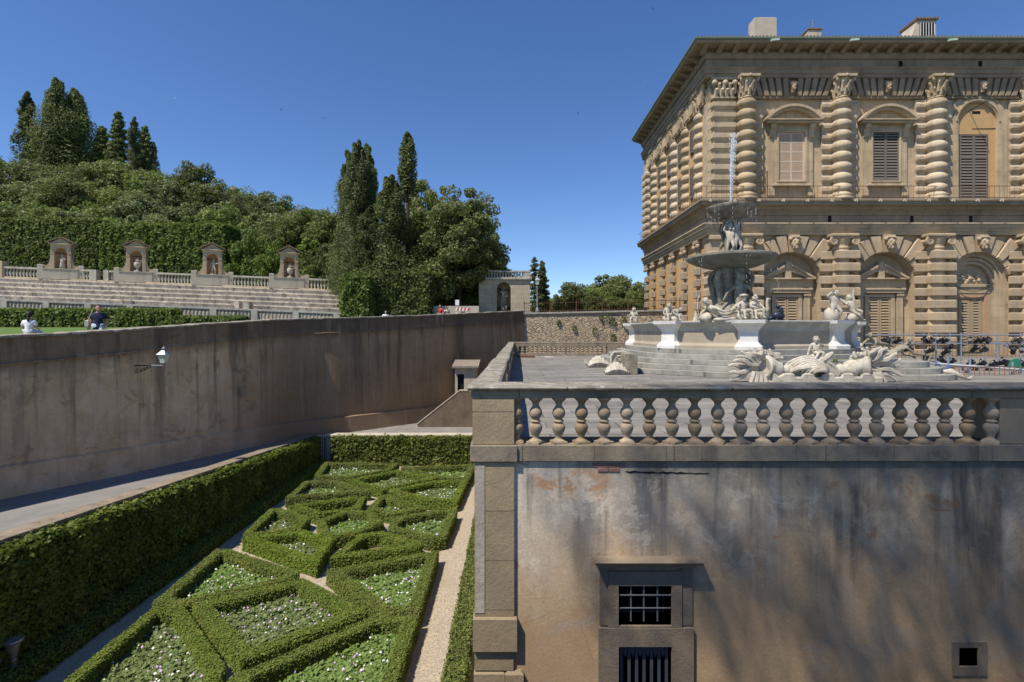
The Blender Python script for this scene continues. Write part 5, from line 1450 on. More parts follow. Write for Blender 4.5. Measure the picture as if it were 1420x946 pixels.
# frieze vents and pale lead outlets
for x in (1243,1352): 
    m=MB(); m.box(U(x)-.14,U(x)+.14,-.43,-.3,z(97),z(89)); m.build('frieze_vent',M['dark'],pal)
for x in (1147,1260,1341,1455):
    m=MB(); m.box(U(x)-.12,U(x)+.12,-.315,-.2,z(310.8),z(300.8)); m.build('frieze_vent',M['dark'],pal)
for x in (1074,1184,1320): 
    w=P(x,57,36.4); m=MB(); m.hull([(w.x-PX0-.25,-1.75,w.z-.05),(w.x-PX0+.3,-1.75,w.z),(w.x-PX0+.3,-1.5,w.z+.05),(w.x-PX0-.25,-1.5,w.z)],[(w.x-PX0-.25,-1.75,w.z+.08),(w.x-PX0+.3,-1.75,w.z+.13),(w.x-PX0+.3,-1.5,w.z+.18),(w.x-PX0-.25,-1.5,w.z+.13)])
    m.build('rain_spout',plain('pale_green_copper',(.42,.55,.46),.6),pal)

# --- upper order: banded columns with leafy capitals
z0u,z1u,z2u=z(275.5,37),z(140),z(112)
def upper_column():
    root_=MB(); n=9; h=z1u-z0u-.55; p=h/n
    pr=[(.80,0),(.82,.06),(.82,.14),(.72,.2),(.78,.28),(.78,.36),(.62,.45),(.58,.55)]
    for i in range(n):
        b=.55+i*p
        pr+=[(.50,b+.01*p),(.57,b+.06*p),(.66,b+.17*p),(.70,b+.34*p),(.69,b+.52*p),(.63,b+.66*p),(.54,b+.76*p),(.50,b+.82*p),(.49,b+.98*p)]
    root_.lathe(pr,(0,-.42,0),24)
    return root_,n,p
def capital():
    c=MB(); H=z2u-z1u; r=random.Random(5)
    c.lathe([(.58,-.12),(.66,-.08),(.58,0),(.50,.02),(.5,.3),(.56,.7),(.72,H-.22),(.5,H-.2)],(0,-.42,0),16)
    ab=[(-.86,.0),(-.86,-1.28),(.86,-1.28),(.86,.0)]
    c.hull([(x*.96,y,H-.2) for x,y in ab],[(x,y,H-.03) for x,y in ab])
    for ring,(zb,zt,rr,m_) in enumerate(((.05,.58,.54,8),(.3,.98,.56,8))):
        for i in range(m_):
            a=2*PI*(i+.5*ring)/m_; ca,sa=math.cos(a),math.sin(a)
            f=lambda rad,zz:(ca*rad,sa*rad-.42,zz)
            c.tube([f(rr-.02,zb),f(rr+.05,zb+(zt-zb)*.6),f(rr+.17,zt-.05),f(rr+.27,zt-.02),f(rr+.27,zt-.12)],[.14,.15,.12,.09,.05],6)
    for sx in (-1,1):
        for sy in (-1,1):
            pts=[]; 
            for k in range(9):
                t_=k/8*1.6*PI; rr=.2*(1-k/11)
                pts.append((sx*(.60+.14*math.cos(PI/2-t_)*rr/.2*.9+.05),-.42+sy*(.6+.14*math.cos(PI/2-t_)*rr/.2*.9),H-.36+rr*math.sin(PI/2-t_)))
            c.tube(pts,[.09]*5+[.07,.06,.05,.04],6); c.tube([(sx*.42,-.42+sy*.42,.6),(sx*.66,-.42+sy*.66,H-.2)],[.07,.09],6)
    c.ball((0,-1.22,H-.12),.13,8,6)
    return c
def pillow_band(mb,x0,x1,y0,y1,z0,z1,c=.14):
    """rusticated block with chamfered top and bottom"""
    mb.hull([(x0+c*.3,y0+c,z0),(x1-c*.3,y0+c,z0),(x1-c*.3,y1,z0),(x0+c*.3,y1,z0)],[(x0,y0,z0+(z1-z0)*.3),(x1,y0,z0+(z1-z0)*.3),(x1,y1,z0+(z1-z0)*.3),(x0,y1,z0+(z1-z0)*.3)])
    mb.hull([(x0,y0,z0+(z1-z0)*.3),(x1,y0,z0+(z1-z0)*.3),(x1,y1,z0+(z1-z0)*.3),(x0,y1,z0+(z1-z0)*.3)],[(x0,y0,z0+(z1-z0)*.7),(x1,y0,z0+(z1-z0)*.7),(x1,y1,z0+(z1-z0)*.7),(x0,y1,z0+(z1-z0)*.7)])
    mb.hull([(x0,y0,z0+(z1-z0)*.7),(x1,y0,z0+(z1-z0)*.7),(x1,y1,z0+(z1-z0)*.7),(x0,y1,z0+(z1-z0)*.7)],[(x0+c*.3,y0+c,z1),(x1-c*.3,y0+c,z1),(x1-c*.3,y1,z1),(x0+c*.3,y1,z1)])
cm,nB,pB=upper_column()
col0=cm.build('banded_column',M['palace_trim'],pal,smooth='full',loc=(bays[0][0],0,z0u))
cap0=capital().build('capital',M['palace_trim'],col0,smooth=True,loc=(0,0,z1u-z0u)); cap0.scale=(.84,.92,1)
m=MB(); hB=pB
m.box(-1.25,1.35,-.16,.0,.5,z1u-z0u); m.box(-1.3,1.4,-.3,0,.0,.5)
for i in range(nB):
    b=.55+i*hB
    pillow_band(m,-1.28,-.3,-.34,-.1,b+.04*hB,b+.74*hB,.13)
    pillow_band(m,.62,1.28,-.30,-.1,b+.06*hB,b+.72*hB,.12)
pil0=m.build('banded_pilaster',M['palace_trim'],col0)
for u in (U(1161),U(1291),U(1421),U(1551)):
    c=copy_tree(col0,pal); c.location=(u,0,z0u)
# at the corner the pilaster block becomes the square pier
m=MB(); xx0,xx1=.06,U(1017)
m.box(xx0+.1,xx1-.1,-.26,.8,z0u,z1u); m.box(-.12,.2,.3,.95,z0u,z1u)
for i in range(nB):
    b=z0u+.55+i*hB
    for (q0,q1,e) in ((.04,.3,(.13,0)),(.3,.7,(0,0)),(.7,.78,(0,.13))):
        A=e[0]; B=e[1]
        m.hull([(xx0+A,-.42+A,b+q0*hB),(xx1,-.42+A,b+q0*hB),(xx1,.9,b+q0*hB),(xx0+A-.2,.9,b+q0*hB)],[(xx0+B,-.42+B,b+q1*hB),(xx1,-.42+B,b+q1*hB),(xx1,.9,b+q1*hB),(xx0+B-.2,.9,b+q1*hB)])
m.box(xx0-.1,xx1+.02,-.5,.95,z0u-.002,z0u+.5,.05)
pier_u=m.build('corner_pier',M['palace_trim'],pal)
m=MB(); H=z2u-z1u
m.box(xx0+.1,xx1-.1,-.34,.9,z1u+.002,z2u-.2); m.box(xx0-.14,xx1+.02,-.58,.95,z2u-.19,z2u-.02)
m.tube([(xx0,-.42,z1u+.05),(xx1,-.42,z1u+.05)],.08,6); m.tube([(xx0,-.42,z1u+.05),(xx0,.9,z1u+.05)],.08,6)
for row,(zb,zt) in enumerate(((.1,.62),(.35,1.02))):
    for i in range(4):
        x=xx0+.2+(i+.5*row)*(xx1-xx0-.3)/3.5
        m.tube([(x,-.36,z1u+zb),(x,-.45,z1u+(zb+zt)/2),(x,-.62,z1u+zt),(x,-.68,z1u+zt-.12)],[.15,.15,.11,.06],6)
        y=-.15+(i+.5*row)*.27
        m.tube([(xx0+.06,y,z1u+zb),(xx0-.03,y,z1u+(zb+zt)/2),(xx0-.2,y,z1u+zt),(xx0-.26,y,z1u+zt-.12)],[.15,.15,.11,.06],6)
for x in (xx0+.05,(xx0+xx1)/2,xx1-.15): m.ball((x,-.55,z2u-.42),.22,8,6)
m.build('pier_capital',M['palace_trim'],pier_u,smooth=True)
# side columns
SIDEY=[2.1,5.1,8.1,11.2,14.4]
for y in SIDEY:
    c=copy_tree(col0,pal); c.location=(.66,y,z0u); c.rotation_euler=(0,0,-PI/2)
    for q in list(c.children):
        if q.name.startswith('banded_pilaster'): bpy.data.objects.remove(q)
m=MB()
for i in range(nB):
    b=z0u+.55+i*hB; pillow_band(m,-.55,.3,LEN-1.5,LEN+.05,b+.05*hB,b+.76*hB,.13)
m.box(-.3,.2,LEN-1.4,LEN,z0u,z2u); m.build('end_pier',M['palace_trim'],pal)
# --- fan of blocks under the upper architrave
def fan(uc,half,front=True):
    m=MB(); zt=z(112)-.002; zb=z(136.5)
    m.box(uc-half,uc+half,-.18,-.002,zb,zt)
    m.box(uc-half,uc+half,-.26,-.183,zb-.12,zb+.02)
    n=11
    for i in range(n):
        t_=(i-(n-1)/2)/((n-1)/2)
        if i==n//2: continue
        c=uc+t_*half*.86; dx=t_*.42; w=half*.058
        m.hull([(c-w,-.36,zb+.06),(c+w,-.36,zb+.06),(c+w+.04,-.18,zb+.02),(c-w-.04,-.18,zb+.02)],[(c+dx-w*1.15,-.42,zt),(c+dx+w*1.15,-.42,zt),(c+dx+w*1.2,-.18,zt),(c+dx-w*1.2,-.18,zt)])
    return m
def mask(m,c,s):
    x,y,zz=c
    m.hull([(x-.2*s,y-.1*s,zz-.6*s),(x+.2*s,y-.1*s,zz-.6*s),(x+.2*s,y+.3*s,zz-.6*s),(x-.2*s,y+.3*s,zz-.6*s)],[(x-.34*s,y-.2*s,zz+.6*s),(x+.34*s,y-.2*s,zz+.6*s),(x+.34*s,y+.3*s,zz+.6*s),(x-.34*s,y+.3*s,zz+.6*s)])
    m.ball((x,y-.2*s,zz),.3*s,10,8,.9,.9,1.25); m.ball((x,y-.48*s,zz-.03*s),.08*s,6,5,1,1,1.8)
    for sx in (-1,1): m.ball((x+sx*.12*s,y-.4*s,zz+.12*s),.075*s,6,5); m.ball((x+sx*.3*s,y-.22*s,zz+.28*s),.15*s,7,5); m.tube([(x+sx*.06*s,y-.45*s,zz-.16*s),(x+sx*.17*s,y-.42*s,zz-.22*s),(x+sx*.2*s,y-.36*s,zz-.4*s)],.05*s,5)
    for k in range(5): m.ball((x+(k-2)*.11*s,y-.3*s,zz+.38*s),.11*s,6,5)
    m.ball((x,y-.38*s,zz-.32*s),.13*s,7,5,1,1,1.3)
for (a,b),c in zip(bays,bayc):
    mid=(a+b)/2
    f_=fan(mid,(b-a)/2-.72).build('flat_arch',M['palace_dark'],pal)
    m=MB(); mask(m,(mid,-.36,z(124)),.62); m.build('keystone_mask',M['palace_trim'],f_,smooth=True)
for a,b in zip([.2]+SIDEY,SIDEY+[LEN-.7]):
    m=fan((a+b)/2,(b-a)/2-.62); m.xf(Matrix(((0,1,0,0),(1,0,0,0),(0,0,1,0),(0,0,0,1)))); m.build('flat_arch',M['palace'],pal)
# --- upper windows
def louvre(m,x0,x1,z0,z1,y,fr=.07,mid=None,n=None):
    m.box(x0,x0+fr,y-.05,y,z0,z1); m.box(x1-fr,x1,y-.05,y,z0,z1); m.box(x0+fr,x1-fr,y-.05,y,z0,z0+fr*1.4); m.box(x0+fr,x1-fr,y-.05,y,z1-fr,z1)
    segs=[(z0+fr*1.4,z1-fr)]
    if mid: m.box(x0+fr,x1-fr,y-.05,y,mid-fr*.6,mid+fr*.6); segs=[(z0+fr*1.4,mid-fr*.6),(mid+fr*.6,z1-fr)]
    for a,b in segs:
        k=max(3,int((b-a)/.2)); 
        for i in range(k):
            zz=a+(b-a)*(i+.5)/k; h=(b-a)/k
            m.hull([(x0+fr,y-.035,zz-h*.42),(x1-fr,y-.035,zz-h*.42),(x1-fr,y-.02,zz-h*.42),(x0+fr,y-.02,zz-h*.42)],[(x0+fr,y-.008,zz+h*.2),(x1-fr,y-.008,zz+h*.2),(x1-fr,y+.0,zz+h*.2),(x0+fr,y+.0,zz+h*.2)])
def upper_window(uc,kind):
    t=empty('upper_window',(uc,0,0)); t.parent=pal
    x0,x1=-.98,.98; zt=z(185); zb=z(252)
    m=MB(); fw=.26
    ring_box(m,(x0-fw,x1+fw,zb-.24,zt+fw),(x0+.03,x1-.03,zb,zt),-.2,-.003)
    ring_box(m,(x0-.1,x1+.1,zb-.1,zt+.1),(x0+.03,x1-.03,zb,zt),-.27,-.203)
    m.box(x0-fw-.12,x1+fw+.12,-.36,-.003,zb-.40,zb-.245,.03)
    for s in (-1,1):
        m.box(min(s*1.26,s*1.6),max(s*1.26,s*1.6),-.14,-.003,z(268),z(190)); m.box(min(s*1.22,s*1.64),max(s*1.22,s*1.64),-.18,-.003,z(272),z(262))
    m.build('frame',M['palace'],t)
    m=MB()
    for s in (-1,1):
        for k,(zz,dy,r_) in enumerate(((z(176),-.42,.17),(z(181),-.3,.13),(z(187.5),-.24,.12))): m.lathe([(r_,-.19),(r_,.19)],(0,0,0),10); 
    m=MB()
    for s in (-1,1):
        c=s*1.43
        pts=[(-.5,z(174.5)),(-.55,z(177)),(-.45,z(180)),(-.28,z(182)),(-.24,z(186)),(-.3,z(189)),(-.2,z(192)),(0,z(192)),(0,z(174.5))]
        m=MB(); m.hull([(c-.18,y,zz) for y,zz in pts],[(c+.18,y,zz) for y,zz in pts]); m.build('bracket',M['palace_trim'],t)
    m=MB(); m.box(-1.75,1.75,-.16,-.003,z(183.5),z(174.6)); m.box(-1.98,1.98,-.62,-.003,z(174.4),z(171.6),.03); m.box(-2.08,2.08,-.72,-.003,z(171.5),z(169.8),.02)
    # segmental pediment
    hw_=2.08; rise=z(149.5)-z(169.8); Rr=(hw_**2+rise**2)/(2*rise); zc=z(149.5)-Rr; a0=math.asin(hw_/Rr)
    arch_strip(m,0,zc,Rr-.17,Rr,-.72,-.003,PI/2-a0,PI/2+a0,16); arch_strip(m,0,zc,Rr-.36,Rr-.172,-.55,-.003,PI/2-a0*.95,PI/2+a0*.95,16)
    tp=[( (Rr-.362)*math.cos(PI/2-a0*.88+2*a0*.88*k/12), zc+(Rr-.362)*math.sin(PI/2-a0*.88+2*a0*.88*k/12)) for k in range(13)]
    tp=[p_ for p_ in tp if p_[1]>z(169.8)+.01]
    if len(tp)>2: m.prism_y([(tp[0][0],z(169.7))]+tp+[(tp[-1][0],z(169.7))],-.2,-.004)
    m.build('pediment',M['palace_trim'],t)
    if kind=='blind':
        m=MB(); m.box(x0,x1,-.14,-.0,zb-.01,zt+.01); m.build('infill',M['blind'],t)
        m=MB(); m.box(-.06,.06,-.150,-.14,zb,zt)
        for k in range(1,5): zz=zb+(zt-zb)*k/5; m.box(x0+.12,-.061,-.149,-.14,zz-.045,zz+.045); m.box(.061,x1-.12,-.149,-.14,zz-.045,zz+.045)
        ring_box(m,(x0+.03,x1-.03,zb,zt),(x0+.14,x1-.14,zb+.1,zt-.1),-.1495,-.14); m.build('painted_bars',M['blind_bar'],t)
    else:
        m=MB(); m.box(x0,x1,-.1,-.0,zb-.01,zt+.01); m.build('reveal',M['dark'],t)
        for s in (-1,1):
            m=MB(); louvre(m,min(0.01*s,s*.93),max(.01*s,s*.93),zb+.02,zt-.03,-.16); m.build('shutter',M['shutter_grey'],t)
    return t
upper_window(bayc[0],'blind'); upper_window(bayc[1],'shut'); upper_window(bayc[3],'shut')
def upper_door(uc):
    t=empty('arched_door',(uc,0,0)); t.parent=pal
    zsp=z(170); r=1.42
    m=MB()
    arch_strip(m,0,zsp,r,r+.38,-.2,-.003); arch_strip(m,0,zsp,r+.382,r+.75,-.12,-.003); arch_strip(m,0,zsp,r+.1,r+.2,-.26,-.203)
    for s in (-1,1):
        m.box(min(s*r,s*(r+.38)),max(s*r,s*(r+.38)),-.2,-.003,z0u+.01,zsp); m.box(min(s*(r+.382),s*(r+.75)),max(s*(r+.382),s*(r+.75)),-.12,-.003,z0u+.01,zsp)
    m.build('frame',M['palace'],t)
    m=MB(); m.box(-r,r,-.03,-.002,z0u,zsp); pts=[(r*math.cos(PI*k/16),zsp+r*math.sin(PI*k/16)) for k in range(17)]; m.prism_y(pts,-.03,-.002); m.build('infill',M['orange'],t)
    m=MB(); m.box(-.3,.3,-.05,-.032,z(158),z(154.5)); m.build('vent',M['dark'],t)
    m=MB(); m.tube([(-.5,-.02,z(154)),(-.5,-1.3,z(153.0))],.03,5); m.tube([(-.3,-.04,z(179)),(r,-.05,z(178.5))],.02,4); m.build('iron_rod',M['iron'],t)
    x0,x1=U(1329)-uc,U(1367.5)-uc
    m=MB(); m.box(x0-.08,x1+.08,-.07,-.032,z0u,z(187)); m.build('reveal',M['dark'],t)
    mid=(x0+x1)/2
    for a,b in ((x0,mid-.015),(mid+.015,x1)):
        m=MB(); louvre(m,a,b,z0u+.05,z(188.5),-.09,.08,z(220)); m.build('shutter',M['shutter_grey'],t)
upper_door(bayc[2])
# narrow shuttered side windows
for a,b in zip(SIDEY,SIDEY[1:]+[LEN-.7]):
    c=(a+b)/2
    for zb_,zt_ in ((z0u+1.2,z0u+3.6),(z1u-2.6,z1u-.8)):
        m=MB(); louvre(m,c-.3,c+.3,zb_,zt_,-.1,.06); m.box(c-.4,c+.4,-.06,-.002,zb_-.1,zt_+.1)
        m.xf(Matrix(((0,1,0,0),(1,0,0,0),(0,0,1,0),(0,0,0,1)))); m.build('side_window',M['shutter_grey'],pal)
# --- balcony railing
ir=MB(); yy=-.98; zr0=z0u+.03; zr1=P(0,258,37.0).z
L=[(WID-.3,yy,0),(-.98,yy,0),(-.98,LEN-.2,0)]
for zz in (zr0+.06,zr1): ir.tube([(a,b,zz) for a,b,_ in L],.022,5)
ir.build('balcony_rail',M['rust'],pal)
bar0=None
def rbar(x,y):
    global bar0
    if bar0 is None: m=MB(); m.tube([(0,0,0),(0,0,zr1-zr0)],.012,4); bar0=m.build('railing_bar',M['rust'],pal); o=bar0
    else: o=bar0.copy(); COL.objects.link(o); o.parent=pal
    o.location=(x,y,zr0)
for k in range(64): rbar(-.98+k*.36,yy)
for k in range(1,36): rbar(-.98,yy+k*.5)
m=MB()
for k in range(17):
    x=-.4+k*1.72; zz=z(277,36.9)
    m.tube([(x,-1.1,zz),(x,-1.28,zz-.02),(x,-1.3,zz-.2)],[.05,.06,.03],6); m.ball((x-.06,-1.16,zz-.1),.07,6,5)
m.build('gutter_clips',M['chimney'],pal)
m=MB(); X=U(1055); m.tube([(X,-.98,zr0),(X,-.98,zr0+1.95)],.03,5); m.tube([(X,-.98,zr0+1.9),(X-.9,-.98,zr0+1.35)],.02,5); m.tube([(X,-.98,zr0+1.9),(X,-.1,zr0+2.2)],.02,5)
for k in range(5): m.tube([(X,-.8+k*.17,zr0),(X,-.8+k*.17,zr0+1.9)],.012,4)
m.build('balcony_divider',M['rust'],pal)

# --- ground storey order
zgt=z(327)-.002; zcap=z(341); GB=-1.6
def lower_column():
    m=MB()
    m.box(-1.05,1.05,-.2,-.002,GB,zcap); 
    m.lathe([(.62,GB),(.60,zcap-.5),(.55,zcap-.35),(.60,zcap-.3),(.60,zcap-.2),(.55,zcap-.15),(.55,zcap)],(0,-.3,0),18)
    c=m
    return c
m=lower_column(); lc0=m.build('banded_column',M['palace_grey'],pal,smooth=True,loc=(bays[0][0],0,0))
m=MB(); H=zgt-zcap
m.box(-.95,.95,-1.02,-.003,zgt-.2,zgt,.04); m.box(-.72,.72,-.9,-.01,zgt-.34,zgt-.202)
m.lathe([(.57,zcap),(.62,zcap+.1),(.7,zgt-.36)],(0,-.3,0),16)
for s in (-1,1):
    for y in (-.86,-.14):
        pts=[]
        for k in range(16):
            a=k/15*3.4*PI; rr=.30*(1-k/17); pts.append((s*(.76+rr*math.cos(PI/2-a)*1.0),y,zgt-.53+rr*math.sin(PI/2-a)))
        m.tube(pts,[.09]*8+[.08]*4+[.06]*4,6)
    m.tube([(s*.76,-.9,zgt-.53),(s*.76,-.05,zgt-.53)],.2,8)
m.build('ionic_capital',M['palace_grey'],lc0,smooth=True)
m=MB(); period=.885; zt0=z(350)
k=0; zt=zt0
while zt>GB+.5:
    zb=zt-.6
    m.box(-.62 if k<2 else -.60,1.0,-1.05,-.21,zb,zt,.05); m.box(-1.42,-.625,-.5,-.21,zb,zt,.05); m.box(1.005,1.3,-.42,-.21,zb,zt,.05)
    k+=1; zt-=period
bl0=m.build('column_bands',M['palace_grey'],lc0)
for u in (U(1161),U(1291),U(1421),U(1551)):
    c=copy_tree(lc0,pal); c.location=(u,0,0)
# corner pier, ground storey
m=MB(); m.box(-.1,U(1017),-.22,.9,-6,zgt)
zt=zt0; k=0
while zt>-1: m.box(-.22,U(1018),-.5,.95,zt-.6,zt,.07); zt-=period
m.box(-.2,U(1018),-.45,.95,zgt-.35,zgt-.02,.05); m.build('corner_pier_base',M['palace_grey'],pal)
# side order: block stacks on the orange wall
for y in SIDEY+[LEN-.7]:
    m=MB(); m.box(-.08,-.002,y-.36,y+.36,-6,zgt)
    zt=zt0
    while zt>-1.5: m.box(-.36,-.085,y-.42,y+.42,zt-.6,zt,.05); zt-=period
    m.box(-.38,-.003,y-.5,y+.5,zgt-.3,zgt-.01,.04); m.lathe([(.16,-.5),(.16,.5)],(0,0,0),8) if False else None
    for s in (-1,1): m.ball((-.3,y+s*.4,zgt-.5),.2,8,6)
    m.build('block_pilaster',M['grey_pietra'],pal)
# voussoirs over the arches
def voussoirs(uc,r):
    m=MB(); top=zgt-.01; hwb=2.62
    n=13; 
    for i in range(n):
        t_=PI*(i+.5)/n
        if i==n//2: continue
        if i in (0,n-1): continue
        d=PI/n*.46*(1.0 if i%2 else .94)
        ca,sa=math.cos(t_),math.sin(t_)
        lim=min(hwb/abs(ca) if abs(ca)>1e-3 else 99,(top-zs)/sa if sa>1e-3 else 99)
        ro=lim-(.02 if i%2 else .45*min(1,abs(ca)*1.6)+.05); ri=r+.03
        if ro-ri<.25: continue
        def pt(a,rad): return (uc+rad*math.cos(a),zs+rad*math.sin(a))
        A=[pt(t_-d,ri),pt(t_-d,ro/ math.cos(d)),pt(t_+d,ro/math.cos(d)),pt(t_+d,ri)]
        A=[(x,min(zz,top)) for x,zz in A]
        y1=-.34 if i%2 else -.24
        B=[(x+(sum(q[0] for q in A)/4-x)*.10,zz+(sum(q[1] for q in A)/4-zz)*.10) for x,zz in A]
        m.hull([(x,-.003,zz) for x,zz in A],[(x,y1+.07,zz) for x,zz in A]); m.hull([(x,y1+.0701,zz) for x,zz in A],[(x,y1,zz) for x,zz in B])
    o=m.build('voussoirs',M['palace_grey'],pal)
    m=MB(); mask(m,(uc,-.42,z(339)),1.05); m.build('keystone_mask',M['palace_grey'],o,smooth=True)
for i,c in enumerate(bayc): voussoirs((bays[i][0]+bays[i][1])/2 if i!=2 else bayc[2],rA)
# ground windows in the recesses (recess back at y=.6)
def lower_window(uc):
    t=empty('ground_window',(uc,.6,0)); t.parent=pal
    m=MB()   # pediment, broken at the centre
    hw_=2.0; zb=z(385); za=z(366)
    for s in (-1,1):
        o_=[(s*hw_,zb),(s*.2,za-.12),(s*.2,za-.5),(s*1.35,zb)]
        m.hull([(x,-.38,zz) for x,zz in o_],[(x,-.003,zz) for x,zz in o_]); 
        e=[(s*hw_,zb+.02),(s*.12,za+.06),(s*.12,za-.1),(s*(hw_-.1),zb-.1)]
        m.hull([(x,-.52,zz) for x,zz in e],[(x,-.383,zz) for x,zz in e])
    m.box(-.2,.2,-.42,-.003,zb-.05,za+.2,.03); m.box(-hw_,hw_,-.50,-.003,zb-.12,zb-.005,.02); m.box(-hw_+.12,hw_-.12,-.25,-.003,z(399.5),zb-.123)
    m.box(-1.78,1.78,-.42,-.003,z(402),z(399.6),.02); m.box(-1.66,1.66,-.36,-.003,z(406),z(402.1),.02)
    m.build('pediment',M['palace_grey'],t)
    m=MB()
    for s in (-1,1):
        m.box(min(s*1.25,s*1.66),max(s*1.25,s*1.66),-.26,-.003,-1.5,z(410.5)); m.box(min(s*1.2,s*1.72),max(s*1.2,s*1.72),-.32,-.003,z(410.4),z(406.1),.03)
    ring_box(m,(-1.12,1.12,-1.6,z(408)),(-.84,.84,-1.5,z(412)),-.2,-.003)
    m.build('frame',M['palace_grey'],t)
    m=MB(); m.box(-.84,.84,-.04,-.003,-1.5,z(412)); m.build('reveal',M['dark'],t)
    for s in (-1,1):
        m=MB(); louvre(m,min(.02*s,s*.82),max(.02*s,s*.82),z(493),z(413),-.1,.11); m.box(min(.02*s,s*.82),max(.02*s,s*.82),-.15,-.05,-1.4,z(493)-.002); m.build('shutter',M['shutter_tan'],t)
for i in (0,1,3): lower_window(bayc[i])
def lower_door(uc):
    t=empty('ground_door',(uc,.6,0)); t.parent=pal
    m=MB()
    for r,y in ((2.12,-.52),(1.86,-.4),(1.62,-.28)): 
        arch_strip(m,0,zs,r-.22,r,y,-.003); 
        for s in (-1,1): m.box(min(s*(r-.22),s*r),max(s*(r-.22),s*r),y,-.003,-1.6,zs)
    m.build('frame',M['palace_grey'],t)
    m=MB(); m.box(-1.55,1.55,-.34,-.003,z(398),z(393.5),.02); m.box(-1.4,1.4,-.26,-.003,z(406),z(398.1)); 
    pts=[(1.36*math.cos(PI*k/12),z(393)+.75*math.sin(PI*k/12)) for k in range(13)]; m.prism_y(pts,-.12,-.003)
    rn=random.Random(3)
    for k in range(16): m.ball((rn.uniform(-1.0,1.0),-.14,z(393)+rn.uniform(.05,.55)),rn.uniform(.1,.17),7,5)
    m.build('tympanum_relief',M['palace_grey'],t)
    m=MB(); ring_box(m,(-1.38,1.38,-1.6,z(406)-.002),(-1.0,1.0,-1.5,z(412)),-.22,-.003); m.build('surround',plain('reddish_stone',(.43,.27,.16),.9),t)
    m=MB(); m.box(-1,1,-.05,-.003,-1.5,z(412)); m.build('reveal',M['dark'],t)
    for s in (-1,1):
        m=MB(); louvre(m,min(.02*s,s*.84),max(.02*s,s*.84),z(488),z(416),-.1,.2); m.box(min(.02*s,s*.98),max(.02*s,s*.98),-.09,-.05,-1.4,z(488)-.002); m.build('shutter',M['shutter_tan'],t)
    m=MB(); ring_box(m,(-1.0,1.0,-1.5,z(412)-.002),(-.85,.85,-1.5,z(415)),-.11,-.06); m.build('shutter_frame',M['shutter_tan'],t)
    m=MB(); m.tube([(-1.5,-.3,z(392)),(-.7,-.42,z(402)),(0,-.44,z(404)),(.7,-.42,z(402)),(1.7,-.3,z(391.5))],.022,5); m.build('hanging_cable',M['iron'],t)
lower_door(bayc[2])
# ================================================================== fountain
A_=(6.57,28.0); B_=(6.73,22.0); C_=(9.17,20.0); D_=(13.28,21.16); cx,cy=11.2,26.0
opp=lambda p:(2*cx-p[0],2*cy-p[1])
OCT=[A_,B_,C_,D_,opp(A_),opp(B_),opp(C_),opp(D_)]
OCT=ccw(OCT)
FZB=.955; FZT=2.09
fo=empty('fountain',(cx,cy,0),'large tiered marble fountain with polygonal basin, two raised bowls and grey steps','fountain')
def round_poly(p,d,k=3):          # outset with softened corners
    o=inset(p,-d); out=[]
    n=len(o)
    for i in range(n):
        a,b,c=Vector(o[i-1]),Vector(o[i]),Vector(o[(i+1)%n])
        u=b.lerp(a,.22); v=b.lerp(c,.22)
        for j in range(k+1):
            t_=j/k; q=u.lerp(b,t_).lerp(b.lerp(v,t_),t_); out.append((q.x,q.y))
    return out
for i in range(5):
    mb=MB(); p=round_poly(OCT,.55+.43*(4-i)); zt=FZB*(i+1)/5; mb.prism(p,zt-FZB/5 if i else -.0,zt-.002*(i%2)); 
    mb.build('step',M['step'],fo,world=True,bevel=.015)
# basin wall: panel, base mould, rim
def ringwall(mb,p,prof):
    n=len(p); lines=[inset(p,-d) if abs(d)>1e-6 else list(p) for d,_ in prof]; m=len(prof)
    vs=[(x,y,prof[k][1]) for k in range(m) for x,y in lines[k]]
    mb.add(vs,[(k*n+i,k*n+(i+1)%n,((k+1)%m)*n+(i+1)%n,((k+1)%m)*n+i) for k in range(m) for i in range(n)])
mb=MB(); ringwall(mb,OCT,[(.10,FZB),(.10,FZB+.12),(.03,FZB+.2),(0,FZB+.24),(0,FZT-.42),(-.5,FZT-.42),(-.5,FZB)])
mb.build('basin_wall',M['basin_panel'],fo,world=True)
mb=MB(); ringwall(mb,OCT,[(.02,FZT-.42),(.03,FZT-.34),(.1,FZT-.22),(.22,FZT-.12),(.26,FZT-.06),(.25,FZT),(-.45,FZT),(-.5,FZT-.42)])
mb.build('basin_rim',M['rim'],fo,world=True,bevel=.02)
mb=MB(); mb.add([(x,y,FZT-.2) for x,y in inset(OCT,.45)],[tuple(range(8))]); mb.build('basin_water',M['water'],fo,world=True)
def corner_pilaster(c,w=.62):
    d=Vector((c[0]-cx,c[1]-cy)).normalized(); t_=Vector((-d.y,d.x))
    mb=MB(); 
    def sec(dep,hw,zz): 
        o=Vector(c); return [(*(o+d*dep+t_*hw),zz),(*(o+d*dep*.86+t_*hw*1.2-d*.2),zz),(*(o-d*.35+t_*hw*1.2),zz),(*(o-d*.35-t_*hw*1.2),zz),(*(o+d*dep*.86-t_*hw*1.2-d*.2),zz),(*(o+d*dep-t_*hw),zz)]
    L=[(.30,.42,FZB),(.30,.42,FZB+.12),(.22,.36,FZB+.2),(.14,.31,FZB+.3),(.12,.30,FZT-.45),(.16,.33,FZT-.36),(.26,.42,FZT-.22),(.4,.52,FZT-.12),(.42,.54,FZT+.012)]
    for a,b in zip(L,L[1:]): mb.hull(sec(a[0],a[1]*w/.62,a[2]),sec(b[0],b[1]*w/.62,b[2]))
    mb.build('corner_pilaster',M['white_marble'] if 'white_marble' in M else M['marble'],fo,world=True)
M['white_marble']=stone('clean_white_marble',(.72,.70,.655),(.64,.62,.575),(.34,.32,.28),sc=2,streak=.25,grime=.3,speck=.1,bstr=.1)
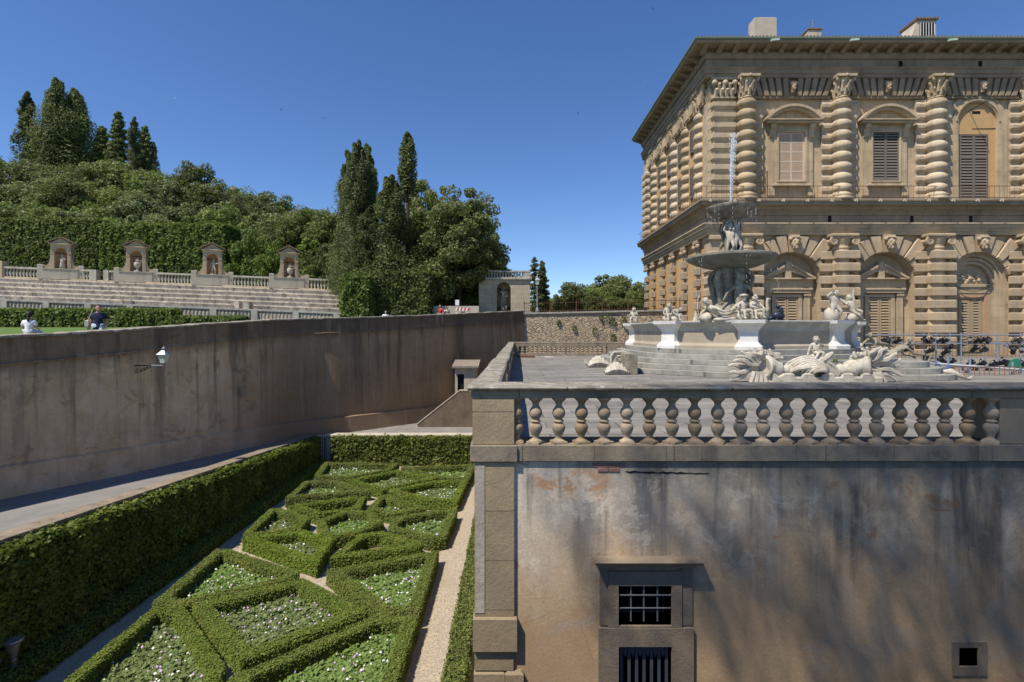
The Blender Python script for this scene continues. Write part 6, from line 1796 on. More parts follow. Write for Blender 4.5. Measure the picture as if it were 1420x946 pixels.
for c in OCT: corner_pilaster(c)
# pedestal, stem, bowls
sx_,sy_=11.02,26.0
def at(mb): mb.xf(Matrix.Translation((sx_,sy_,0))); return mb
mb=MB(); mb.lathe([(1.35,FZT-.6),(1.35,FZT),(1.1,FZT+.1),(1.0,FZT+.5),(.85,2.9),(.62,3.4),(.55,3.9),(.62,4.3),(.72,4.75),(.4,4.85)],n=24)
at(mb).build('lower_stem',M['marble_stain'],fo,world=True,smooth=True)
mb=MB()
for k in range(6):
    a=2*PI*k/6+.5; ca,sa=math.cos(a),math.sin(a)
    pts=[]
    for j in range(22):
        t_=j/21*3.1*PI; rr=.42*(1-j/25); pts.append(((.62+rr*math.sin(t_)*1.0)*ca,(.62+rr*math.sin(t_))*sa,4.25+rr*math.cos(t_)))
    mb.tube(pts,[.13]*12+[.1]*6+[.07]*4,6); mb.tube([(.95*ca,.95*sa,4.2),(.8*ca,.8*sa,3.6),(.72*ca,.72*sa,3.0)],[.15,.17,.12],7)
at(mb).build('scroll_volutes',M['marble_stain'],fo,world=True,smooth=True)
mb=MB(); Rb=2.12
mb.lathe([(.5,4.72),(.75,4.76),(1.3,4.9),(1.8,5.1),(2.05,5.22),(Rb,5.3),(Rb,5.40),(2.05,5.43),(1.95,5.38),(1.2,5.2),(.3,5.15)],n=40)
at(mb).build('large_bowl',stone('bowl_granite',(.29,.27,.215),(.21,.195,.155),(.06,.055,.045),sc=2,streak=.45,grime=.5),fo,world=True,smooth=True)
mb=MB(); mb.lathe([(.0,0),(1.93,0)],(0,0,5.37),40); at(mb).build('bowl_water',M['water'],fo,world=True)
mb=MB(); mb.lathe([(.42,5.2),(.55,5.3),(.4,5.5),(.3,5.8),(.26,6.6),(.32,7.0),(.42,7.22),(.2,7.3)],n=16); at(mb).build('upper_stem',M['marble_stain'],fo,world=True,smooth=True)
mb=MB(); mb.lathe([(.3,7.18),(.42,7.22),(.8,7.42),(1.05,7.68),(1.14,7.80),(1.15,7.88),(1.1,7.90),(1.02,7.85),(.6,7.66),(.1,7.6)],n=32); at(mb).build('small_bowl',M['marble_stain'],fo,world=True,smooth=True)
mb=MB(); mb.lathe([(.0,0),(1.0,0)],(0,0,7.84),32); at(mb).build('bowl_water',M['water'],fo,world=True)
mb=MB(); mb.lathe([(.12,7.7),(.08,8.0),(.05,8.1)],n=8); at(mb).build('nozzle',M['iron'],fo,world=True)
# water jet: many thin strands and drops
rng=np.random.default_rng(8); mb=MB()
for k in range(5):
    a=rng.random()*6.28; top=11.62-rng.random()*.5; ln=.02+.05*rng.random()
    pts=[(sx_+.02*math.cos(a)+ln*t_*math.cos(a)*1.2+.14*t_,sy_+ln*t_*math.sin(a),8.05+(top-8.05)*t_) for t_ in np.linspace(0,1,14)]
    mb.tube(pts,[max(.004,.010+.018*math.sin(PI*min(1,t_*.95))+.014*rng.normal()) if t_<.97 else .008 for t_ in np.linspace(0,1,14)],5)
for k in range(620):
    zz=8.2+3.4*rng.random()**.75; f=(zz-8.05)/3.55; w=.03+.16*f
    mb.ball((sx_+.14*f+rng.normal()*w*.55+(.10 if rng.random()<.4 else -.02)*f,sy_+rng.normal()*w*.5,zz),.007+.017*rng.random()**2,5,4,1,1,2.2)
for k in range(90): 
    a=rng.random()*6.28; r_=.12+.35*rng.random(); mb.ball((sx_+r_*math.cos(a),sy_+r_*math.sin(a),7.9+.28*rng.random()),.018,5,4)
j_=mb.build('water_jet',M['jet'],None,smooth='full'); tag(j_,'thin white water jet rising from the small top bowl','water jet')
mb=MB()
for (rr,zt,zb,n) in ((1.16,7.82,7.0,24),(2.13,5.34,3.6,22)):
    for k in range(n):
        a=rng.random()*6.28; t_=rng.random()
        for q in range(4):
            zz=zt-(zt-zb)*rng.random()**1.2; mb.tube([(sx_+(rr+.02)*math.cos(a),sy_+(rr+.02)*math.sin(a),zz),(sx_+(rr+.02)*math.cos(a),sy_+(rr+.02)*math.sin(a),zz-.07-.08*rng.random())],.006,4)
o=mb.build('dripping_water',M['jet']); tag(o,'fine drops of water falling from the rims of both bowls','water drops',None,'stuff')

# figures carved round the upper stem (part of the fountain stem sculpture)
def fig_part(name,J,h,loc,rz,mat,parent,seed,child=True,tx=0):
    rng=np.random.default_rng(seed); mb,J2=body(J,1.0,.098 if child else .07,child); hair_bumps(mb,J2['hed'],V3(0,-1,0),.098 if child else .07,rng)
    mb.v=[(x*h,y*h,zz*h) for x,y,zz in mb.v]; mb.xf(Matrix.Translation(loc)@Matrix.Rotation(rz,4,'Z')@Matrix.Rotation(tx,4,'X'))
    return mb.build(name,mat,parent,world=True,smooth='full')
for k,a in enumerate((-2.0,-1.1,.1,2.0)):
    J=base_pose(); J.update(lel=V3(.2,-.05,.82),lha=V3(.12,-.06,1.02),rel=V3(-.2,-.05,.8),rha=V3(-.1,-.05,1.0),lkn=V3(.1,-.12,.27))
    fig_part('stem_putto',J,1.55,(sx_+.36*math.cos(a),sy_+.36*math.sin(a),5.45),a+PI/2,M['marble'] if k<2 else M['marble_stain'],fo,40+k)
J=base_pose(); J.update(lel=V3(.24,.05,.6),lha=V3(.3,.1,.45),rel=V3(-.24,.05,.6),rha=V3(-.3,.1,.45))
fig_part('stem_bust',J,2.6,(sx_+.1,sy_-.95,1.95),.1,M['marble_stain'],fo,50,False)

RZ=FZT+.01
def rim_fig(px,Y,ybase,J,hpx,rz,label,mat='marble',extra=None,seed=0,group='marble figures on the basin rim',name='putto_statue',child=True,dz=0):
    w=P(px,ybase,Y); h=hpx/FPX*Y
    return statue(name,J,h,(w.x,Y,(RZ if ybase<450 else 0)+dz),rz,label,'statue',group,mat,extra,seed,child)
blk=lambda mb,J: rock(mb,(0,.04,.12),.2,3,.75)
J=seat_pose(); J.update(lha=V3(.1,-.22,.46),rha=V3(-.28,-.2,.42),face=V3(-.6,-1,0))
rim_fig(879,28.0,447,J,27,-.3,'small putto seated at the far left corner of the basin rim',extra=lambda mb,J:(mb.box(-.17,.17,-.14,.2,-.02,.26,.03)),seed=1)
J=seat_pose(); J.update(hed=J['hed']+V3(.03,-.05,0),lha=V3(.05,-.3,.42))
rim_fig(926,22.1,445,J,30,.2,'left one of two putti crouching together on the left corner pilaster',extra=blk,seed=2)
J=seat_pose(); J.update(che=J['che']+V3(.06,-.06,-.06),nec=J['nec']+V3(.1,-.12,-.12),hed=J['hed']+V3(.12,-.18,-.16),lha=V3(.2,-.3,.2),rha=V3(-.1,-.3,.25))
rim_fig(937,21.9,445,J,28,.7,'right one of two putti, bent forward, on the left corner pilaster',extra=blk,seed=3)
J=seat_pose(); J.update(lel=V3(.28,-.08,.5),lha=V3(.42,-.1,.38),rel=V3(-.26,.0,.6),rha=V3(-.36,-.04,.66),lkn=V3(.2,-.1,.16),lfo=V3(.26,.1,.04),rkn=V3(-.1,-.2,.24),rfo=V3(-.05,-.1,.03),face=V3(.5,-1,0))
def bow(mb,J):
    mb.tube([(-.36+.12*math.cos(a),-.06,.66+.42*math.sin(a)) for a in np.linspace(PI*.6,PI*1.4,9)],.02,5); blk(mb,J)
rim_fig(981,21.0,443,J,32,.1,'putto archer drawing a bow on the basin rim',extra=bow,seed=4)
mb=MB(); w=P(965,443,21.5); mb.lathe([(.13,0),(.1,.12),(.05,.28),(.02,.4)],(w.x,w.y,RZ),8); tag(mb.build('marble_fragment',M['marble'],smooth=True),'small white cone shaped marble fragment on the rim left of the archer','fragment')
# reclining river figure
J=dict(pel=V3(0,0,.1),che=V3(-.26,.04,.24),nec=V3(-.34,.05,.32),hed=V3(-.38,.03,.41),lsh=V3(-.24,-.09,.27),rsh=V3(-.27,.17,.27),lel=V3(-.1,-.2,.17),lha=V3(.06,-.22,.2),rel=V3(-.42,.2,.14),rha=V3(-.36,.1,.03),
       lhi=V3(.05,-.07,.1),rhi=V3(.05,.08,.1),lkn=V3(.26,-.12,.36),rkn=V3(.3,.1,.2),lfo=V3(.44,-.13,.06),rfo=V3(.56,.08,.04),ltd=V3(1,0,.2),rtd=V3(1,0,.2),face=V3(.5,-1,0))
rim_fig(1004,20.6,443,J,66,.05,'large reclining river figure with raised knee on the rim left of the front pilaster',extra=lambda mb,J:(rock(mb,(-.34,.1,.06),.14,7,.7),rock(mb,(.05,.05,.02),.3,8,.25)),seed=5,child=False,name='reclining_statue')
J=seat_pose(); J.update(lel=V3(.22,-.1,.5),lha=V3(.3,-.18,.52),rel=V3(-.24,-.06,.46),rha=V3(-.3,-.2,.42),face=V3(-.4,-1,.1))
def hat(mb,J): mb.lathe([(.14,-.02),(.13,.03),(.06,.06),(.001,.07)],tuple(J['hed']+V3(0,0,.08)),10); rock(mb,(0,.05,.14),.22,11,.7)
rim_fig(1031,20.15,443,J,42,.15,'putto with flat cap leaning inward on the front pilaster',extra=hat,seed=6)
J=seat_pose(); J.update(lel=V3(.2,-.12,.42),lha=V3(.2,-.25,.34),rel=V3(-.2,-.12,.44),rha=V3(-.12,-.27,.4),face=V3(.3,-1,.1))
def swan(mb,J):
    rock(mb,(0,.05,.13),.2,12,.7)
    mb.ball((.2,-.1,.16),.17,12,8,1.2,1,.9); mb.tube([(.26,-.14,.2),(.36,-.14,.36),(.33,-.14,.56),(.36,-.14,.7),(.44,-.16,.68)],[.09,.06,.045,.045,.03],8)
rim_fig(1047,20.1,443,J,42,.1,'putto holding a white swan at the right of the front pilaster',extra=swan,seed=7)
# dark bird
w=P(1082,442,21.2); mb=MB(); mb.ball((0,0,.2),.2,12,8,1.35,.8,.95); mb.tube([(.08,0,.3),(.12,0,.45),(.02,-.02,.56)],[.13,.09,.075],9); mb.ball((-.02,-.02,.58),.085,9,7); mb.tube([(-.08,-.02,.58),(-.2,-.03,.55)],[.035,.012],6); mb.tube([(-.2,0,.16),(-.42,.02,.06)],[.1,.04],7); mb.box(-.15,.15,-.1,.1,0,.08)
o=mb.build('bronze_bird',plain('dark_bronze',(.035,.045,.065),.45,.5),smooth='full',loc=(w.x,21.35,RZ)); tag(o,'dark bronze bird perched on the basin rim between the two right-hand putti pairs','statue','marble figures on the basin rim')
J=base_pose(); J.update(lel=V3(.24,-.1,.6),lha=V3(.3,-.22,.5),rel=V3(-.26,-.02,.78),rha=V3(-.1,-.04,.92),lkn=V3(.13,-.16,.3),lfo=V3(.14,-.05,.06),rkn=V3(-.08,-.05,.25),hed=V3(.05,-.03,.88),face=V3(.6,-1,0))
rim_fig(1157,21.1,443,J,43,.1,'putto leaning on a stump with hand to its head, left of the right-hand pair',extra=lambda mb,J:(rock(mb,(0,.12,.2),.26,13,1.0)),seed=8)
J=base_pose(); J.update(pel=V3(.05,0,.36),che=V3(-.06,.02,.56),nec=V3(-.08,.02,.66),hed=V3(-.1,.03,.76),lsh=V3(.05,0,.62),rsh=V3(-.18,0,.6),lel=V3(.02,0,.84),lha=V3(.03,-.02,1.02),rel=V3(-.3,-.08,.52),rha=V3(-.38,-.14,.6),lkn=V3(.26,-.12,.3),lfo=V3(.2,.0,.05),rkn=V3(.1,-.18,.18),rfo=V3(.3,-.1,.02),face=V3(-1,-.5,.2))
rim_fig(1182,21.4,443,J,42,.0,'twisting putto with arm thrown up, right of the right-hand pair',extra=lambda mb,J:(rock(mb,(.08,.08,.1),.26,14,.7)),seed=9)
# lower figures
w=P(1196,490,20.6)
J=dict(pel=V3(.25,0,.14),che=V3(.0,0,.24),nec=V3(-.1,-.02,.32),hed=V3(-.17,-.05,.40),lsh=V3(-.02,-.12,.27),rsh=V3(-.02,.13,.27),lel=V3(-.14,-.2,.14),lha=V3(-.25,-.18,.03),rel=V3(-.14,.2,.14),rha=V3(-.25,.15,.04),lhi=V3(.3,-.07,.14),rhi=V3(.3,.07,.14),lkn=V3(.55,-.08,.12),rkn=V3(.52,.1,.18),lfo=V3(.85,-.05,.05),rfo=V3(.8,.08,.05),ltd=V3(1,0,0),rtd=V3(1,0,0),face=V3(-.6,-1,0))
statue('reclining_statue',J,1.35,(14.85,21.3,.96),.35,'weathered figure stretched on the top step right of the basin','statue','sea figures on the steps','marble_stain',None,20,False)
J=dict(pel=V3(-.3,0,.16),che=V3(-.05,0,.3),nec=V3(.06,-.02,.4),hed=V3(.13,-.03,.49),lsh=V3(-.02,-.13,.33),rsh=V3(-.03,.13,.33),lel=V3(.14,-.17,.16),lha=V3(.36,-.15,.14),rel=V3(.12,.17,.16),rha=V3(.32,.13,.08),lhi=V3(-.34,-.07,.15),rhi=V3(-.34,.07,.15),lkn=V3(-.55,-.08,.12),rkn=V3(-.55,.08,.12),lfo=V3(-.82,-.03,.05),rfo=V3(-.8,.06,.05),ltd=V3(-1,0,0),rtd=V3(-1,0,0),face=V3(.9,-.6,0))
statue('reclining_statue',J,1.5,(14.75,19.5,.58),.0,'crawling bearded sea figure above the round steps at the right','statue','sea figures on the steps','marble_stain',lambda mb,J:mb.ball(J['hed']+V3(.05,-.04,-.08),.06,7,5),21,False)
# round steps
rs=empty('round_steps',(14.0,18.9,0),'three tier rounded grey stone steps to the right of the shell ornament','steps')
for i in range(3):
    mb=MB(); mb.lathe([(1.75-.33*i,.2*i),(1.75-.33*i,.2*(i+1)-.002),(0.01,.2*(i+1)-.002)],(14.0-.05*i,18.95,0),36); mb.build('step',M['step'],rs,world=True,smooth=True,bevel=.012)
mb=MB(); mb.tube([(14.75,17.7,.30),(14.95,17.66,.28),(15.2,17.58,.15),(15.38,17.5,.06)],[.04,.12,.08,.04],10); mb.tube([(15.34,17.52,.06),(15.48,17.5,.07),(15.6,17.5,.15)],[.045,.05,.025],8)
tag(mb.build('carved_fragment',M['marble'],smooth='full'),'white marble leg fragment lying at the right of the round steps','fragment')

# ---- shell ornament with cornucopias
so=empty('shell_ornament',(11.5,17.0,0),'wide carved white shell with two overflowing horns in front of the fountain','sculpture')
def sX(x): return (x-CX)/FPX*17.0
def sZ(y): return CAMZ-(y-CY)/FPX*17.0
mb=MB()
x0,x1=sX(1072),sX(1240); n=8; zt=sZ(520); pts=[(sX(1065),sZ(515))]
per=(sX(1212)-sX(1078))/5
top=[]
for k in range(5):
    a=sX(1080)+k*per; top+=[(a,sZ(516.5)),(a+per*.42,sZ(516.5)),(a+per*.5,sZ(521.5)),(a+per*.92,sZ(521.5))]
top=[(sX(1064),sZ(515.5)),(sX(1072),sZ(521))]+top+[(sX(1212),sZ(517))]
low=[(x,-.0) for x,_ in top]
for (a,b),(c,d) in zip(top,top[1:]): mb.hull([(a,16.6,0),(c,16.6,0),(c,16.75,0),(a,16.75,0)],[(a,16.6,b-.08),(c,16.6,d-.08),(c,16.75,d-.08),(a,16.75,b-.08)])
for (a,b),(c,d) in zip(top,top[1:]): mb.tube([(a,16.66,b-.05),(c,16.66,d-.05)],.055,7)
mb.build('crenellated_basin',M['marble'],so,world=True,smooth=True)
mb=MB(); cx_=sX(1124); czz=sZ(519)
for k in range(9):                        # big ribbed shell: nested arching ribs
    f=k/8; rx=.86-.62*f; rz_=.52-.40*f; ox=-.05+.16*f
    mb.tube([(cx_+ox+rx*math.cos(a)*(1.0 if math.cos(a)<0 else .82),17.05-.42*f-.10*math.sin(a),czz+.04+rz_*max(0,math.sin(a))) for a in np.linspace(0,PI,17)],[.03+.035*math.sin(PI*i/16) for i in range(17)],7)
for k in range(9):                        # lip of the shell turning down at the right
    a=-.25+1.25*k/8
    mb.tube([(cx_+.30+.12*math.cos(a),16.85,czz+.44*math.sin(a*.9+.3)+.06),(cx_+.62*math.cos(a*.8)+.12,16.78,czz+.34*math.sin(a)+.06),(cx_+.86*math.cos(a*.7)+.08,16.85,czz+.10*math.sin(a)+.05)],[.03,.045,.03],6)
mb.ball((cx_,17.15,czz+.0),.72,16,10,1.15,.5,.72)
mb.tube([(cx_-.95,16.9,czz),(cx_-.55,16.75,czz+.2),(cx_-.2,16.7,czz+.25),(cx_-.05,16.7,czz+.1),(cx_-.2,16.7,czz+.02)],[.06,.09,.1,.08,.06],7)
mb.tube([(cx_+.25,16.9,czz+.42),(cx_+.5,16.85,czz+.6),(cx_+.62,16.8,czz+.72)],[.12,.1,.05],7)
mb.build('ribbed_shell',M['marble'],so,world=True,smooth=True)
for s,xc,nm in ((-1,sX(1064),'left'),(1,sX(1192),'right')):
    mb=MB(); zc=sZ(509)
    base=V3(cx_+s*.45,17.0,.35) ; mouth=V3(xc+s*.1,16.95,zc)
    pts=[base.lerp(mouth,t_)+V3(0,0,.12*math.sin(t_*9)*.5) for t_ in np.linspace(0,1,12)]
    mb.tube(pts,[.12+.24*t_**1.2+.03*math.sin(t_*22) for t_ in np.linspace(0,1,12)],14)
    ax=V3(s*.85,-.3,.1).normalized()
    mb.merge(MB().lathe([(.26,0),(.36,.03),(.40,.08),(.36,.12),(.30,.08),(.26,.02)],n=16),Matrix.Translation(mouth)@ax.to_track_quat('Z','Y').to_matrix().to_4x4())
    mb.build('horn',M['marble'],so,world=True,smooth=True)
    mb=MB(); rn=random.Random(20+int(s))
    for k in range(15):
        a=-.30+(PI*.86)*k/14; d=V3(s*math.cos(a),0,math.sin(a))
        L_=.34+.55*max(0,math.cos(a))**1.5+.12*rn.random()
        o_=mouth+d*.26+V3(0,rn.uniform(-.12,.12),0); n_=V3(0,1,0).cross(d)
        pts=[o_+d*L_*t_+n_*(.05*math.sin(t_*7+k))-V3(0,.08*t_,.10*t_*t_) for t_ in np.linspace(0,1,9)]
        mb.tube(pts,[.035+.05*math.sin(PI*min(1,t_*.92+.06))*(1.0+.35*math.cos(t_*38)) for t_ in np.linspace(0,1,9)],6)
    for k in range(6): mb.tube([mouth+V3(s*(-.1+.1*k),-.12,-.15),mouth+V3(s*(-.25+.16*k),-.2,-.5)],[.09,.07],6)
    mb.build('leaf_spray',M['marble'],so,world=True,smooth=True)
J=seat_pose(); J.update(lel=V3(.24,-.02,.5),lha=V3(.1,-.12,.58),rel=V3(-.22,-.05,.4),rha=V3(-.3,-.12,.18),lkn=V3(.16,-.26,.3),lfo=V3(.06,-.28,.08),rkn=V3(-.02,-.3,.28),rfo=V3(-.18,-.36,.03),face=V3(-.4,-1,-.1))
w=P(1134,500,17.05); statue('putto_statue',J,1.0,(w.x,17.15,.66),-.2,'putto seated on top of the shell ornament in front of the basin','statue',None,'marble',lambda mb,J:rock(mb,(0,.05,.1),.24,15,.7),30)
rng=np.random.default_rng(14); bl=[((sX(1131),16.85,sZ(520)),(.13,.1,.14),60),((sX(1159),17.0,sZ(501)),(.08,.08,.06),30),((sX(1105),17.05,sZ(500)),(.1,.08,.05),30)]
V,F=blob_leaves(rng,bl,.04); o=link('ornament_weeds',np_mesh('ornament_weeds',V,F),M['laurel_leaf']); tag(o,'small green weeds growing out of the shell ornament','weeds',None,'stuff')
# ---- broken carvings on the terrace, left, and stair flank block
mb=MB(); a=P(868,519,19.9); b=P(884,491,19.9); mb.box(a.x,b.x+.0,19.9,22.0,0,.80,.02); tag(mb.build('stair_flank_block',M['marble_stain']),'pale stone block flanking the fountain steps on the left','stone block')
def lump(px,ypx,Y,w,h,seed,label,name='carved_fragment',upright=False):
    c=P(px,ypx,Y); rn=random.Random(seed); mb=MB()
    if upright:
        pts=[(-.36,0),(-.4,.35),(-.42,.62),(-.3,.78),(.1,.8),(.32,.74),(.4,.5),(.34,.2),(.38,0)]
        mb.prism_y([(x*w,zz*h) for x,zz in pts],0,.28)
        for k in range(9): mb.tube([(rn.uniform(-.28,.28)*w,-.03,(.2+.06*k)*h),(rn.uniform(-.28,.28)*w,-.06,(.24+.06*k)*h)],[.05,.02],5)
        mb.tube([(x*w,-.02,zz*h) for x,zz in pts[1:7]],.05,6)
    else:
        for k in range(13):
            t_=k/12; x=(t_-.5)*w; mb.tube([(x,-.3*h,0),(x*.95,-.22,h*.45*math.sin(PI*(t_*.8+.1))),(x*.9,.1,h*math.sin(PI*(t_*.8+.1))),(x*.9,.4,.1)],[.04,.055,.05+.03*(k%2),.05],6)
        mb.ball((0,.12,.05),w*.34,10,7,1,.5,h/w*.8)
        if seed==2: mb.tube([(-w*.45,0,.1),(-w*.62,-.05,.22),(-w*.68,-.05,.36)],[.1,.08,.03],6)
    o=mb.build(name,M['marble'],smooth=True,loc=(c.x,c.y,0)); tag(o,label,'fragment','broken carvings on the terrace'); return o
lump(830,509,24.0,.95,.48,2,'low curled white carving lying on the terrace, farther left')
lump(855,519.5,20.0,.86,.42,3,'ribbed white shell carving lying at the foot of the upright slab')
lump(861,513,20.9,.95,1.05,4,'upright broken white carved slab leaning by the stair flank',upright=True)
mb=MB(); c=P(757,492,33); mb.tube([(c.x-.3,33,.02),(c.x,33.1,.03),(c.x+.5,33,.02)],[.05,.07,.05],6); mb.tube([(c.x+.9,33.2,.3),(c.x+1.4,33.1,.05)],.02,5); tag(mb.build('rubble_scrap',M['marble']),'scrap of pale debris near the far balustrade','debris')
mb=MB(); c=P(722,495,33.5); mb.tube([(c.x-.2,33.5,.05),(c.x+.9,33.3,.06)],[.08,.06],6); mb.box(c.x,c.x+.5,33.4,33.6,.0,.14,.03); tag(mb.build('broken_plank',M['rust']),'brown broken plank lying in the far left corner of the terrace','debris')

# ================================================================== stage lighting rig at the right
rg=empty('lighting_rail',(17.5,23.5,0),'grey tubular rail on posts carrying stage spotlights in front of the palace','pipe frame')
def rp(x,y,Y=23.5): return P(x,y,Y)
mb=MB()
for y in (464.5,476.5): mb.tube([rp(1200,y),rp(1480,y)],.032,7)
for x in (1233,1281,1298,1317,1333,1366,1383,1415,1440): 
    q=rp(x,462); mb.tube([q,(q.x,23.5,0)],.03,7)
mb.tube([rp(1383,462),rp(1386,490)],.02,6); mb.tube([rp(1380,490),rp(1402,480)],.015,6); mb.tube([rp(1387,475),rp(1364,476)],.03,6)
mb.build('tubes',M['pipe'],rg,world=True)
rg2=empty('slanting_rail',(17,21.0,0),'lower slanting grey scaffold tube with cable wraps beyond the round steps','pipe frame')
mb=MB(); mb.tube([rp(1270,503,21.3),rp(1300,504.5,21),rp(1480,517,19)],.045,8)
for x,y,Y in ((1315,505,20.8),(1345,507,20.5),(1404,512,19.9),(1440,514,19.5)): q=rp(x,y,Y); mb.tube([(q.x,q.y,q.z+.28),(q.x,q.y,0)],.04,7)
mb.build('tubes',M['pipe'],rg2,world=True)
mb=MB(); rn=random.Random(9)
for x,y in ((1300,505),(1312,510),(1316,509),(1335,513),(1340,515),(1343,517),(1342,514),(1407,515),(1415,518),(1302,480),(1393,481),(1398,479)):
    Y=20.7 if y>500 else 23.45
    q=rp(x,y,Y); pts=[q+V3(rn.uniform(-.14,.14),-.05,rn.uniform(-.12,.12)) for _ in range(5)]; mb.tube(pts,.017,5)
tag(mb.build('cable_wraps',M['blue']),'blue cable loops and wraps tied to the scaffold tubes','cable',None,'stuff')
def spot(loc,rx,rz,s,label):
    t=empty('stage_spotlight',loc,label,'spotlight','stage spotlights',0); t.rotation_euler=(0,0,rz); t.scale=(s,)*3
    global SPOT
    return t
def make_spot():
    t=empty('stage_spotlight',(0,0,0))
    m=MB(); m.lathe([(.08,-.2),(.11,-.17),(.12,.08),(.145,.12),(.145,.2),(.12,.2)],n=12); m.xf(Matrix.Rotation(R(62),4,'X')); m.build('housing',M['black'],t,smooth=True)
    m=MB(); 
    for k in range(4):
        a=k*PI/2; m.hull([(-.09,.12,.2),(.09,.12,.2),(.09,.13,.2),(-.09,.13,.2)],[(-.10,.15,.28),(.10,.15,.28),(.10,.16,.28),(-.10,.16,.28)]) if k==0 else None
    m2=MB()
    for k in range(4): m2.merge(m,Matrix.Rotation(k*PI/2,4,'Z'))
    m2.xf(Matrix.Rotation(R(62),4,'X')); m2.build('barn_doors',M['black'],t)
    m=MB(); m.tube([(-.15,0,0),(-.17,0,.18),(-.1,0,.26),(.1,0,.26),(.17,0,.18),(.15,0,0)],.014,5); m.box(-.03,.03,-.03,.03,.25,.34); m.build('yoke',M['black'],t)
    return t
S0=make_spot(); first=[True]
def put_spot(x,y,Y,rz,s,label):
    t=S0 if first[0] else copy_tree(S0); first[0]=False
    t.location=rp(x,y,Y); t.rotation_euler=(rng.normal()*.25,rng.normal()*.2,rz); t.scale=(s,)*3; tag(t,label,'spotlight','stage spotlights')
ordn=['first','second','third','fourth','fifth','sixth','seventh','eighth','ninth','tenth','eleventh','twelfth','thirteenth','fourteenth']
rng=np.random.default_rng(4)
up=[1225,1231.5,1238,1244.5,1284,1291,1303,1310,1345,1354,1362,1370,1406,1414]
for i,x in enumerate(up): put_spot(x,472.5+ (i%2)*.8,23.4,rng.normal()*.6,.55+.14*rng.random(),'black spotlight hung between the two rails, %s from left'%ordn[i])
for i,(x,y,s) in enumerate(((1226,485,1.0),(1258,485,1.2),(1288,487,1.25),(1310,489,1.2),(1318,482,.9),(1350,485,1.2),(1363,486,1.2),(1405,487,1.3),(1417,486,1.2))): put_spot(x,y,23.2,rng.normal()*.8,s*.62,'larger black spotlight hanging below the rails, %s from left'%ordn[i])
for i,(x,y,s) in enumerate(((1283,499,1.1),(1294,501,.9),(1308,501,1.2),(1320,502,.9),(1345,504,1.0),(1360,505,1.1),(1376,506,1.1),(1388,503.5,1.3),(1398,506,1.0),(1416,507,1.1),(1368,514,1.0),(1350,514,.9))): put_spot(x,y,22.0,rng.normal()*.9,s*.62,'black spotlight resting low behind the slanting tube, %s from left'%ordn[i])
mb=MB(); q=rp(1407,504,20.4); mb.hull([(q.x-.22,20.3,q.z-.2),(q.x+.22,20.3,q.z-.2),(q.x+.22,20.5,q.z-.2),(q.x-.22,20.5,q.z-.2)],[(q.x-.12,20.35,q.z+.14),(q.x+.1,20.35,q.z+.2),(q.x+.1,20.45,q.z+.2),(q.x-.12,20.45,q.z+.14)]); tag(mb.build('green_cloth',M['green_tarp']),'green cloth bundle draped over the slanting tube','cloth')
# terrace end railing (iron bars) and rust bars
er=empty('terrace_railing',(20,30,0),'thin dark iron railing along the far edge of the terrace before the palace','railing')
mb=MB(); mb.tube([(16.5,33,1.02),(34,33,1.02)],.025,6); mb.tube([(16.5,33,.12),(34,33,.12)],.02,6)
mb.build('rails',M['rust'],er,world=True)
for k in range(70): x=16.6+k*.25; mb=MB(); mb.tube([(x,33,0),(x,33,1.0)],.012,4); mb.build('bar',M['rust'],er,world=True)
ob=empty('orange_bar_fence',(17.5,19.0,0),'row of short orange rusty bars under the slanting tube at right','fence')
mb=MB(); mb.tube([(16.6,19.6,.32),(21,19.6,.32)],.015,5); mb.build('rail',M['rust'],ob,world=True)
for k in range(16): x=16.75+k*.19; mb=MB(); mb.tube([(x,19.6,0),(x,19.6,.34)],.016,5); mb.build('bar',plain('orange_rust',(.30,.13,.07),.8) if k==0 else bpy.data.materials['orange_rust'],ob,world=True)
mb=MB(); w=P(1319,470,24.2); 
J=base_pose()
# ================================================================== garden light, birds
t=empty('garden_light',(-10.78,11.25,-6),'small conical metal garden light at the lower left hedge foot','garden light'); t.scale=(.85,.85,1.3)
mb=MB(); mb.lathe([(.075,0),(.075,.42),(.06,.43)],n=14); mb.build('post',plain('grey_metal',(.35,.35,.36),.4,.7),t,smooth=True)
mb=MB(); mb.lathe([(.065,.43),(.08,.46),(.16,.68),(.2,.7),(.21,.72),(.2,.74),(.05,.76)],n=18); mb.build('conical_head',plain('brushed_metal',(.42,.42,.43),.35,.7),t,smooth=True)
def bird(x,y,Y,s,rx,rz,label,mat='iron'):
    mb=MB(); mb.tube([(-.5,0,0),(-.3,0,.02),(.1,0,.03),(.38,0,.02),(.5,0,.0)],[.01,.06,.1,.08,.02],7)
    for q in (-1,1):
        mb.hull([(.2,0,.0),(-.1,0,.0),(-.15,q*.6,.15),(-.5,q*1.25,.05),(-.1,q*.8,.16),(.12,q*.4,.1)],[(.2,0,.03),(-.1,0,.03),(-.15,q*.6,.17),(-.5,q*1.25,.06),(-.1,q*.8,.18),(.12,q*.4,.13)])
    mb.hull([(-.4,-.03,0),(-.4,.03,0),(-.85,.16,0),(-.85,.1,0)],[(-.4,-.03,.02),(-.4,.03,.02),(-.85,.16,.01),(-.85,.1,.01)])
    mb.hull([(-.4,-.03,0),(-.4,.03,0),(-.85,-.1,0),(-.85,-.16,0)],[(-.4,-.03,.02),(-.4,.03,.02),(-.85,-.1,.01),(-.85,-.16,.01)])
    o=mb.build('flying_bird',M[mat],smooth=True,loc=P(x,y,Y),rot=(rx,.2,rz)); o.scale=(s,)*3; tag(o,label,'bird','swifts in the sky')
bird(905,12,40,.2,1.1,1.0,'dark swift near the top edge left of the palace roof')
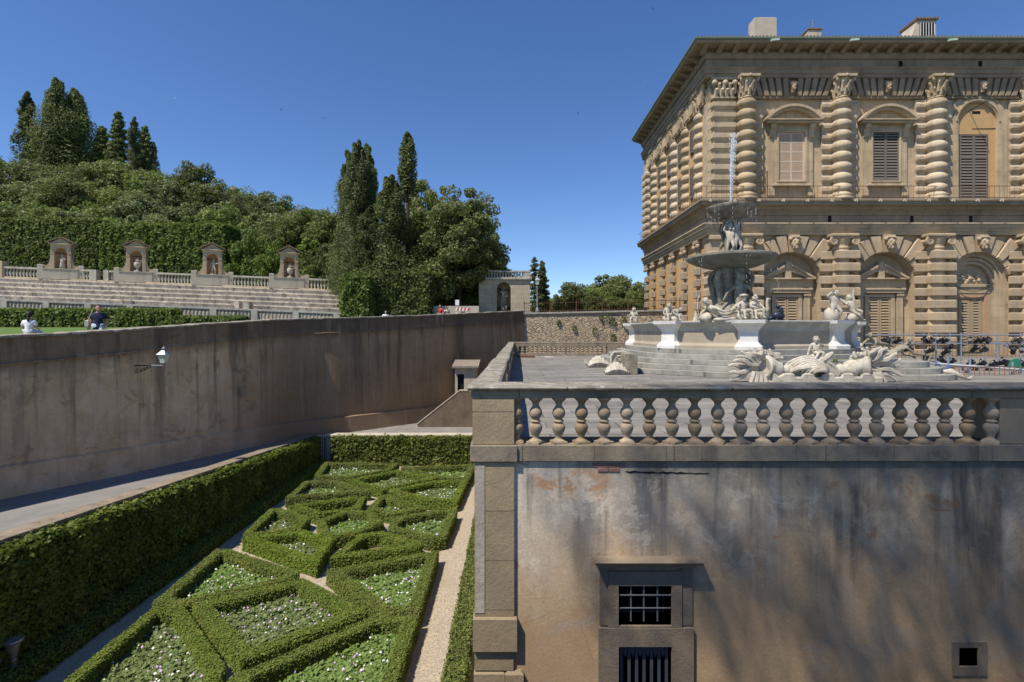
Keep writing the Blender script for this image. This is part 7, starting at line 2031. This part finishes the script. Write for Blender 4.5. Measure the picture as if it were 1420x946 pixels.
bird(390,152,45,.17,.9,.4,'dark swift in the open sky above the wood, left of the cypresses')
bird(449,164,50,.15,.5,1.9,'tiny dark swift just up left of the central cypresses')
bird(801,157,45,.16,1.2,2.4,'dark swift in the sky left of the palace eaves')
bird(898,120,45,.12,.7,.3,'tiny dark swift close to the palace eaves corner')
bird(243,136,60,.16,.8,.9,'small white bird in the sky over the hill','white_paint')

# ================================================================== shade tree behind the viewpoint (its shade dapples the wall)
SUN=Vector((.47,.40,-1.0)).normalized()
def shade(px,py,r,k,t_,seed):
    w=Vector((FX_(px+70),YW,FZ_(py)))-SUN*t_
    return ((w.x,w.y,w.z),(r,r,r*.8),k)
tr=empty('shade_tree',(-4.5,-6.0,0),'spreading tree standing behind the viewpoint, outside the photograph','tree')
rng=np.random.default_rng(17); bl=[]
SH=[(900,690,1.0),(960,640,.9),(1010,760,1.1),(1080,690,1.1),(1090,800,.8),(1170,740,1.1),(1160,640,1.0),(1260,680,1.1),(1260,800,1.1),(1350,740,1.1),(1420,700,1.1),(1400,840,1.1),(1330,890,.9),(1210,890,.8),(1000,900,.7),(900,830,.7),(765,800,.35),(700,690,.3),(1120,900,.5),(980,560,.55),(1080,560,.7),(1180,560,.8),(1290,560,.8),(1390,560,.9),(1480,620,1.1),(1480,780,1.1),(880,760,.55),(1050,850,.5),(1480,900,1.0),(820,960,.6),(940,980,.8),(1100,1000,.8),(1300,1000,.9)]
for i,(px,py,r) in enumerate(SH):
    bl.append(shade(px,py,r,int(150*r*r)+14,30+4*math.sin(i*2.3),i))
V,F=blob_leaves(rng,bl,.075,.6,.9); V[:,0]+=4.5; V[:,1]+=6.0
link('crown',np_mesh('shade_tree_crown',V,F),M['oak_leaf'],tr)
mb=MB(); c0=Vector((-4.5,-6,0)); mb.tube([(0,0,0),(.1,.1,5),(0,.3,10),(.3,1.5,13)],[.45,.36,.28,.15],10)
for i,b in enumerate(bl):
    if i%2: continue
    p=Vector(b[0])-c0; s_=Vector((.05,.3,9.5)); mb.tube([s_,s_.lerp(p,.5)+Vector((0,0,-.3)),p],[.10,.06,.025],6)
mb.build('trunk',M['bark'],tr,smooth=True)

# ================================================================== light, sky, camera
for k,(t_,u_) in list(PROTO.items()):
    if not u_:
        for c in list(t_.children): bpy.data.objects.remove(c)
        bpy.data.objects.remove(t_)
w=bpy.data.worlds.new('World'); scene.world=w; w.use_nodes=True
nt=w.node_tree; bg=nt.nodes['Background']
sky=nt.nodes.new('ShaderNodeTexSky'); sky.sky_type='NISHITA'; sky.sun_disc=False
to=-SUN; el=math.asin(to.z); az=math.atan2(to.x,to.y)
sky.sun_elevation=el; sky.sun_rotation=az; sky.altitude=600; sky.air_density=.9; sky.dust_density=.0; sky.ozone_density=4.0
hs=nt.nodes.new('ShaderNodeHueSaturation'); hs.inputs['Hue'].default_value=.507; hs.inputs['Saturation'].default_value=1.15; nt.links.new(sky.outputs[0],hs.inputs['Color']); nt.links.new(hs.outputs[0],bg.inputs[0]); bg.inputs[1].default_value=.115
l=bpy.data.lights.new('sun','SUN'); l.energy=4.5; l.angle=R(.53); l.color=(1,.925,.81)
so_=bpy.data.objects.new('sun',l); COL.objects.link(so_); so_.rotation_euler=SUN.to_track_quat('-Z','Y').to_euler(); so_.location=(-20,-20,40)
cam=bpy.data.cameras.new('camera'); cam.sensor_width=36; cam.lens=FPX/1420*36; cam.shift_x=2/1420; cam.shift_y=-12/1420; cam.clip_end=3000; cam.clip_start=.1
co=bpy.data.objects.new('camera',cam); COL.objects.link(co); co.location=(0,0,CAMZ); co.rotation_euler=(PI/2,0,0)
scene.camera=co
vs_=scene.view_settings; vs_.view_transform='Standard'; vs_.look='None'; vs_.exposure=0.42; vs_.gamma=1.0; vs_.use_curve_mapping=False
scene.cycles.use_denoising=True; scene.cycles.max_bounces=6; scene.cycles.transparent_max_bounces=8
